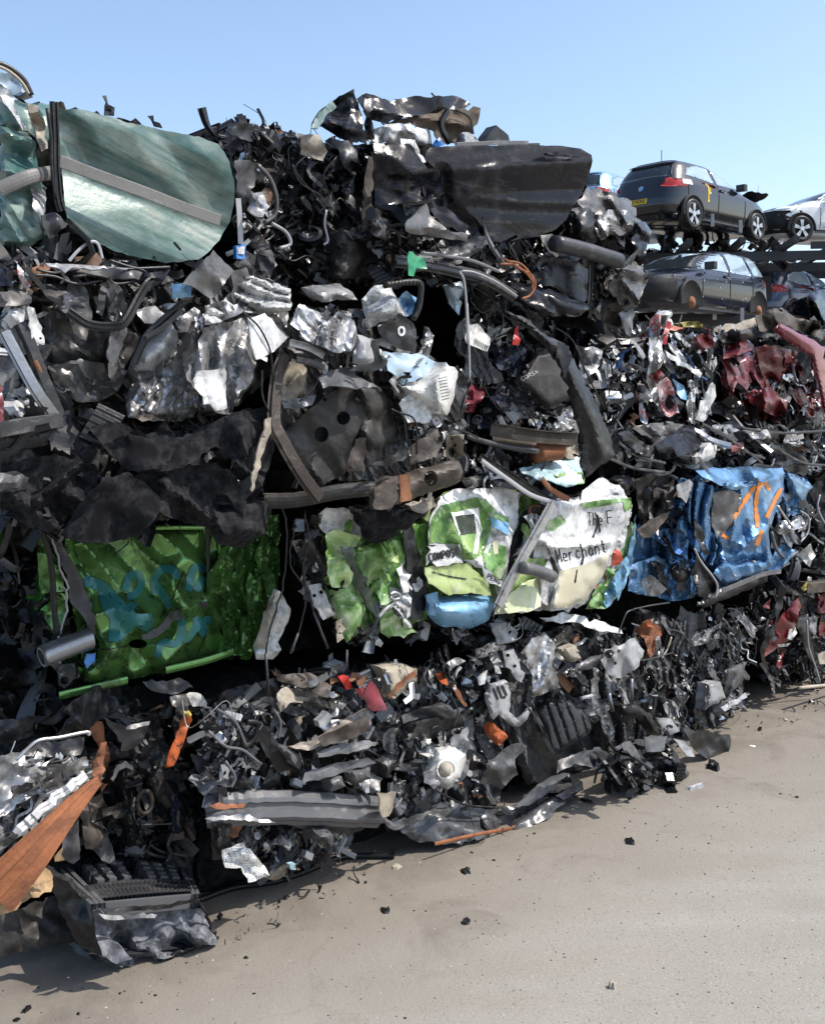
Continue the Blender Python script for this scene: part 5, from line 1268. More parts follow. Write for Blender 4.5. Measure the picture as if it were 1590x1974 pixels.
D(pm, 'window_picture', 'dark_print', '766,308 852,295 860,383 788,390', off=.0055)
D(pm, 'lawn_picture', 'lawn_print', '788,392 860,386 858,468 806,470', off=.0055)
D(pm, 'hedge_picture', 'leaf_print', '900,230 960,300 1000,310 1000,340 960,330 920,310 870,240', off=.005)
D(pm, 'chair_picture', 'sky_blue', '918,310 1000,335 1000,392 928,352', off=.006)
D(pm, 'lower_picture', 'leaf_print', '885,470 960,430 990,440 985,540 960,640 935,580 900,530', off=.005)
D(pm, 'panel_edge', 'sand', '930,420 955,410 955,470 935,475', off=.006)
pc = P(t, 'lettered_band', 'white_paint', '650,432 782,428 802,512 640,527', d=.11, cr=.008, cs=.15)
D(pc, 'dark_corner', 'dark_print', '722,428 780,430 800,495')
S(pc, 'lettering', 'ink', word('COMPOST', 656, 506, 790, 478, 34, .3), 8, curve=False, jit=.3)
pl_ = P(t, 'lower_panel', 'lime', '632,532 822,510 912,602 922,652 832,642 742,652 690,622 650,602', d=.12, up=12, cr=.012, cs=.15)
S(pl_, 'crack', 'ink', ['665,550 740,570 815,582'], 5, jit=.4)
P(t, 'rolled_panel', 'sky_blue', '638,652 702,658 792,648 922,648 947,702 912,762 832,802 702,787 650,742', d=.14, cr=.01, cs=.2, w=(.07, .09), th_=.01)
P(t, 'roll_end', 'sky_blue', '640,650 690,640 700,700 685,745 650,740', d=.1, yaw=-40, cr=.01)
pp_ = P(t, 'lettered_strip', 'white_paint', '884,530 972,590 966,618 900,592', d=.14, cr=.006)
S(pp_, 'lettering', 'ink', word('PERG', 905, 578, 965, 606, 20, .3), 5, curve=False)
P(t, 'lower_flap', 'leaf_print', '440,762 482,725 602,812 540,842 440,822', d=.08, up=-15, cr=.012)
T(t, 'door_lever', 'silver', '430,750 460,715 490,690 510,665', .014, .14)
T(t, 'door_lever', 'silver', '480,650 500,642 522,652 518,668 495,672 480,660', .01, .15)
pr_ = P(t, 'rear_panel', 'white_paint', '1020,482 1182,250 1242,238 1392,214 1512,214 1542,262 1522,330 1472,432 1442,522 1392,602 1332,682 1272,712 1182,722 1202,642 1222,560 1182,462 1152,432', d=.1, cr=.02, cs=.2, z=[(.3, .03), (.08, .005)], w=(.03, .03), r=[('1170,440 1300,440 1440,425', .03, .03), ('1170,440 1220,560 1200,700', .03, .05), ('1180,250 1160,440', .02, .05), ('1440,470 1330,690', .02, .06)])
D(pr_, 'printed_lower', 'sand', '1222,545 1330,520 1442,470 1400,580 1330,672 1268,706 1192,712 1205,640')
D(pr_, 'leaf_picture', 'leaf_print', '1160,340 1230,300 1250,330 1200,370 1170,370')
D(pr_, 'leaf_picture', 'leaf_print', '1310,250 1400,235 1500,225 1510,240 1420,262 1330,275')
D(pr_, 'leaf_picture', 'foliage_print', '1500,230 1535,225 1540,270 1510,290')
S(pr_, 'lettering', 'ink', word('The', 1348, 350, 1420, 345, 58, .25), 5, curve=False, jit=.35)
S(pr_, 'lettering', 'ink', word('F', 1435, 342, 1470, 338, 58, .3), 5, curve=False)
S(pr_, 'lettering', 'ink', word('Merchant', 1215, 512, 1440, 462, 62, .28), 5.2, curve=False, jit=.35)
for q_ in ('1380,290 1390,340 1370,400', '1390,300 1400,380', '1330,480 1320,520', '1300,540 1290,600'):
    S(pr_, 'scuff', 'ink', [q_], 7, jit=.6)
P(t, 'rear_lower', 'cushion_print', '948,722 1012,642 1062,602 1132,560 1162,590 1142,702 1100,722 960,732', d=.12, up=10, cr=.01, z=[(.03, .014, 1.4, 8)])
P(t, 'cushion_picture', 'lawn_print', '1028,492 1162,488 1182,562 1062,602 1000,642', d=.09, cr=.02, cs=.1)
P(t, 'cushion_side', 'white_paint', '1140,590 1175,500 1215,560 1200,640 1170,700 1150,690', d=.12, cr=.02)
T(t, 'tube', 'grey_plastic', '1060,532 1120,545 1192,572', .026, .17, n=12)
B(t, 'frame_rail', 'silver', '955,700 1000,602 1100,420 1192,252', .034, .14, 'hat')
P(t, 'frame_gap', 'black_plastic', '1000,470 1060,300 1110,260 1150,270 1060,420 1000,560', d=.05, cr=.02)  # black sheet painted in for the shade beside the frame rail
P(t, 'rust_piece', 'orange_rust', '1095,260 1145,262 1120,300 1085,290', d=.09, cr=.02)
P(t, 'wrap_end', 'leaf_print', '1440,522 1482,430 1540,330 1552,400 1532,500 1492,642 1422,712 1340,712 1392,612', d=.03, yaw=35, cr=.03, cs=.1)
for s, mm in (('1448,470 1490,440 1502,500 1450,535', 'red_flower'), ('1372,570 1422,535 1432,592 1370,622', 'red_flower'), ('1420,650 1470,560 1530,470 1492,642 1430,710', 'sky_blue'), ('1345,700 1400,640 1420,700 1380,712', 'leaf_print')):
    P(t, 'printed_shard', mm, s, d=.06 if mm != 'sky_blue' else .045, yaw=30, cr=.03, cs=.06)
P(t, 'side_end', 'sky_blue', '1500,560 1545,380 1560,300 1558,420 1530,560 1480,680', d=.0, yaw=45, cr=.02)
P(t, 'printed_roof', 'pale_cyan', '1040,100 1200,60 1312,48 1328,160 1252,180 1100,132', d=.02, up=45, cr=.02, cs=.12)
P(t, 'roof_print', 'lawn_print', '1200,120 1320,110 1328,162 1260,178', d=.05, up=45, cr=.02)
P(t, 'roof_shard', 'white_paint', '915,110 982,150 1042,190 920,187', d=.03, up=15, cr=.015)
P(t, 'roof_shard', 'silver', '790,140 880,130 900,170 820,185', d=.03, up=30, cr=.05, cs=.06)
B(t, 'roof_rail', 'black_plastic', '870,48 1000,130 1130,212 1180,240', .026, .12, 'chan')
B(t, 'roof_rail', 'light_grey', '880,62 1000,148 1100,215 1210,250', .016, .14, 'round')
B(t, 'rusty_arm', 'rust', '1145,140 1175,180 1210,205 1262,232', .02, .15, 'round')
P(t, 'roof_edge', 'white_paint', '1325,192 1412,133 1502,190 1512,217 1320,242', d=.06, up=35, cr=.02, cs=.08, z=[(.04, .006, 1.2, 6)])
P(t, 'grey_dome', 'dark_grey', '1440,150 1490,125 1547,140 1552,182 1512,217', d=.02, w=(.05, .06), cr=.006, rnd=True)
P(t, 'bracket', 'light_grey', '120,610 180,600 212,680 242,740 192,762 150,702', d=.08, cr=.02, cs=.08, holes=[(150, 655, 9), (180, 640, 9)])
P(t, 'bracket', 'beige', '245,770 275,755 280,840 250,860', d=.1, cr=.006, holes=[(260, 790, 5), (262, 820, 5)])
P(t, 'crushed_end', 'dirty_silver', '80,480 140,300 180,300 200,420 210,560 140,600', d=.02, cr=.06, cs=.06)
scrap(t, '60,340 200,400 220,560 380,720 420,840 300,870 90,620', 110, (.03, .13), 'dark', (-.1, .05))
scrap(t, '780,120 900,60 1130,120 1280,230 1200,240 900,190', 60, (.04, .13), 'mix', (-.15, .06), seed=2)
scrap(t, '560,780 900,780 1400,720 1400,760 900,830 560,840', 50, (.03, .12), 'dark', (-.14, -.02), seed=4)

view(0, 0, 1590)
for i, (s, lab) in enumerate((('541,975 552,1010 546,1120 528,1190 512,1260 518,1340', 'long thin black cable hanging beside the crumpled white plastic'), ('586,985 596,1040 584,1100 604,1180 632,1250', 'thin black cable hanging in front of the bracket left of the printed van'), ('566,1020 560,1090 590,1140 575,1220 560,1260', 'short tangled black cable hanging in the gap left of the printed van'))):
    c_ = Thing('hanging_cable', lab, 'cable', 550, 1300, .1)
    T(c_, 'cable', 'rubber', s, .0055, .14, n=6, wav=.002)
    T(c_, 'frayed_end', 'dark_grey', s.split()[-2] + ' ' + s.split()[-1], .008, .14, n=6, smooth=False)

view(1090, 850, 500)
t = Thing('scrap_bale', 'crushed metallic blue car sprayed with orange paint marks', 'scrap bale', 1390, 1170, .08)
core(t, '420,230 660,200 800,180 1330,180 1480,290 1440,450 1260,770 930,950 660,960 380,890', d=-.18)
pn = P(t, 'door_panel', 'blue_paint', '918,290 1002,290 1102,260 1192,230 1342,188 1332,330 1262,502 1242,560 1252,642 1272,762 1232,792 982,887 910,812 940,762 938,642 898,540', d=.08, cr=.012, cs=.2, z=[(.3, .04, 1.2, 1.5)], f=[(.16, .025, .15)], res=.009, w=(.02, .02), rag=1, r=[('1090,260 1010,640', .03, .05), ('1190,560 1060,690', .05, .05), ('940,640 1080,700', -.04, .05), ('930,740 1200,720', -.04, .03)])
S(pn, 'paint_mark', 'orange_spray', ['1165,275 1110,350 1060,430 1000,510 955,560', '1195,250 1172,340 1168,420 1178,530', '1195,270 1225,262 1250,300', '1322,290 1280,370 1232,470', '1205,545 1190,590 1170,640', '955,570 1000,600'], 24, jit=.35)
P(t, 'inner_skin', 'blue_paint', '400,560 700,240 900,180 1480,220 1500,320 1440,480 1280,770 930,930 660,960 390,890', d=-.03, cr=.02, z=[(.3, .04)], f=[(.1, .08, .1), (.04, .016, -.15)], res=.009)
sheets(t, '460,560 700,300 900,300 920,640 860,740 700,900 440,860', 10, (.12, .3), ['blue_paint', 'blue_paint', 'dirty_silver', 'black_plastic'], d=(-.01, .07), ang=75, spread=22, asp=(.25, .5))
sheets(t, '1270,300 1500,260 1480,600 1300,760', 8, (.12, .26), ['pale_blue', 'blue_paint', 'dark_grey', 'silver'], d=(.0, .06), ang=80, spread=25)
P(t, 'shaded_crush', 'dirty_silver', '905,320 1000,300 1080,330 1060,430 1000,520 930,600 895,520', d=.1, cr=.02, cs=.14)  # shade on the blue folds put in as a dark grey sheet
P(t, 'roof_fold', 'blue_paint', '798,182 902,165 1102,158 1332,163 1342,202 1232,232 1102,252 1060,275 950,272 830,222', d=.09, up=40, cr=.03, cs=.12, an=2)
P(t, 'roof_lip', 'pale_blue', '960,262 1080,250 1110,285 1050,300 980,285', d=.16, up=20, cr=.012, w=(.02, .02))
P(t, 'folded_wing', 'blue_paint', '690,232 782,240 902,270 922,330 882,422 892,560 932,642 902,762 850,732 790,642 760,482 700,352', d=.09, cr=.015, f=[(.07, .07, -.1), (.03, .012, .1)], res=.008)
P(t, 'inner_wing', 'blue_paint', '500,562 602,540 752,530 802,662 762,782 640,742 600,640', d=.03, cr=.02, f=[(.08, .06, .2)])
P(t, 'lower_wing', 'blue_paint', '640,742 782,700 790,962 660,982 380,922 402,760 560,700', d=-.01, cr=.02, f=[(.1, .06, .3)])
P(t, 'paper_label', 'light_grey', '680,272 760,235 782,260 740,382 690,342', d=.13, cr=.012)
P(t, 'plastic_liner', 'underbody', '430,232 560,190 662,210 664,400 560,472 460,522 440,382', d=.04, cr=.06, cs=.1, an=1.5)
P(t, 'flat_bracket', 'brown_metal', '440,550 520,480 640,430 600,502 520,592 470,592', d=.09, cr=.015)
P(t, 'hinge_bracket', 'dark_grey', '460,870 520,820 620,910 580,950 510,950', d=.08, cr=.02, holes=[(500, 872, 10), (520, 900, 8)])
T(t, 'torn_edge', 'light_grey', '790,660 830,740 900,830 930,890 918,965', .009, .13)
P(t, 'dark_inner', 'black_plastic', '800,700 860,740 930,880 915,960 820,960 780,840', d=.06, cr=.04)
P(t, 'black_gap', 'black_plastic', '790,470 850,560 880,700 850,700 800,600', d=.14, cr=.03)  # shade of the gap put in as a black sheet
P(t, 'sill', 'black_plastic', '800,1015 850,960 990,890 1250,790 1240,862 1002,962 850,1025', d=.1, cr=.02, w=(.02, .03))
B(t, 'sill_strip', 'grey_plastic', '960,920 1100,862 1220,815 1320,800', .02, .15, 'flat')
P(t, 'mirror_ball', 'underbody', '640,790 700,760 760,800 740,870 680,870', d=.06, w=(.05, .06), cr=.01, rnd=True)
P(t, 'rear_wing', 'pale_blue', '1340,182 1442,220 1522,282 1482,332 1462,442 1392,332', d=.03, cr=.025, cs=.12, w=(.03, .03))
scrap(t, '1280,440 1480,340 1560,360 1560,760 1300,800', 110, (.03, .14), 'dark', (-.1, .05))
scrap(t, '440,240 660,220 760,500 640,560 460,500', 50, (.03, .12), 'dark', (-.05, .06), seed=2)
scrap(t, '600,640 800,480 900,640 860,740 700,860', 50, (.03, .12), 'blue', (-.02, .08), seed=3)
T(t, 'bent_rod', 'light_grey', '1440,430 1490,470 1485,560 1440,620', .009, .07)
T(t, 'bent_rod', 'silver', '1300,400 1340,460 1390,530', .012, .07)
T(t, 'hose', 'grey_plastic', '1260,560 1290,660 1350,720 1420,680', .016, .07)
P(t, 'white_scrap', 'white_plastic', '1420,702 1500,630 1536,702 1500,772', d=.06, cr=.03)
for a, b in ((1030, 825), (1150, 740), (812, 995)):
    T(t, 'rivet', 'light_grey', f'{a},{b} {a+10},{b+4}', .012, .13, n=8, smooth=False)

t = Thing('scrap_bale', 'bale wrapped in black cloth at the right edge beyond the blue car', 'scrap bale', 1580, 1130, .05)
core(t, '1500,280 1680,160 1680,800 1540,780', d=-.1)
P(t, 'cloth', 'black_fabric', '1480,312 1560,220 1680,170 1680,602 1560,640 1520,560', d=.05, cr=.08, cs=.2)
T(t, 'strap', 'light_grey', '1560,330 1545,400 1570,470 1600,520', .008, .16)
scrap(t, '1520,600 1680,560 1680,800 1540,800', 40, (.04, .15), 'dark', (-.05, .06))
scrap(t, '1440,180 1680,60 1680,260 1560,260', 40, (.04, .16), 'mix', (-.1, .06), seed=4)
# ================================================================ BOTTOM ROW
view(0, 1300, 560)
t = Thing('scrap_bale', 'low bale of bent silver window frames at the bottom left behind the rusty plank', 'scrap bale', 60, 1760, .1)
core(t, '-20,480 200,350 470,330 480,560 300,800 180,1000 -20,1200', d=-.14)
P(t, 'dark_inner', 'black_plastic', '100,465 210,375 462,342 442,440 250,455', d=.04, up=20, cr=.02)
T(t, 'window_frame', 'silver', '88,470 150,410 212,362 320,347 440,322 485,318 486,335', .009, .1)
P(t, 'wing_skin', 'silver_paint', '-10,480 122,500 252,530 242,592 102,642 -10,722', d=.08, up=20, cr=.04, cs=.08, an=1.5)
P(t, 'wing_edge', 'silver', '-10,690 132,620 302,540 472,450 482,502 332,592 182,662 -10,800', d=.1, cr=.03, cs=.05, up=10)
B(t, 'sill_rail', 'white_paint', '100,880 200,760 330,660 455,560', .024, .13, 'bump', wob=.004)
P(t, 'sill_skin', 'white_paint', '100,872 202,742 332,642 452,540 472,562 402,662 252,802 132,902', d=.1, cr=.025, cs=.07, an=2)
P(t, 'tank', 'light_grey', '-10,742 62,700 142,740 112,832 20,882 -10,832', d=.07, cr=.04, cs=.07, w=(.03, .04), th_=.05)
P(t, 'strap', 'silver', '232,580 240,650 215,730 190,760 180,740 210,680', d=.09, cr=.01)
P(t, 'lower_skin', 'grey_plastic', '-10,920 110,860 90,900 -10,1000', d=.08, cr=.02)
scrap(t, '-10,480 470,440 460,560 250,800 -10,980', 90, (.03, .12), 'silver', (-.1, .08))
sheets(t, '-10,490 470,440 460,560 250,800 -10,980', 14, (.1, .26), ['silver', 'silver_paint', 'light_grey', 'dirty_silver'], d=(.0, .08), ang=-35, spread=20, asp=(.15, .4))
scrap(t, '-10,800 200,720 300,800 150,1000 -10,1100', 60, (.03, .1), 'black', (-.06, .08), seed=3)

t = Thing('rusty_plank', 'long orange rusty ribbed plank leaning on the silver frames at the bottom left', 'metal plank', 60, 1780, .3)
B(t, 'plank', 'orange_rust', '542,578,.0 430,690,.02 290,850,.05 150,1010,.06 -40,1215,.05', .08, .05, 'plank', taper=(.22, 1.05))
P(t, 'bent_end', 'orange_rust', '552,380 585,370 570,460 556,560 538,600 510,560 512,480 535,430', d=-.03, cr=.02, cs=.1, yaw=20)
S(P(t, 'split', 'rust', '285,820 320,830 305,900 330,920 300,975 290,960 298,905 280,850', d=.078, cr=.004), 'split_edge', 'ink', ['278,815 318,828 300,900 302,970'], 6, curve=False)
P(t, 'splinter', 'cardboard', '300,1000 345,955 335,985 355,1020 300,1030', d=.07, cr=.015)

t = Thing('cardboard_box', 'torn tan cardboard lying under the rusty plank at the bottom left', 'cardboard', 60, 1800, .3)
P(t, 'flap', 'cardboard', '-20,1262 122,1250 282,1192 292,1102 252,1060 172,1142 60,1232', d=.02, up=25, cr=.02, cs=.1)
P(t, 'flap', 'cardboard', '-20,1270 122,1252 92,1292 -20,1320', d=.06, cr=.01)
P(t, 'flap', 'cardboard', '165,1140 235,1065 290,1100 282,1130 200,1160', d=.07, up=35, cr=.015)
t = Thing('rubber_mat', 'dark brown rubber mat slumped on the ground under the torn cardboard', 'rubber mat', 60, 1840, ground_d(60, 1830))
P(t, 'mat', 'underbody', '-30,1315 92,1292 280,1215 470,1200 540,1340 530,1440 300,1490 120,1520 -30,1560', d=.06, up=20, cr=.03, cs=.15, c=(.2, .2))

t = Thing('scrap_bale', 'recessed dark bale with an orange lamp and a brown ring', 'scrap bale', 290, 1680, -.05)
core(t, '-20,120 320,60 700,60 1100,90 1160,500 1160,1350 1000,1420 600,1500 300,1560 -20,1600', d=-.22)
scrap(t, '0,200 300,150 700,140 1050,200 1120,560 1080,1050 600,1050 480,640 200,330', 200, (.05, .18), 'black', (-.2, .02))
scrap(t, '500,300 1050,300 1080,1000 560,1000', 40, (.04, .14), 'brown', (-.12, .02), seed=5)
sheets(t, '0,220 300,160 1050,200 1110,560 1080,1050 600,1050 200,330', 22, (.12, .3), ['black_plastic', 'dark_grey', 'underbody', 'rubber'], d=(-.1, .02), ang=80)
P(t, 'plastic_pot', 'dark_grey', '560,232 640,270 702,292 822,258 790,340 742,402 662,422 640,332', d=.06, up=-10, cr=.012, cs=.15, c=(.5, .3))
P(t, 'pot_lip', 'grey_plastic', '690,285 780,262 822,255 815,275 740,300 690,300', d=.1, up=30, cr=.004)
P(t, 'air_hose', 'rubber', '610,560 640,500 692,478 732,512 742,640 792,882 802,982 672,985 652,802', d=.05, cr=.01, cs=.1, w=(.07, .09), th_=.05)
P(t, 'hose_lip', 'grey_plastic', '606,575 640,500 690,476 732,505 728,525 690,510 650,530 622,585', d=.1, cr=.006)
T(t, 'brown_ring', 'brown_metal', '750,700 765,655 792,638 820,655 832,700 820,745 792,762 762,745 750,705', .012, .06)
P(t, 'orange_lamp', 'orange_plastic', '1042,228 1052,252 1010,360 950,502 905,515 930,420 985,300 1010,205', d=.13, cr=.025, cs=.05, yaw=10)
T(t, 'lamp_cap', 'yellow_plastic', '1005,212 1020,205 1040,228', .012, .15)
P(t, 'white_plug', 'white_plastic', '1030,130 1060,108 1102,110 1132,160 1130,184 1090,172 1060,182', d=.15, cr=.03, cs=.05, th_=.03, w=(.02, .02))
P(t, 'bracket', 'dirty_silver', '920,122 1020,112 1030,140 1030,200 985,190 940,170', d=.13, up=20, cr=.03, cs=.05)
P(t, 'board', 'navy_paint', '940,660 975,652 988,872 945,874', d=.06, cr=.006)
P(t, 'ribbed_grille', 'black_plastic', '780,40 1000,30 1060,70 940,110 830,90', d=.08, up=15, cr=.01, z=[(.025, .01, 1.2, 8)])
P(t, 'dark_flap', 'black_plastic', '0,250 180,240 190,330 60,380 0,380', d=.06, cr=.03)
P(t, 'rust_panel', 'rust', '480,250 560,260 600,420 590,600 560,640 540,600 560,420 500,330', d=.0, cr=.03)
P(t, 'low_plate', 'dark_grey', '350,880 430,800 440,1010 400,1040 330,1000', d=.12, cr=.02)
P(t, 'low_plate', 'brown_metal', '450,700 560,650 600,800 560,950 470,960 450,830', d=.02, cr=.05, cs=.1)
T(t, 'thin_rod', 'dark_grey', '770,825 860,822 945,818', .005, .1)

# ---- engine undertray lump on the ground
bz = ground_d(250, 1862)
t = Thing('engine_block', 'charred engine lump with a black ribbed plastic cover lying on the concrete', 'engine part', 250, 1862, bz)
fr = P(t, 'charred_front', 'ash_rock', '505,1285 700,1272 900,1240 1080,1228 1132,1340 1192,1462 1052,1502 902,1560 752,1612 640,1590 560,1540 530,1450 510,1370', d=.03, up=24, cr=.07, cs=.09, z=[(.06, .03), (.03, .014), (.2, .03)], th_=.3, rag=3, res=.009, w=(.03, .03))
P(t, 'pale_band', 'light_grey', '540,1310 600,1325 720,1315 860,1320 840,1338 720,1342 620,1345 570,1340', d=.085, up=20, cr=.02, cs=.05)
P(t, 'charred_end', 'ash_rock', '508,1300 545,1285 600,1370 600,1440 720,1560 640,1590 560,1540 528,1450', d=.075, yaw=-30, cr=.04, cs=.06)
P(t, 'left_side', 'black_plastic', '250,1062 380,1150 500,1272 520,1400 560,1540 440,1500 330,1300', d=.0, yaw=-55, cr=.03, th_=.02)
HZ = []
def flat_pts(s, z):
    q = pts(s); r_ = rays(q[:, :2]); tt = (z - CH) / r_[:, 2]
    return CAM + r_ * tt[:, None]
def top(u, v):
    """point on the cover: u across, v from far edge to near edge, in the current view"""
    far = np.array([250, 1060]) * (1 - u) + np.array([1000, 1040]) * u
    far = far + np.array([0, -70]) * math.sin(math.pi * u)
    near = np.array([510, 1285]) * (1 - u) + np.array([1085, 1230]) * u
    p_ = far * (1 - v) + near * v
    return W(VX + p_[0] * VS, VY + p_[1] * VS, t.d0 + .03 - .42 * (1 - v))
G_ = np.array([[top(u, v) for v in np.linspace(0, 1, 12)] for u in np.linspace(0, 1, 22)])
nu_, nv_ = G_.shape[:2]
ii, jj = np.meshgrid(np.arange(nu_ - 1), np.arange(nv_ - 1), indexing='ij'); ii, jj = ii.ravel(), jj.ravel()
q4 = np.stack([ii * nv_ + jj, ii * nv_ + jj + 1, (ii + 1) * nv_ + jj + 1, (ii + 1) * nv_ + jj], 1)
Vt = G_.reshape(-1, 3) + np.array([0, 0, -.03]); nb_ = len(Vt)
cov = mesh('plastic_cover', np.concatenate([Vt, Vt - [0, 0, .12]]), [np.concatenate([q4, q4[:, ::-1] + nb_])], 'dark_grey', t.o, base=t.base)
def rib(u0, v0, u1, v1, w_=.006, h_=.022, nm='cover_rib', mat='rubber'):
    pa = np.array([top(u0 + (u1 - u0) * k, v0 + (v1 - v0) * k) for k in np.linspace(0, 1, 8)])
    pr = np.array([(-w_, -.03), (-w_, h_), (w_, h_), (w_, -.03)])
    V_, F_ = sweep(pa, pr, np.array([0, 0, 1.0]), True)
    return V_, F_
def ribs(lst, mat, nm, **k):
    VV, FF, o = [], [], 0
    for q in lst:
        V_, F_ = rib(*q, **k); VV.append(V_); FF.append(F_ + o); o += len(V_)
    mesh(nm, np.concatenate(VV), FF, mat, t.o, smooth=False, base=t.base)
ribs([(0, v, 1, v) for v in (.02, .13, .62, .72, .86, .97)], 'grey_plastic', 'long_rib', h_=.012)  # ribs coloured grey to imitate sun glints on the black cover
ribs([(u, .0, u + .01, .2) for u in np.linspace(.02, .97, 24)], 'gloss_black', 'short_rib', h_=.016)
ribs([(u, .6, u + .005, .9) for u in np.linspace(.02, .98, 26)], 'gloss_black', 'short_rib', h_=.014, w_=.005)
ribs([(u, .0, u, 1) for u in (.0, .05, .1, .96, 1.0)], 'grey_plastic', 'end_rib', h_=.014)
ribs([(u, v, u + .06, v) for u in (.2, .3, .42, .62, .72, .82) for v in (.26, .36, .46, .54)], 'grey_plastic', 'cover_lug', h_=.018, w_=.012)
P(t, 'front_rib', 'rubber', '560,1290 900,1262 1080,1225 1085,1245 900,1285 570,1312', d=.07, cr=.008, cs=.05)
T(t, 'torn_edge', 'rubber', '900,1560 1000,1520 1100,1470 1190,1455', .012, .05, wav=.004)
T(t, 'torn_edge', 'rubber', '1080,1225 1120,1300 1160,1400 1190,1455', .008, .05, wav=.004)

# ---- bale with grey bumper
view(380, 1220, 580)
t = Thing('scrap_bale', 'low bale with a long scuffed grey bumper along its foot', 'scrap bale', 580, 1690, .1)
core(t, '20,440 150,280 420,230 1000,180 1080,500 1080,1180 760,1290 500,1380 0,1560', d=-.16)
scrap(t, '20,420 250,340 340,480 300,640 380,720 260,870 60,860', 170, (.025, .11), 'grey', (-.06, .1))
scrap(t, '90,1040 300,1010 640,1010 790,1090 700,1180 400,1260 380,1160 120,1090', 150, (.025, .1), 'grey', (-.06, .08), seed=2)
scrap(t, '380,220 1000,180 1060,420 1040,800 900,850 700,800 480,820 380,560', 260, (.03, .13), 'mix', (-.14, .05), seed=3)
scrap(t, '20,860 300,840 300,920 60,960', 50, (.03, .09), 'dark', (-.08, .05), seed=4)
P(t, 'crushed_skin', 'dark_grey', '30,450 160,300 420,240 1000,190 1070,480 1050,860 760,1060 500,1150 80,1200', d=-.07, cr=.02, f=[(.12, .08, .9), (.05, .035, .2)], z=[(.3, .04)])
sheets(t, '30,430 250,340 420,230 1000,190 1060,420 1040,800 700,800 480,820 260,870 60,860', 34, (.08, .24), ['dark_grey', 'grey_plastic', 'light_grey', 'silver', 'dirty_silver', 'black_plastic', 'grey_plastic', 'silver_paint'], d=(-.02, .1), ang=40, spread=45, asp=(.18, .5))
sheets(t, '100,1040 640,1010 780,1090 700,1170 400,1250 150,1180', 12, (.07, .18), ['dark_grey', 'grey_plastic', 'light_grey', 'silver', 'dirty_silver', 'black_plastic', 'grey_plastic', 'silver_paint'], d=(-.02, .08), ang=20)
B(t, 'bumper', 'grey_plastic', '45,945,.0 180,935,.03 330,925,.05 600,930,.06 800,940,.05 958,950,.03', .064, .05, 'bump', wob=.0015, tw=.12)
P(t, 'bumper_lip', 'steel', '42,985 120,965 250,962 420,1005 300,998 150,990', d=.15, up=35, cr=.01)
P(t, 'bumper_rust', 'orange_rust', '60,915 180,900 260,905 240,925 100,935', d=.14, up=30, cr=.006)
P(t, 'bumper_underside', 'dark_grey', '420,1012 922,1010 850,1050 802,1082 700,1052', d=.06, up=-30, cr=.02, cs=.2)
P(t, 'torn_bracket', 'beige', '955,850 1055,842 1012,970 980,978 962,930', d=.15, yaw=25, cr=.015)
P(t, 'splash_guard', 'grey_plastic', '418,580 482,600 552,662 542,722 500,700 452,642', d=.14, yaw=20, cr=.02, cs=.15, w=(.03, .03))
P(t, 'arch_liner', 'rubber', '282,480 342,478 422,582 502,722 422,742 342,602', d=.1, cr=.015, cs=.15, c=(.8, .8))
P(t, 'bumper_strip', 'grey_plastic', '560,742 742,690 902,660 942,690 902,702 702,762 562,802', d=.14, up=20, cr=.015, cs=.1)
P(t, 'grille_block', 'grey_plastic', '800,742 915,702 924,772 832,802', d=.16, cr=.01, th_=.05, w=(.015, .02))
P(t, 'grille_block', 'grey_plastic', '690,792 762,760 784,812 702,842', d=.15, cr=.01, th_=.05, w=(.015, .02))
P(t, 'grille_block', 'dark_grey', '980,692 1032,640 1052,682 1002,772', d=.12, cr=.02, th_=.04, w=(.015, .02))
P(t, 'smooth_cover', 'grey_plastic', '640,632 742,590 912,570 934,590 902,612 762,640 642,660', d=.15, up=25, cr=.01, cs=.2)
P(t, 'peeling_board', 'peeled_wood', '490,602 642,560 762,470 902,398 922,470 902,530 702,580 582,622', d=.14, up=15, cr=.02, cs=.08, an=3, ca=-.4, th_=.02)
P(t, 'dark_board', 'brown_metal', '640,560 762,500 912,440 920,520 780,570 660,600', d=.165, cr=.015, cs=.06)
P(t, 'red_shard', 'maroon', '880,332 912,250 952,290 992,380 1002,412 932,416 902,392', d=.17, yaw=10, cr=.01, cs=.15)
P(t, 'red_shard', 'red_plastic', '740,232 802,230 822,290 792,302', d=.12, cr=.02)
P(t, 'red_shard', 'maroon', '830,300 880,285 900,350 860,345', d=.13, cr=.02)
P(t, 'rusty_tank', 'beige', '960,182 1082,160 1162,190 1164,262 1022,352 982,342 1002,272', d=.12, cr=.03, cs=.12, w=(.04, .05), th_=.05)
P(t, 'rust_streak', 'orange_rust', '1010,330 1060,270 1150,200 1160,225 1080,290 1020,350', d=.155, cr=.01)
P(t, 'folded_carpet', 'brown_metal', '420,218 602,210 712,282 692,342 562,292 422,252', d=.1, up=25, cr=.04, cs=.08)
P(t, 'grey_skin', 'beige', '420,322 472,280 662,330 592,362 492,372 442,422', d=.08, up=20, cr=.03)
P(t, 'clear_housing', 'light_grey', '640,470 690,420 720,440 680,490 650,500', d=.15, cr=.01, th_=.03)
P(t, 'foil', 'perforated_foil', '130,1152 242,1112 302,1172 362,1242 382,1282 272,1322 232,1242 152,1242', d=.12, up=15, cr=.05, cs=.06, res=.009)
P(t, 'stone', 'beige', '358,1292 400,1250 470,1220 484,1290 402,1312', d=.1, cr=.03, th_=.06, w=(.02, .03))
P(t, 'blue_chip', 'pale_cyan', '490,1225 520,1220 522,1250 495,1252', d=.12, cr=.006, th_=.02)
P(t, 'rust_bracket', 'rust', '175,1010 240,1005 215,1080 165,1075', d=.1, cr=.02)
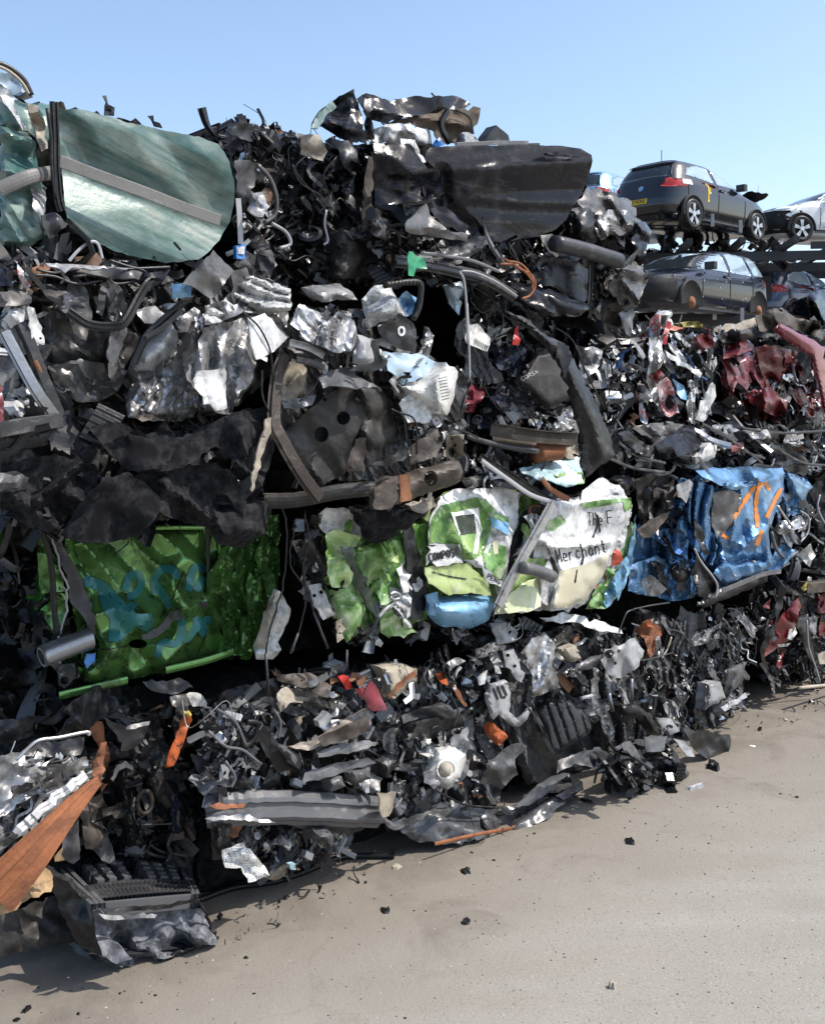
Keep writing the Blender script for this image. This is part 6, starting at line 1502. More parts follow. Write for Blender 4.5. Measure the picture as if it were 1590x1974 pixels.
P(t, 'curled_duct', 'grey_plastic', '610,1040 680,1020 730,1060 720,1120 640,1110 600,1080', d=.12, cr=.03, cs=.08, w=(.03, .04), th_=.05)
P(t, 'duct_mouth', 'rubber', '640,1060 690,1050 700,1085 650,1095', d=.135, cr=.01)
for s in ('150,680 200,760 180,820', '60,520 150,600 240,620 330,690', '100,400 200,470 260,600', '400,400 440,470 430,560'):
    T(t, 'bent_rod', 'grey_plastic', s, .008, .12, n=6)
T(t, 'torn_pipe', 'rubber', '260,470 320,480 300,560 250,600 240,560', .016, .1)

# ---- middle bale with white motor housing
t = Thing('scrap_bale', 'low bale of small grey parts with a round white plastic motor housing', 'scrap bale', 880, 1630, .1)
core(t, '1050,180 1590,130 1640,640 1640,1010 1150,1150 980,1200 1050,800', d=-.16)
scrap(t, '1000,190 1160,180 1590,140 1590,600 1480,900 1100,980 1040,600', 360, (.022, .1), 'mix', (-.1, .08))
scrap(t, '1040,640 1200,560 1200,860 1100,960 1000,900', 60, (.025, .1), 'grey', (-.02, .1), seed=2)
P(t, 'crushed_skin', 'grey_plastic', '1040,200 1590,140 1620,640 1600,900 1150,1050 1000,1050 1040,800', d=-.06, cr=.02, f=[(.11, .08, .5), (.05, .035, .1)], z=[(.3, .04)])
sheets(t, '1000,200 1590,150 1590,600 1480,880 1100,960 1040,600', 34, (.07, .22), ['dark_grey', 'grey_plastic', 'light_grey', 'silver', 'dirty_silver', 'black_plastic', 'grey_plastic', 'silver_paint'], d=(-.02, .1), ang=70, spread=40, asp=(.15, .45))
mh = P(t, 'motor_housing', 'white_plastic', '1190,742 1262,612 1332,590 1424,642 1402,762 1322,832 1242,782', d=.12, cr=.02, cs=.12, w=(.03, .05), th_=.06)
T(t, 'motor_cap', 'beige', '1310,728,.0 1312,726,.03', .024, .13, n=18, smooth=False)
T(t, 'motor_ring', 'white_plastic', '1265,720 1280,690 1315,675 1350,692 1358,730 1335,765 1300,770 1272,750 1265,722', .008, .145)
P(t, 'motor_side', 'light_grey', '1200,740 1260,720 1290,800 1250,830 1200,790', d=.13, cr=.03, cs=.05)
P(t, 'skirt', 'light_grey', '1340,560 1430,500 1440,600 1400,640 1340,600', d=.1, cr=.03, cs=.05, up=15)
P(t, 'light_cover', 'dark_grey', '1080,440 1200,390 1290,365 1410,410 1380,450 1200,450 1090,480', d=.1, up=25, cr=.03, cs=.08)
P(t, 'torn_cover', 'rubber', '1090,480 1300,440 1420,420 1400,500 1240,540 1100,520', d=.08, cr=.04, cs=.08)
P(t, 'orange_clip', 'orange_plastic', '1260,220 1300,210 1325,280 1290,270', d=.1, cr=.02)
P(t, 'copper_strip', 'orange_rust', '1340,270 1380,300 1430,390 1410,390 1370,330', d=.1, cr=.012)
P(t, 'crushed_foil', 'silver', '1220,200 1380,130 1420,150 1300,220 1230,240', d=.08, up=20, cr=.03, cs=.05)
P(t, 'white_clip', 'white_plastic', '1480,240 1530,200 1520,270 1490,280', d=.1, cr=.02)
T(t, 'wire_loop', 'rubber', '1235,560 1240,510 1275,495 1300,520 1300,570', .006, .14)
T(t, 'thin_cable', 'rubber', '1230,820 1330,870 1420,910 1590,925', .006, .14)
P(t, 'low_plate', 'dark_grey', '1100,800 1200,830 1240,920 1150,990 1060,960', d=.06, cr=.03, cs=.08)

# ---- right bale with tyre
view(860, 1160, 600)
t = Thing('scrap_bale', 'low bale with a piece of black ribbed tyre and pale grey brackets', 'scrap bale', 1230, 1530, .1)
core(t, '120,260 350,200 600,110 900,160 1060,200 1500,290 1560,600 1240,790 560,1010 400,1060', d=-.16)
scrap(t, '100,220 500,160 900,150 1100,220 1060,520 860,640 760,560 480,460 330,500 180,400', 280, (.025, .12), 'mix', (-.12, .07))
scrap(t, '1040,330 1300,300 1540,280 1500,560 1250,680 1080,560', 150, (.022, .11), 'mix', (-.1, .06), seed=2)
scrap(t, '900,60 1200,60 1590,20 1590,260 1300,330 1100,260', 130, (.025, .13), 'dark', (-.14, .03), seed=3)
scrap(t, '1340,80 1560,20 1560,340 1420,340 1350,200', 70, (.022, .1), 'mix', (-.04, .08), seed=4, k=(3, 4, 4, 4, 1, 1, .4, .4))
scrap(t, '-60,100 240,60 500,140 400,220 100,260', 80, (.03, .13), 'mix', (-.16, .03), seed=6)
P(t, 'crushed_skin', 'grey_plastic', '120,270 350,210 600,120 900,170 1500,250 1520,520 1240,700 560,900 420,940', d=-.07, cr=.02, f=[(.11, .08, .5), (.05, .035, .1)], z=[(.3, .04)])
sheets(t, '100,230 500,160 900,150 1540,270 1500,540 1250,660 860,640 480,460 180,400', 50, (.08, .24), ['dark_grey', 'grey_plastic', 'light_grey', 'silver', 'dirty_silver', 'black_plastic', 'grey_plastic', 'silver_paint'], d=(-.03, .09), ang=70, spread=40, asp=(.15, .45))
sheets(t, '900,80 1580,30 1580,250 1300,320', 16, (.1, .26), ['dark_grey', 'grey_plastic', 'light_grey', 'silver', 'dirty_silver', 'black_plastic', 'grey_plastic', 'silver_paint'], d=(-.06, .05), ang=60)
ty = P(t, 'tyre_piece', 'tyre_rubber', '450,562 522,500 640,505 722,580 745,652 702,692 562,782 532,762 500,642', d=.1, c=(1.6, .3), cr=.006, cs=.1, th_=.02, w=(.02, .03), res=.006, yaw=-10, up=10,
       r=[(f'{505+i*48},{505+i*2} {545+i*50},{620-i*8} {590+i*44},{760-i*22}', -.014, .01) for i in range(5)])
S(ty, 'tyre_cord', 'dark_grey', ['610,520 590,600 560,680', '700,590 620,640 560,700', '520,560 560,540 640,530', '720,640 640,690 580,770'], 5)
pb = P(t, 'bracket', 'light_grey', '228,422 302,398 332,470 322,560 362,602 432,540 440,560 372,642 345,640 312,610 272,570 242,602 202,502', d=.14, cr=.012, cs=.1, th_=.01, w=(.01, .012))
S(pb, 'slot', 'ink', ['240,440 265,500', '262,432 285,490 305,488', '285,428 310,480'], 11, curve=False)
P(t, 'crushed_sheet', 'silver', '382,262 432,190 502,158 562,230 542,302 582,440 502,470 432,490 442,380', d=.12, cr=.045, cs=.06, an=2.2, ca=1.4, res=.009)
P(t, 'slotted_plate', 'light_grey', '290,252 342,240 402,362 382,412 302,332', d=.12, cr=.015, holes=[(315, 275, 10), (350, 330, 10)])
gp = P(t, 'pierced_plate', 'light_grey', '790,302 842,240 962,188 1012,250 982,330 892,392 822,372', d=.15, yaw=5, cr=.022, cs=.12, holes=[(862, 316, 10), (882, 252, 10), (835, 268, 28, .8)])
P(t, 'plate_arm', 'grey_plastic', '630,352 742,280 812,268 792,312 702,352 642,362', d=.13, cr=.015, w=(.02, .02))
P(t, 'white_trim', 'white_paint', '480,82 602,55 762,90 892,142 902,162 802,152 642,102 522,102', d=.1, up=30, cr=.015, cs=.1)
P(t, 'trim_under', 'dirty_silver', '640,105 760,120 830,160 740,190 660,150', d=.06, cr=.05, cs=.06)
P(t, 'beige_block', 'beige', '585,242 652,220 692,290 642,312', d=.12, cr=.015, th_=.03, w=(.015, .02))
P(t, 'hose_end', 'dark_grey', '540,190 600,180 650,210 620,230 560,215', d=.08, cr=.02, w=(.02, .03), th_=.04)
P(t, 'orange_liner', 'orange_rust', '960,142 1032,90 1112,140 1075,240 1102,232 1062,270 1042,290 1012,190', d=.04, cr=.04, cs=.08)
P(t, 'orange_liner', 'orange_plastic', '1020,110 1045,88 1065,135 1030,130', d=.06, cr=.02)
T(t, 'bent_strip', 'beige', '1100,290 1130,240 1150,180', .007, .1)
P(t, 'tank', 'light_grey', '1330,422 1402,408 1427,492 1322,552 1332,480', d=.1, cr=.012, th_=.06, w=(.015, .02))
P(t, 'tank', 'grey_plastic', '1420,352 1542,300 1522,392 1442,482 1420,460', d=.08, cr=.03, cs=.08, w=(.02, .02))
P(t, 'orange_cap', 'orange_plastic', '220,640 240,622 300,668 314,690 272,738 232,692', d=.16, cr=.02, th_=.03, w=(.015, .02))
P(t, 'grey_sheet', 'dark_grey', '168,932 232,812 332,728 415,740 352,802 362,882 282,962 242,932', d=.13, up=15, cr=.035, cs=.12, an=1.5)
P(t, 'tin_can', 'light_grey', '700,500 800,500 806,600 760,620 720,560', d=.06, cr=.02, th_=.06, w=(.02, .03))
T(t, 'grey_rod', 'light_grey', '690,495 760,475', .014, .1, smooth=False)
T(t, 'grey_rod', 'steel', '945,395 948,500', .014, .12, smooth=False)
T(t, 'grey_rod', 'steel', '830,470 850,560', .014, .12, smooth=False)
P(t, 'tyre_arc', 'rubber', '878,532 962,514 1042,570 1102,680 1062,692 1002,602 902,582', d=.14, c=(.8, .8), cr=.01, w=(.02, .03), th_=.03)
P(t, 'buckle', 'light_grey', '1072,590 1150,600 1195,662 1142,685 1102,642', d=.18, cr=.008, th_=.012, holes=[(1140, 642, 20, .7)])
P(t, 'ribbed_trim', 'light_grey', '1400,540 1530,465 1536,490 1420,565', d=.12, up=30, cr=.006, z=[(.016, .008, .5, 8)])
P(t, 'black_sheet', 'rubber', '500,640 560,780 540,790 480,660 440,560 460,550', d=.12, yaw=-20, cr=.02)
for s in ('1130,140 1200,160 1260,240 1300,330', '1370,100 1420,200 1400,300', '1450,60 1500,160 1480,300', '1180,490 1230,560 1200,640', '1240,480 1200,560 1240,640', '950,40 1040,20 1140,5', '880,160 920,60 960,40', '860,280 1000,300 1160,260', '20,470 60,560 40,640', '400,520 440,570 500,680', '370,80 390,160 350,200 250,220'):
    T(t, 'bent_rod', 'dark_grey', s, .006, .14, n=6)
P(t, 'white_end', 'light_grey', '225,110 320,100 365,160 350,200 260,210 240,160', d=.06, cr=.03, up=15)

# ---- red bale at the right end
view(1090, 850, 500)
t = Thing('scrap_bale', 'low bale with torn red body panels, far right of the bottom row', 'scrap bale', 1520, 1340, .06)
core(t, '1130,880 1660,820 1660,1500 1250,1480 1150,1200', d=-.16)
scrap(t, '1190,880 1660,840 1660,1470 1250,1470 1150,1150', 230, (.03, .16), 'dark', (-.14, .06))
sheets(t, '1190,900 1660,850 1660,1450 1260,1460 1150,1150', 20, (.12, .34), ['black_plastic', 'dark_grey', 'red_paint', 'dirty_silver', 'grey_plastic'], d=(-.05, .07), ang=80, spread=25, asp=(.15, .4))
P(t, 'body_panel', 'red_paint', '1310,1092 1432,950 1424,1090 1372,1222 1212,1332 1252,1200', d=.1, cr=.02, cs=.15, yaw=-10)
P(t, 'body_panel', 'red_paint', '1530,962 1640,920 1640,1062 1540,1052', d=.08, cr=.03)
P(t, 'body_panel', 'red_paint', '1205,1022 1262,965 1252,1032', d=.06, cr=.02)
P(t, 'white_patch', 'white_plastic', '1370,1160 1410,1140 1420,1180 1385,1225 1360,1215', d=.12, cr=.02)
B(t, 'cross_beam', 'brown_metal', '1450,900 1520,895 1660,880', .05, .1, 'box')
P(t, 'foam_ring', 'yellow_plastic', '1440,900 1480,870 1530,885 1490,905 1460,925', d=.13, cr=.015)
P(t, 'seal_strip', 'rubber', '1310,872 1352,900 1330,1020 1284,1160 1212,1300 1240,1400 1200,1340 1190,1280 1282,1120', d=.12, cr=.015, yaw=-20)
P(t, 'door_liner', 'black_plastic', '1430,950 1480,960 1500,1200 1560,1480 1480,1300 1430,1160', d=.1, cr=.03)
P(t, 'white_tin', 'light_grey', '1300,1250 1380,1240 1360,1260 1310,1265', d=.1, cr=.01)
P(t, 'beige_panel', 'beige', '1545,1310 1590,1290 1660,1290 1660,1370 1560,1370', d=.08, cr=.02)
P(t, 'grey_panel', 'grey_plastic', '1490,1080 1530,1070 1535,1190 1505,1180', d=.1, cr=.02)
T(t, 'pry_bar', 'beige', '1430,1515 1590,1500 1660,1495', .016, .14)
T(t, 'cable', 'light_grey', '1480,1100 1490,1260 1530,1380 1560,1480', .008, .12)

# ---- loose things lying on the ground along the foot of the wall
view(860, 1160, 600)
t = Thing('plastic_sheet', 'crumpled black plastic sheet with a rusty edge lying on the concrete', 'plastic sheet', 930, 1620, ground_d(930, 1622) - .06)
P(t, 'sheet', 'gloss_black', '-290,1120 -150,1060 0,1022 202,1062 342,1042 422,982 522,912 622,880 692,922 702,962 562,1062 522,1112 332,1192 0,1242 -160,1222', d=-.0, up=38, cr=.05, cs=.16, an=1.6, z=[(.05, .008)])
P(t, 'raised_wing', 'grey_plastic', '340,1052 452,950 542,892 632,878 545,962 420,1042', d=.04, up=20, cr=.012, cs=.2)
P(t, 'clear_fold', 'grey_plastic', '630,880 695,922 700,960 600,1010 560,990 650,940', d=.05, up=15, cr=.03, cs=.08)
P(t, 'grey_fold', 'dark_grey', '-330,1075 -270,1130 -120,1080 20,1030 0,1060 -140,1120 -260,1170 -310,1140', d=.03, up=20, cr=.02)
B(t, 'rusty_edge', 'orange_rust', '-60,1240 150,1192 330,1158 420,1125 550,1098', .012, .06, 'round')
scrap(t, '0,1060 420,1000 600,950 640,1010 500,1100 200,1180 0,1200', 22, (.03, .1), 'dark', (-.02, .06), face=.3)
t = Thing('plastic_debris', 'heap of torn black plastic shards lying on the concrete below the tyre piece', 'plastic debris', 1260, 1530, ground_d(1260, 1535) - .1)
P(t, 'bumper_piece', 'dark_grey', '570,812 640,780 780,742 860,800 780,850 660,830 560,880', d=.0, up=30, cr=.03, cs=.1)
P(t, 'bumper_piece', 'gloss_black', '860,742 962,702 1142,722 1242,882 1142,962 962,962 900,860', d=-.02, up=25, cr=.07, cs=.12)
P(t, 'grey_plate', 'grey_plastic', '1010,692 1132,686 1112,762 1022,772', d=.1, up=15, cr=.015)
P(t, 'long_shard', 'grey_plastic', '890,730 940,712 1010,800 1060,845 1040,855 960,800', d=.09, up=15, cr=.015)
P(t, 'end_block', 'grey_plastic', '1140,910 1230,875 1242,900 1160,945', d=.08, cr=.01, th_=.03, w=(.015, .015))
P(t, 'clear_strip', 'light_grey', '1160,700 1220,710 1270,790 1230,790 1190,740', d=.06, up=20, cr=.015)
scrap(t, '740,860 880,770 1140,710 1240,880 1100,980 900,980', 110, (.035, .14), 'black', (-.06, .1), face=.4, k=(7, 4, .6, .8, 1, 1, .5, .2))
scrap(t, '760,830 870,820 880,880 780,890', 20, (.02, .07), 'grey', (-.0, .06), seed=3)
t = Thing('rubber_mat', 'thin black rubber mat with a torn edge right of the plastic debris heap', 'rubber mat', 1380, 1440, ground_d(1380, 1462))
P(t, 'mat', 'rubber', '1208,652 1330,660 1452,680 1442,782 1330,804 1270,760', d=-.02, up=10, cr=.02, cs=.15)
view(0, 0, 1590)
t = Thing('black_pipe', 'thin black pipe lying on the concrete in front of the perforated foil', 'pipe', 560, 1700, ground_d(560, 1700))
q = flat_pts('385,1735 450,1712 530,1700 590,1680 660,1653 760,1650', .012)
q[:, 2] = .012
a = np.linspace(0, 2 * math.pi, 8, endpoint=False)
V_, F_ = sweep(spline(q, .2), np.stack([np.cos(a), np.sin(a)], 1) * .011, np.array([0, 0, 1.0]), True)
mesh('pipe', V_, [F_], 'rubber', t.o, base=t.base)
t = Thing('scrap_fringe', 'narrow litter of small broken bits along the foot of the wall', 'scrap litter', 900, 1600, .0)
t.o['kind'] = 'stuff'
view(0, 0, 1590)
for sd, s in enumerate(('400,1700 660,1620 760,1610 760,1640 660,1650 420,1730', '1120,1545 1330,1480 1420,1440 1340,1520 1180,1560', '1400,1395 1580,1320 1590,1345 1440,1400')):
    scrap(t, s, 45, (.008, .04), 'dark', (.1, .3), face=.1, seed=sd, k=(6, 3, 0, 0, 1, 1, 0, 0))
for o_ in list(t.o.children):
    me_ = o_.data
    co = np.zeros(len(me_.vertices) * 3, np.float32); me_.vertices.foreach_get('co', co); co = co.reshape(-1, 3)
    co[:, 2] += t.base[2]
    # settle every bit on the ground
    lab = np.arange(len(co)); e = np.zeros(len(me_.edges) * 2, np.int32); me_.edges.foreach_get('vertices', e); e = e.reshape(-1, 2)
    for _ in range(40):
        m_ = np.minimum(lab[e[:, 0]], lab[e[:, 1]]); np.minimum.at(lab, e[:, 0], m_); np.minimum.at(lab, e[:, 1], m_)
    mn = np.full(len(co), 9.0); np.minimum.at(mn, lab, co[:, 2])
    co[:, 2] += .001 - mn[lab] - t.base[2]
    me_.vertices.foreach_set('co', co.ravel()); me_.update()
# ================================================================ GROUND
gm = 2500
g = mesh('ground', [(-gm, -gm, 0), (gm, -gm, 0), (gm, gm, 0), (-gm, gm, 0)], [np.array([[0, 1, 2, 3]])], 'yard_concrete')
g['kind'] = 'structure'

# gravel dust: specks nobody could count
rng = np.random.RandomState(5)
VV, FF, CC, MR, o = [], [], [], [], 0
for i in range(2600):
    Y = rng.uniform(2.7, 6.5); X = rng.uniform(-1.3, 2.6)
    if NW @ [X, Y, 0] - KW < .05: continue
    s = math.exp(rng.uniform(math.log(.0012), math.log(.0036)))
    a = np.linspace(0, 2 * math.pi, 6, endpoint=False) + rng.rand()
    rr = s * rng.uniform(.6, 1.2, 6)
    ring = np.stack([X + np.cos(a) * rr * 1.3, Y + np.sin(a) * rr, np.zeros(6)], 1)
    V = np.concatenate([ring, [[X, Y, s * .9]]])
    VV.append(V); FF.append(np.array([[k, (k + 1) % 6, 6] for k in range(6)]) + o); o += 7
    c_ = [(.02, .02, .02), (.08, .07, .06), (.45, .43, .4), (.2, .18, .16)][rng.choice(4, p=[.45, .2, .15, .2])]
    CC.append(np.tile([*c_, 1], (7, 1))); MR.append(np.tile([0, .8, 0, 1], (7, 1)))
gr = mesh('gravel', np.concatenate(VV), FF, 'scrap', attrs={'col': np.concatenate(CC), 'mr': np.concatenate(MR)}, smooth=False)
gr['kind'] = 'stuff'; gr['label'] = 'fine grit scattered over the concrete yard'; gr['category'] = 'grit'

def crumb(px, py, w_, name='debris_crumb', mat='rubber', label='small black crumb of debris lying loose on the concrete', group='black crumbs on the concrete', cat='debris', asp=.6, ang=0, h=.28, pointed=0):
    r = rays([[px, py]])[0]; tt = -CH / r[2]; p = CAM + r * tt
    s = w_ * p[1] / FPX / 2
    rg = np.random.RandomState(int(px * 7 + py))
    n = 11; a = np.linspace(0, 2 * math.pi, n, endpoint=False)
    rad = rg.uniform(.55, 1.1, n)
    if pointed: rad[3], rad[8] = 1.6, 1.4
    c, q = math.cos(ang), math.sin(ang)
    x = np.cos(a) * rad * s; y = np.sin(a) * rad * s * asp
    R0 = np.stack([x * c - y * q, (x * q + y * c) * 1.6, np.zeros(n)], 1)
    R1 = R0 * .8; R1[:, 2] = s * h * rg.uniform(.5, 1.3, n)
    V = np.concatenate([R0, R1, [[0, 0, s * h * 1.1]]])
    i = np.arange(n); j = (i + 1) % n
    ob = mesh(name, V, [np.stack([i, j, j + n, i + n], 1), np.stack([i + n, j + n, np.full(n, 2 * n)], 1)], mat, smooth=False)
    ob.location = Vector([float(v) for v in (p[0], p[1], 0)])
    ob['label'] = label; ob['category'] = cat
    if group: ob['group'] = group
    return ob
view(600, 1500, 990)
for (x, y, w_, an) in ((565, 256, 16, 0), (645, 316, 10, 0), (755, 270, 6, 0), (248, 364, 8, 1), (195, 374, 8, 0), (225, 467, 10, 0), (402, 386, 6, 0), (580, 452, 7, 0), (600, 488, 6, .5), (497, 232, 14, -.5), (690, 173, 16, .2), (668, 180, 10, .2), (1257, 89, 9, 0), (1288, 92, 8, 0), (1452, 50, 12, 0), (1502, 60, 20, 0), (1230, 203, 10, 0), (1366, 290, 6, 0), (1013, 280, 8, 0), (1130, 184, 10, .6), (1185, 224, 6, 0), (1218, 298, 9, 1.2), (1226, 358, 6, 0), (148, 516, 7, 0), (478, 578, 6, 0), (625, 660, 6, 0), (808, 626, 6, 0), (290, 745, 12, .4), (1075, 420, 8, 0), (1425, 661, 7, 0), (1148, 218, 6, 0), (68, 350, 8, 0), (640, 255, 8, 0), (880, 300, 5, 0), (1035, 142, 9, .5), (1000, 95, 8, .6), (1070, 195, 9, .6), (1095, 150, 8, .6), (987, 135, 8, -.6), (970, 155, 9, -.6), (318, 412, 10, .2), (354, 413, 10, .2), (508, 444, 8, 0)):
    p_ = (VX + x * VS, VY + y * VS)
    crumb(p_[0], p_[1], w_ * VS * .95, ang=an)
view(0, 1300, 560)
for (x, y, w_, an) in ((210, 1716, 24, .3), (655, 1750, 24, .8), (680, 1738, 18, .8), (850, 1760, 26, 0), (776, 1800, 18, 0), (428, 1860, 34, -.6), (1390, 1750, 26, .2), (1020, 1582, 18, .3), (880, 1672, 14, 0), (985, 1690, 12, 0), (390, 1733, 16, .3), (450, 1722, 14, .3), (815, 1752, 14, 0), (960, 1585, 10, 0), (1345, 1555, 40, 0), (735, 1628, 10, 0), (225, 1855, 14, 0)):
    crumb(VX + x * VS, VY + y * VS, w_ * VS * .9, ang=an)
crumb(VX + 150 * VS, VY + 1840 * VS, 60 * VS, label='curled black scrap lying near the bottom left corner of the concrete', group=None, ang=.9, h=.5, name='curled_scrap')
crumb(VX + 88 * VS, VY + 1897 * VS, 50 * VS, label='flat black lump at the bottom left corner, nearest of the bits on the concrete', group=None, ang=.2, name='flat_lump')
crumb(VX + 1430 * VS, VY + 1265 * VS, 70 * VS, label='pale beige chip lying beside the black pipe on the concrete', group=None, ang=.7, name='foam_chip', mat='beige', h=.4)
view(600, 1500, 990)
crumb(VX + 265 * VS, VY + 278 * VS, 24, label='cream curved chip lying in front of the grey bumper bale', group=None, name='foam_chip', mat='beige', ang=.5)
crumb(VX + 480 * VS, VY + 290 * VS, 26, label='twisted black scrap on the concrete in front of the black plastic sheet', group=None, name='twisted_scrap', ang=1.1, pointed=1)
crumb(VX + 230 * VS, VY + 411 * VS, 24, label='ragged black scrap on the open concrete left of centre', group=None, name='ragged_scrap', ang=.9, pointed=1)
crumb(VX + 480 * VS, VY + 447 * VS, 24, label='rounded black lump with a short tail on the open concrete', group=None, name='rounded_lump', ang=.2, h=.5)
crumb(VX + 988 * VS, VY + 200 * VS, 26, label='triangular black shard lying alone on the concrete', group=None, name='plastic_shard', ang=-.8, pointed=1, h=.4)
crumb(VX + 930 * VS, VY + 650 * VS, 16, label='small brown and white chip near the bottom edge of the concrete', group=None, name='stone_chip', mat='beige', h=1.2)
crumb(VX + 855 * VS, VY + 75 * VS, 30, label='thin curled black strip just in front of the plastic debris heap', group=None, name='curled_strip', asp=.3, ang=-.6)
view(860, 1160, 600)
crumb(VX + 1370 * VS, VY + 850 * VS, 84 * VS, label='crumpled black triangle lying right of the black rubber mat', group=None, name='rubber_scrap', ang=.2, h=.6, pointed=1)
crumb(VX + 1270 * VS, VY + 955 * VS, 130 * VS, label='ragged pale grey strip of plastic at the foot of the debris heap', group=None, name='plastic_strip', mat='light_grey', asp=.22, ang=.25, h=.3)
crumb(VX + 1560 * VS, VY + 740 * VS, 40 * VS, label='white flake lying on the concrete near the end of the wall', group=None, name='paint_flake', mat='white_plastic', asp=.4, h=.2)

# ================================================================ STORAGE RACK AND PARKED CARS
def box(c, d, rz=0):
    x, y, z = d[0] / 2, d[1] / 2, d[2] / 2
    V = np.array([(sx * x, sy * y, sz * z) for sx in (-1, 1) for sy in (-1, 1) for sz in (-1, 1)])
    ca, sa = math.cos(rz), math.sin(rz)
    V = np.stack([V[:, 0] * ca - V[:, 1] * sa, V[:, 0] * sa + V[:, 1] * ca, V[:, 2]], 1) + np.array(c)
    return V, np.array([(0, 1, 3, 2), (4, 6, 7, 5), (0, 4, 5, 1), (2, 3, 7, 6), (0, 2, 6, 4), (1, 5, 7, 3)])
def boxes(name, lst, mat, parent=None):
    VV, FF, o = [], [], 0
    for b in lst:
        V, F = box(*b); VV.append(V); FF.append(F + o); o += 8
    return mesh(name, np.concatenate(VV), FF, mat, parent, smooth=False)
def pos(px, Y): return np.array([(px - CX) / FPX * Y, Y, 0])
def hgt(py, Y): return CH - (py - HY) / FPX * Y

# the slices of a car body: z, rear x, front x, half width
BODY = {
 'hatch': dict(sl=[(.18, -1.72, 1.75, .70), (.3, -1.93, 1.93, .81), (.45, -1.99, 1.99, .85), (.6, -1.98, 1.98, .86), (.74, -1.94, 1.93, .865), (.84, -1.9, 1.75, .86), (.92, -1.87, 1.2, .845), (.99, -1.85, .98, .82), (1.1, -1.78, .78, .775), (1.22, -1.7, .52, .72), (1.33, -1.6, .2, .66), (1.41, -1.5, -.1, .6), (1.45, -1.35, -.35, .5), (1.475, -1.1, -.55, .35), (1.48, -.9, -.75, .12)],
   sw=[[(-.3, 1.02), (.62, 1.02), (.36, 1.24), (.08, 1.37), (-.34, 1.38)], [(-1.36, 1.1), (-.42, 1.03), (-.46, 1.38), (-.9, 1.37), (-1.22, 1.28)]], wb=(-1.22, 1.25), r=.31),
 'estate': dict(sl=[(.2, -2.1, 2.05, .74), (.32, -2.28, 2.25, .85), (.48, -2.33, 2.32, .89), (.64, -2.32, 2.31, .9), (.8, -2.29, 2.2, .9), (.9, -2.26, 1.6, .885), (.97, -2.24, 1.15, .86), (1.08, -2.2, .9, .82), (1.2, -2.12, .65, .765), (1.32, -2.03, .36, .71), (1.42, -1.92, .0, .65), (1.47, -1.8, -.25, .57), (1.5, -1.5, -.5, .4), (1.51, -1.2, -.8, .12)],
   sw=[[(-.12, 1.0), (.86, 1.0), (.55, 1.24), (.15, 1.42), (-.16, 1.43)], [(-1.12, 1.01), (-.24, 1.0), (-.28, 1.43), (-1.06, 1.42)], [(-2.02, 1.06), (-1.24, 1.02), (-1.18, 1.41), (-1.8, 1.36)]], wb=(-1.38, 1.4), r=.33),
}
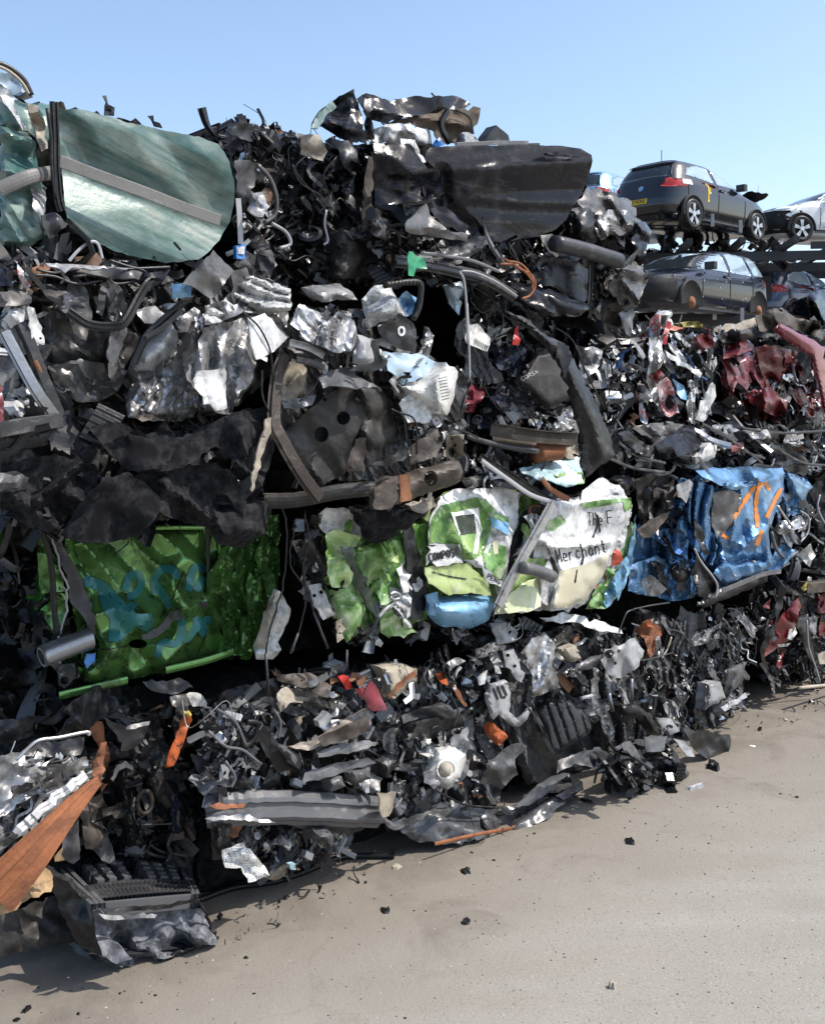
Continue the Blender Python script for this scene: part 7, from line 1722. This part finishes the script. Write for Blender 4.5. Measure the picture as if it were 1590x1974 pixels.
def car(kind, name, label, paint, loc, rz, glass='sky_tinted_glass', wheels=(1, 1, 1, 1), open_hood=False):
    b = BODY[kind]
    t = thing(name, label, 'car', loc, None, rz)
    sl = np.array(b['sl'])
    zz = np.concatenate([np.linspace(a, c, 4, endpoint=False) for a, c in zip(sl[:-1, 0], sl[1:, 0])] + [[sl[-1, 0]]])
    f = lambda k: np.interp(zz, sl[:, 0], sl[:, k])
    xr_, xf_, w_ = f(1), f(2), f(3)
    ex = np.interp(zz, [0, .9, 1.5], [5.0, 4.6, 4.0])
    n = 56
    a = np.linspace(0, 2 * math.pi, n, endpoint=False)
    V = []
    for z, x0, x1, ww, e in zip(zz, xr_, xf_, w_, ex):
        xc, ha = (x0 + x1) / 2, (x1 - x0) / 2
        V.append(np.stack([xc + ha * np.sign(np.cos(a)) * np.abs(np.cos(a)) ** (2 / e), ww * np.sign(np.sin(a)) * np.abs(np.sin(a)) ** (2 / e), np.full(n, z)], 1))
    m = len(V); i, j = np.meshgrid(np.arange(m - 1), np.arange(n), indexing='ij'); i, j = i.ravel(), j.ravel()
    F = np.stack([i * n + j, i * n + (j + 1) % n, (i + 1) * n + (j + 1) % n, (i + 1) * n + j], 1)
    mesh('body', np.concatenate(V), [F, np.arange(n)[::-1][None], (np.arange(n) + (m - 1) * n)[None]], paint, t)
    def g(z):
        x0, x1, ww, e = (np.interp(z, zz, q) for q in (xr_, xf_, w_, ex))
        return (x0 + x1) / 2, (x1 - x0) / 2, ww, e
    def side(p, s, off=.006):
        p = np.asarray(p, float); xc, ha, ww, e = g(p[:, 1])
        return np.stack([p[:, 0], s * (ww * np.maximum(0, 1 - np.abs((p[:, 0] - xc) / ha) ** e) ** (1 / e) + off), p[:, 1]], 1)
    def end(p, s, off=.006):
        p = np.asarray(p, float); xc, ha, ww, e = g(p[:, 1])
        return np.stack([xc + s * (ha * np.maximum(.0, 1 - np.minimum(1, np.abs(p[:, 0] / ww)) ** e) ** (1 / e) + off), p[:, 0], p[:, 1]], 1)
    def patch(nm, poly, fn, mat, step=.06, parent=None, th=.01):
        poly = np.array(poly, float)
        V2, Tt = triangulate(poly, step, jitter=0)
        A, Bv = fn(V2, .006), fn(V2, -.02)
        bd = boundary(Tt); k = len(A)
        return mesh(nm, np.concatenate([A, Bv]), [np.concatenate([Tt, Tt[:, ::-1] + k]), np.stack([bd[:, 0], bd[:, 1], bd[:, 1] + k, bd[:, 0] + k], 1)], mat, parent or t)
    for s in (-1, 1):
        fs = lambda p, o, s=s: side(p, s, o)
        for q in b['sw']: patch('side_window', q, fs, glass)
        # sill trim, door seam, handle
        L = b['wb']
        patch('sill_trim', [(L[0] + .42, .24), (L[1] - .42, .24), (L[1] - .42, .31), (L[0] + .42, .31)], fs, 'grey_plastic')
        xs = [q[0][0] for q in b['sw'][:2]]
        for x in xs[:2] + [b['sw'][0][1][0] + .12]:
            patch('door_gap', [(x - .008, .34), (x + .008, .34), (x + .008, 1.0), (x - .008, 1.0)], fs, 'ink', .1)
        patch('door_handle', [(xs[0] + .06, .88), (xs[0] + .24, .88), (xs[0] + .24, .92), (xs[0] + .06, .92)], lambda p, o, s=s: side(p, s, o * 4), paint)
        # mirror
        mx = b['sw'][0][1][0] - .1
        Vb, Fb = box((mx, s * (g(1.0)[2] + .09), 1.05), (.12, .2, .14)); 
        mesh('wing_mirror', Vb, [Fb], 'black_plastic', t, smooth=False)
        patch('tail_light', [(s * .52, .84), (s * .62, .82), (s * .855, .84), (s * .84, .98), (s * .8, 1.02), (s * .66, .98)], lambda p, o: end(p, -1, o), 'lens_red', .04)
        patch('tail_light', [(g(.9)[0] - g(.9)[1] * .995, .84), (g(.9)[0] - g(.9)[1] * .9, .86), (g(.9)[0] - g(.9)[1] * .84, .98), (g(.9)[0] - g(.9)[1] * .93, 1.02)], fs, 'lens_red', .04)
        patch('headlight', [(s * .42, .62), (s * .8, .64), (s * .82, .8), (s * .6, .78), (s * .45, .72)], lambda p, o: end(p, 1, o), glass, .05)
    zr = (1.04, 1.38) if kind == 'hatch' else (1.03, 1.42)
    patch('rear_window', [(-.64, zr[0]), (.64, zr[0]), (.52, zr[1]), (-.52, zr[1])], lambda p, o: end(p, -1, o), 'glass_dark')
    patch('windscreen', [(-.72, 1.02), (.72, 1.02), (.56, zr[1]), (-.56, zr[1])], lambda p, o: end(p, 1, o), 'glass_dark')
    pl = patch('number_plate', [(-.26, .5), (.26, .5), (.26, .61), (-.26, .61)], lambda p, o: end(p, -1, o + .01), 'plate_yellow', .05)
    patch('grille', [(-.36, .44), (.36, .44), (.34, .58), (-.34, .58)], lambda p, o: end(p, 1, o), 'ink')
    # lettering on the plate
    sv, sf, oo = [], [], 0
    for k, ch in enumerate('Y009KNX'):
        for st in GL.get(ch, []):
            q = np.array([[float(v) for v in z.split(',')] for z in st.split()])
            q = np.stack([.225 - (k * .066 + q[:, 0] * .042), .595 - q[:, 1] * .07], 1)
            for (p1, p2) in zip(q[:-1], q[1:]):
                d_ = (p2 - p1) / (np.hypot(*(p2 - p1)) or 1); nn = np.array([-d_[1], d_[0]]) * .006
                sv.append(end(np.array([p1 + nn, p2 + nn, p2 - nn, p1 - nn]), -1, .0205)); sf.append(np.arange(4)[None] + oo); oo += 4
    mesh('plate_lettering', np.concatenate(sv), sf, 'ink', pl, smooth=False)
    # wheels in dark arches
    k = 0
    for x in b['wb']:
        for s in (-1, 1):
            a2 = np.linspace(0, 2 * math.pi, 28, endpoint=False); r = b['r']
            def lathe(prof, cy, half=False):
                if half:
                    a3 = np.linspace(R(-8), R(188), 28)
                    V = np.concatenate([np.stack([x + np.cos(a3) * q[0], np.full(28, s * (cy + q[1])), r + np.sin(a3) * q[0]], 1) for q in prof])
                    i = np.arange(27)
                    return V, np.concatenate([np.stack([u * 28 + i, u * 28 + i + 1, (u + 1) * 28 + i + 1, (u + 1) * 28 + i], 1) for u in range(len(prof) - 1)])
                V = np.concatenate([np.stack([x + np.cos(a2) * q[0], np.full(28, s * (cy + q[1])), r + .0 + np.sin(a2) * q[0]], 1) for q in prof])
                i = np.arange(28); jn = (i + 1) % 28
                return V, np.concatenate([np.stack([u * 28 + i, u * 28 + jn, (u + 1) * 28 + jn, (u + 1) * 28 + i], 1) for u in range(len(prof) - 1)])
            yw = g(.45)[2]
            V, F = lathe([(.001, .008), (r * 1.16, .008), (r * 1.19, .022), (r * 1.24, .02), (r * 1.26, -.04)], yw, True)
            mesh('wheel_arch', V, [F], 'ink', t)
            if wheels[k]:
                V, F = lathe([(r * .74, -.2), (r * .96, -.2), (r, -.16), (r, .0), (r * .95, .025), (r * .78, .03), (r * .74, .01)], yw)
                wh = mesh('wheel', V, [F], 'rubber', t)
                V, F = lathe([(r * .76, .0), (r * .76, .026), (r * .7, .03), (r * .68, -.06), (.02, -.06)], yw)
                mesh('rim', V, [F], 'dark_grey', wh)
                sv, sf, oo = [], [], 0
                for q in range(5 if kind == 'hatch' else 7):
                    an = q * 2 * math.pi / (5 if kind == 'hatch' else 7) + .3
                    for dl in (-.13, .13):
                        p1 = np.array([math.cos(an), math.sin(an)]) * .05; p2 = np.array([math.cos(an + dl), math.sin(an + dl)]) * r * .72
                        d_ = p2 - p1; nn = np.array([-d_[1], d_[0]]) / np.hypot(*d_) * .022
                        q4 = [p1 + nn, p2 + nn, p2 - nn, p1 - nn]
                        sv.append(np.array([(x + c_[0], s * (yw + .02), r + c_[1]) for c_ in q4] + [(x + c_[0], s * (yw - .03), r + c_[1]) for c_ in q4]))
                        sf.append(np.array([(0, 1, 2, 3), (4, 7, 6, 5), (0, 4, 5, 1), (1, 5, 6, 2), (2, 6, 7, 3), (3, 7, 4, 0)]) + oo); oo += 8
                V, F = lathe([(.001, .026), (.055, .024), (.06, -.02)], yw); sv.append(V); sf.append(F + oo)
                mesh('spokes', np.concatenate(sv), sf, 'alloy', wh, smooth=False)
            else:
                V, F = lathe([(.001, .05), (.04, .05), (.045, .035), (.1, .03), (.11, .0)], yw)
                mesh('brake_disc', V, [F], 'rust', t)
            k += 1
    return t, side, end, patch

DX = .0
t1, sd, en, pt = car('hatch', 'parked_car', 'black hatchback with alloy wheels on the upper rack level, yellow paint mark on its side', 'car_black', (*pos(1332, 22.5)[:2], 5.11), R(42))
pt('sticker', [(-1.5, .9), (-1.22, .9), (-1.22, 1.02), (-1.5, 1.02)], lambda p, o: sd(p, -1, o), 'white_paint', .05)
pt('paint_mark', [(-.72, .62), (-.66, .62), (-.64, 1.0), (-.76, 1.0), (-.76, .96), (-.7, .95)], lambda p, o: sd(p, -1, o), 'plate_yellow', .05)
pt('paint_mark', [(-.66, .8), (-.6, .78), (-.58, .94), (-.63, .95)], lambda p, o: sd(p, -1, o), 'plate_yellow', .05)
pt('badge', [(-.06 + .06 * math.cos(a), .84 + .06 * math.sin(a)) for a in np.linspace(0, 2 * math.pi, 12, endpoint=False)], lambda p, o: en(p, -1, o), 'pale_blue', .05)
pt('spoiler', [(-.54, 1.37), (.54, 1.37), (.5, 1.44), (-.5, 1.44)], lambda p, o: en(p, -1, o + .08), 'car_black', .06)
# crumpled nose and open parts
V, F = sh_sheet(np.random.RandomState(3)); mesh('crushed_nose', V * .9 + [1.75, -.55, .95], [F], 'black_plastic', t1)
V, F = sh_sheet(np.random.RandomState(8)); mesh('crushed_nose', V * .7 + [1.95, -.2, 1.1], [F], 'black_plastic', t1)
T_ = mesh('aerial', *[(lambda q: (q[0], [q[1]]))(box((-1.1, 0, 1.62), (.012, .012, .3)))][0], 'ink', t1, smooth=False)

t2, sd, en, pt = car('hatch', 'parked_car', 'white hatchback with a black front end at the right of the upper rack level', 'car_white', (*pos(1589, 25.65)[:2], 5.36), R(195))
pt('bonnet', [(-.55, .78), (.55, .78), (.5, .97), (-.5, .97)], lambda p, o: en(p, 1, o + .01), 'car_black', .06)
pt('front_bumper', [(-.86, .22), (.86, .22), (.84, .74), (-.84, .74)], lambda p, o: en(p, 1, o + .012), 'ink', .06)
for s in (-1, 1): pt('front_bumper', [(1.55, .22), (1.96, .3), (1.98, .62), (1.72, .66)], lambda p, o, s=s: sd(p, s, o + .012), 'ink', .06)

t3, sd, en, pt = car('estate', 'parked_car', 'dark blue estate car with its front wheel missing on the lower rack level', 'navy_paint', (*pos(1320, 20.5)[:2], 3.1), R(227), wheels=(0, 0, 0, 0))
rr_ = np.random.RandomState(4)
for _ in range(14):
    x, z = rr_.uniform(-1.0, 1.0), rr_.uniform(.45, .98); q = rr_.uniform(.012, .03)
    pt('paint_chip', [(x, z), (x + q, z + q * .4), (x + q * .7, z + q * 2), (x - q * .3, z + q)], lambda p, o: sd(p, 1, o), 'white_paint', .05)
pt('crushed_front', [(1.75, .3), (2.28, .35), (2.28, .8), (1.9, .86)], lambda p, o: sd(p, 1, o + .01), 'ink', .06)
pt('open_front', [(-.86, .3), (.86, .3), (.86, .84), (-.86, .84)], lambda p, o: en(p, 1, o + .01), 'ink', .06)
pt('tail_strip', [(-2.2, 1.0), (-2.1, 1.0), (-1.95, 1.38), (-2.0, 1.38)], lambda p, o: sd(p, 1, o), 'lens_red', .05)

t4, *_ = car('hatch', 'parked_car', 'slate blue hatchback at the right edge of the lower rack level', 'slate_paint', (*pos(1528, 26.3)[:2], 3.37), R(36))
t5, *_ = car('hatch', 'parked_car', 'pale blue hatchback half hidden behind the black hatchback and the top bale', 'pale_blue', (*pos(1180, 24.5)[:2], hgt(470, 24.5)), R(50))  # pale blue body imitates the sky reflected in its window

# the rack: two levels of long beams on posts
rk = thing('storage_rack', 'two level grey steel rack carrying the scrapped cars behind the wall', 'rack', (*pos(1420, 23)[:2], 0))
ox, oy = pos(1420, 23)[:2]
ra = R(-8)
def rl(x, y, z):
    return (x * math.cos(ra) - y * math.sin(ra), x * math.sin(ra) + y * math.cos(ra), z)
UP, LO = 4.98, 3.2
for y in (-.35, 1.75, 3.4): boxes('long_beam', [(rl(.6, y, UP - .22), (11, .12, .2), ra)], 'rack_steel', rk)
for y in (-2.55, .4, 3.2): boxes('long_beam', [(rl(.6, y, LO - .0), (11, .12, .24), ra)], 'rack_steel', rk)
for x in np.arange(-4.4, 6.2, 1.06):
    boxes('cross_arm', [(rl(x, .9, UP - .05), (.12, 5.2, .12), ra)], 'rack_steel', rk)
    boxes('cross_arm', [(rl(x, .4, LO - .2), (.12, 6.2, .12), ra)], 'rack_steel', rk)
for px_, py_, Y_ in ((1373, 424, 21.4), (1427, 436, 21.6), (1377, 603, 20.1), (1430, 606, 20.3)):
    q = pos(px_, Y_); boxes('stop_peg', [((q[0] - ox, q[1] - oy, hgt(py_, Y_)), (.07, .07, .26), ra)], 'light_grey', rk)
for y in (1.4, 3.2): boxes('long_beam', [(rl(4.6, y, 5.22), (5.4, .12, .16), ra)], 'rack_steel', rk)
for x in (-3.7, -1.9, 1.0, 3.1, 5.6):
    for y in (1.95, 3.55):
        boxes('post', [(rl(x, y, UP / 2 - .2), (.2, .18, UP - .4), ra)], 'rack_steel', rk)
# junk stored between the levels
for i, (px, py, w_, lab) in enumerate(((1290, 470, .9, 'dark engine parts heaped on the rack between the two car levels, left of the post'), (1340, 470, .7, 'small dark heap of parts on the rack right beside the left post'), (1440, 490, 1.0, 'black axle parts hanging under the white hatchback'))):
    j = Thing('engine_parts', lab, 'car parts', px, py, 0, base=(*pos(px, 23.6)[:2], hgt(510, 23.6)))
    rr_ = np.random.RandomState(i); VV, FF, o = [], [], 0
    for _ in range(40):
        V, F = KINDS[rr_.choice([0, 1, 2, 5, 7])](rr_); V = V * rr_.uniform(.15, .45) @ np.linalg.qr(rr_.normal(0, 1, (3, 3)))[0]
        V = V + [rr_.uniform(-w_, w_), rr_.uniform(-.3, .3), rr_.uniform(0, .5)]
        VV.append(V); FF.append(F + o); o += len(V)
    x_ = mesh('mixed_parts', np.concatenate(VV), FF, 'dark_grey', j.o); x_['kind'] = 'stuff'

# ================================================================ LIGHT, SKY, CAMERA
sc = bpy.context.scene
ELEV, AZ = R(53), R(91)                     # high sun from the right, raking along the wall
wd = bpy.data.worlds.new('World'); sc.world = wd; wd.use_nodes = True
nt = wd.node_tree
sky = nt.nodes.new('ShaderNodeTexSky'); sky.sky_type = 'NISHITA'; sky.sun_disc = False
sky.sun_elevation = ELEV; sky.sun_rotation = AZ
sky.air_density = 1.0; sky.dust_density = 1.5; sky.ozone_density = 1.2; sky.altitude = 0
bg = nt.nodes['Background']; nt.links.new(sky.outputs[0], bg.inputs[0]); bg.inputs[1].default_value = .15
sl = bpy.data.lights.new('sun', 'SUN'); sl.energy = 3.3; sl.angle = R(.53); sl.color = (1, .955, .89)
so = bpy.data.objects.new('sun', sl); C.objects.link(so)
dirv = Vector((math.cos(ELEV) * math.sin(AZ), math.cos(ELEV) * math.cos(AZ), math.sin(ELEV)))
so.rotation_euler = dirv.to_track_quat('Z', 'Y').to_euler()
so.location = (6, 0, 8)
cam = bpy.data.cameras.new('camera'); co = bpy.data.objects.new('camera', cam); C.objects.link(co)
co.location = (0, 0, CH); co.rotation_euler = (math.pi / 2, 0, 0)
cam.sensor_fit = 'HORIZONTAL'; cam.sensor_width = 36; cam.lens = 36 * FPX / 1590
cam.shift_x = 0.0; cam.shift_y = -(987 - HY) / 1590
cam.clip_end = 6000
sc.camera = co
sc.view_settings.view_transform = 'Standard'; sc.view_settings.look = 'None'; sc.view_settings.exposure = .68; sc.view_settings.gamma = 1
sc.view_settings.use_curve_mapping = False
sc.cycles.max_bounces = 6
sc.cycles.diffuse_bounces = 3
sc.cycles.glossy_bounces = 4
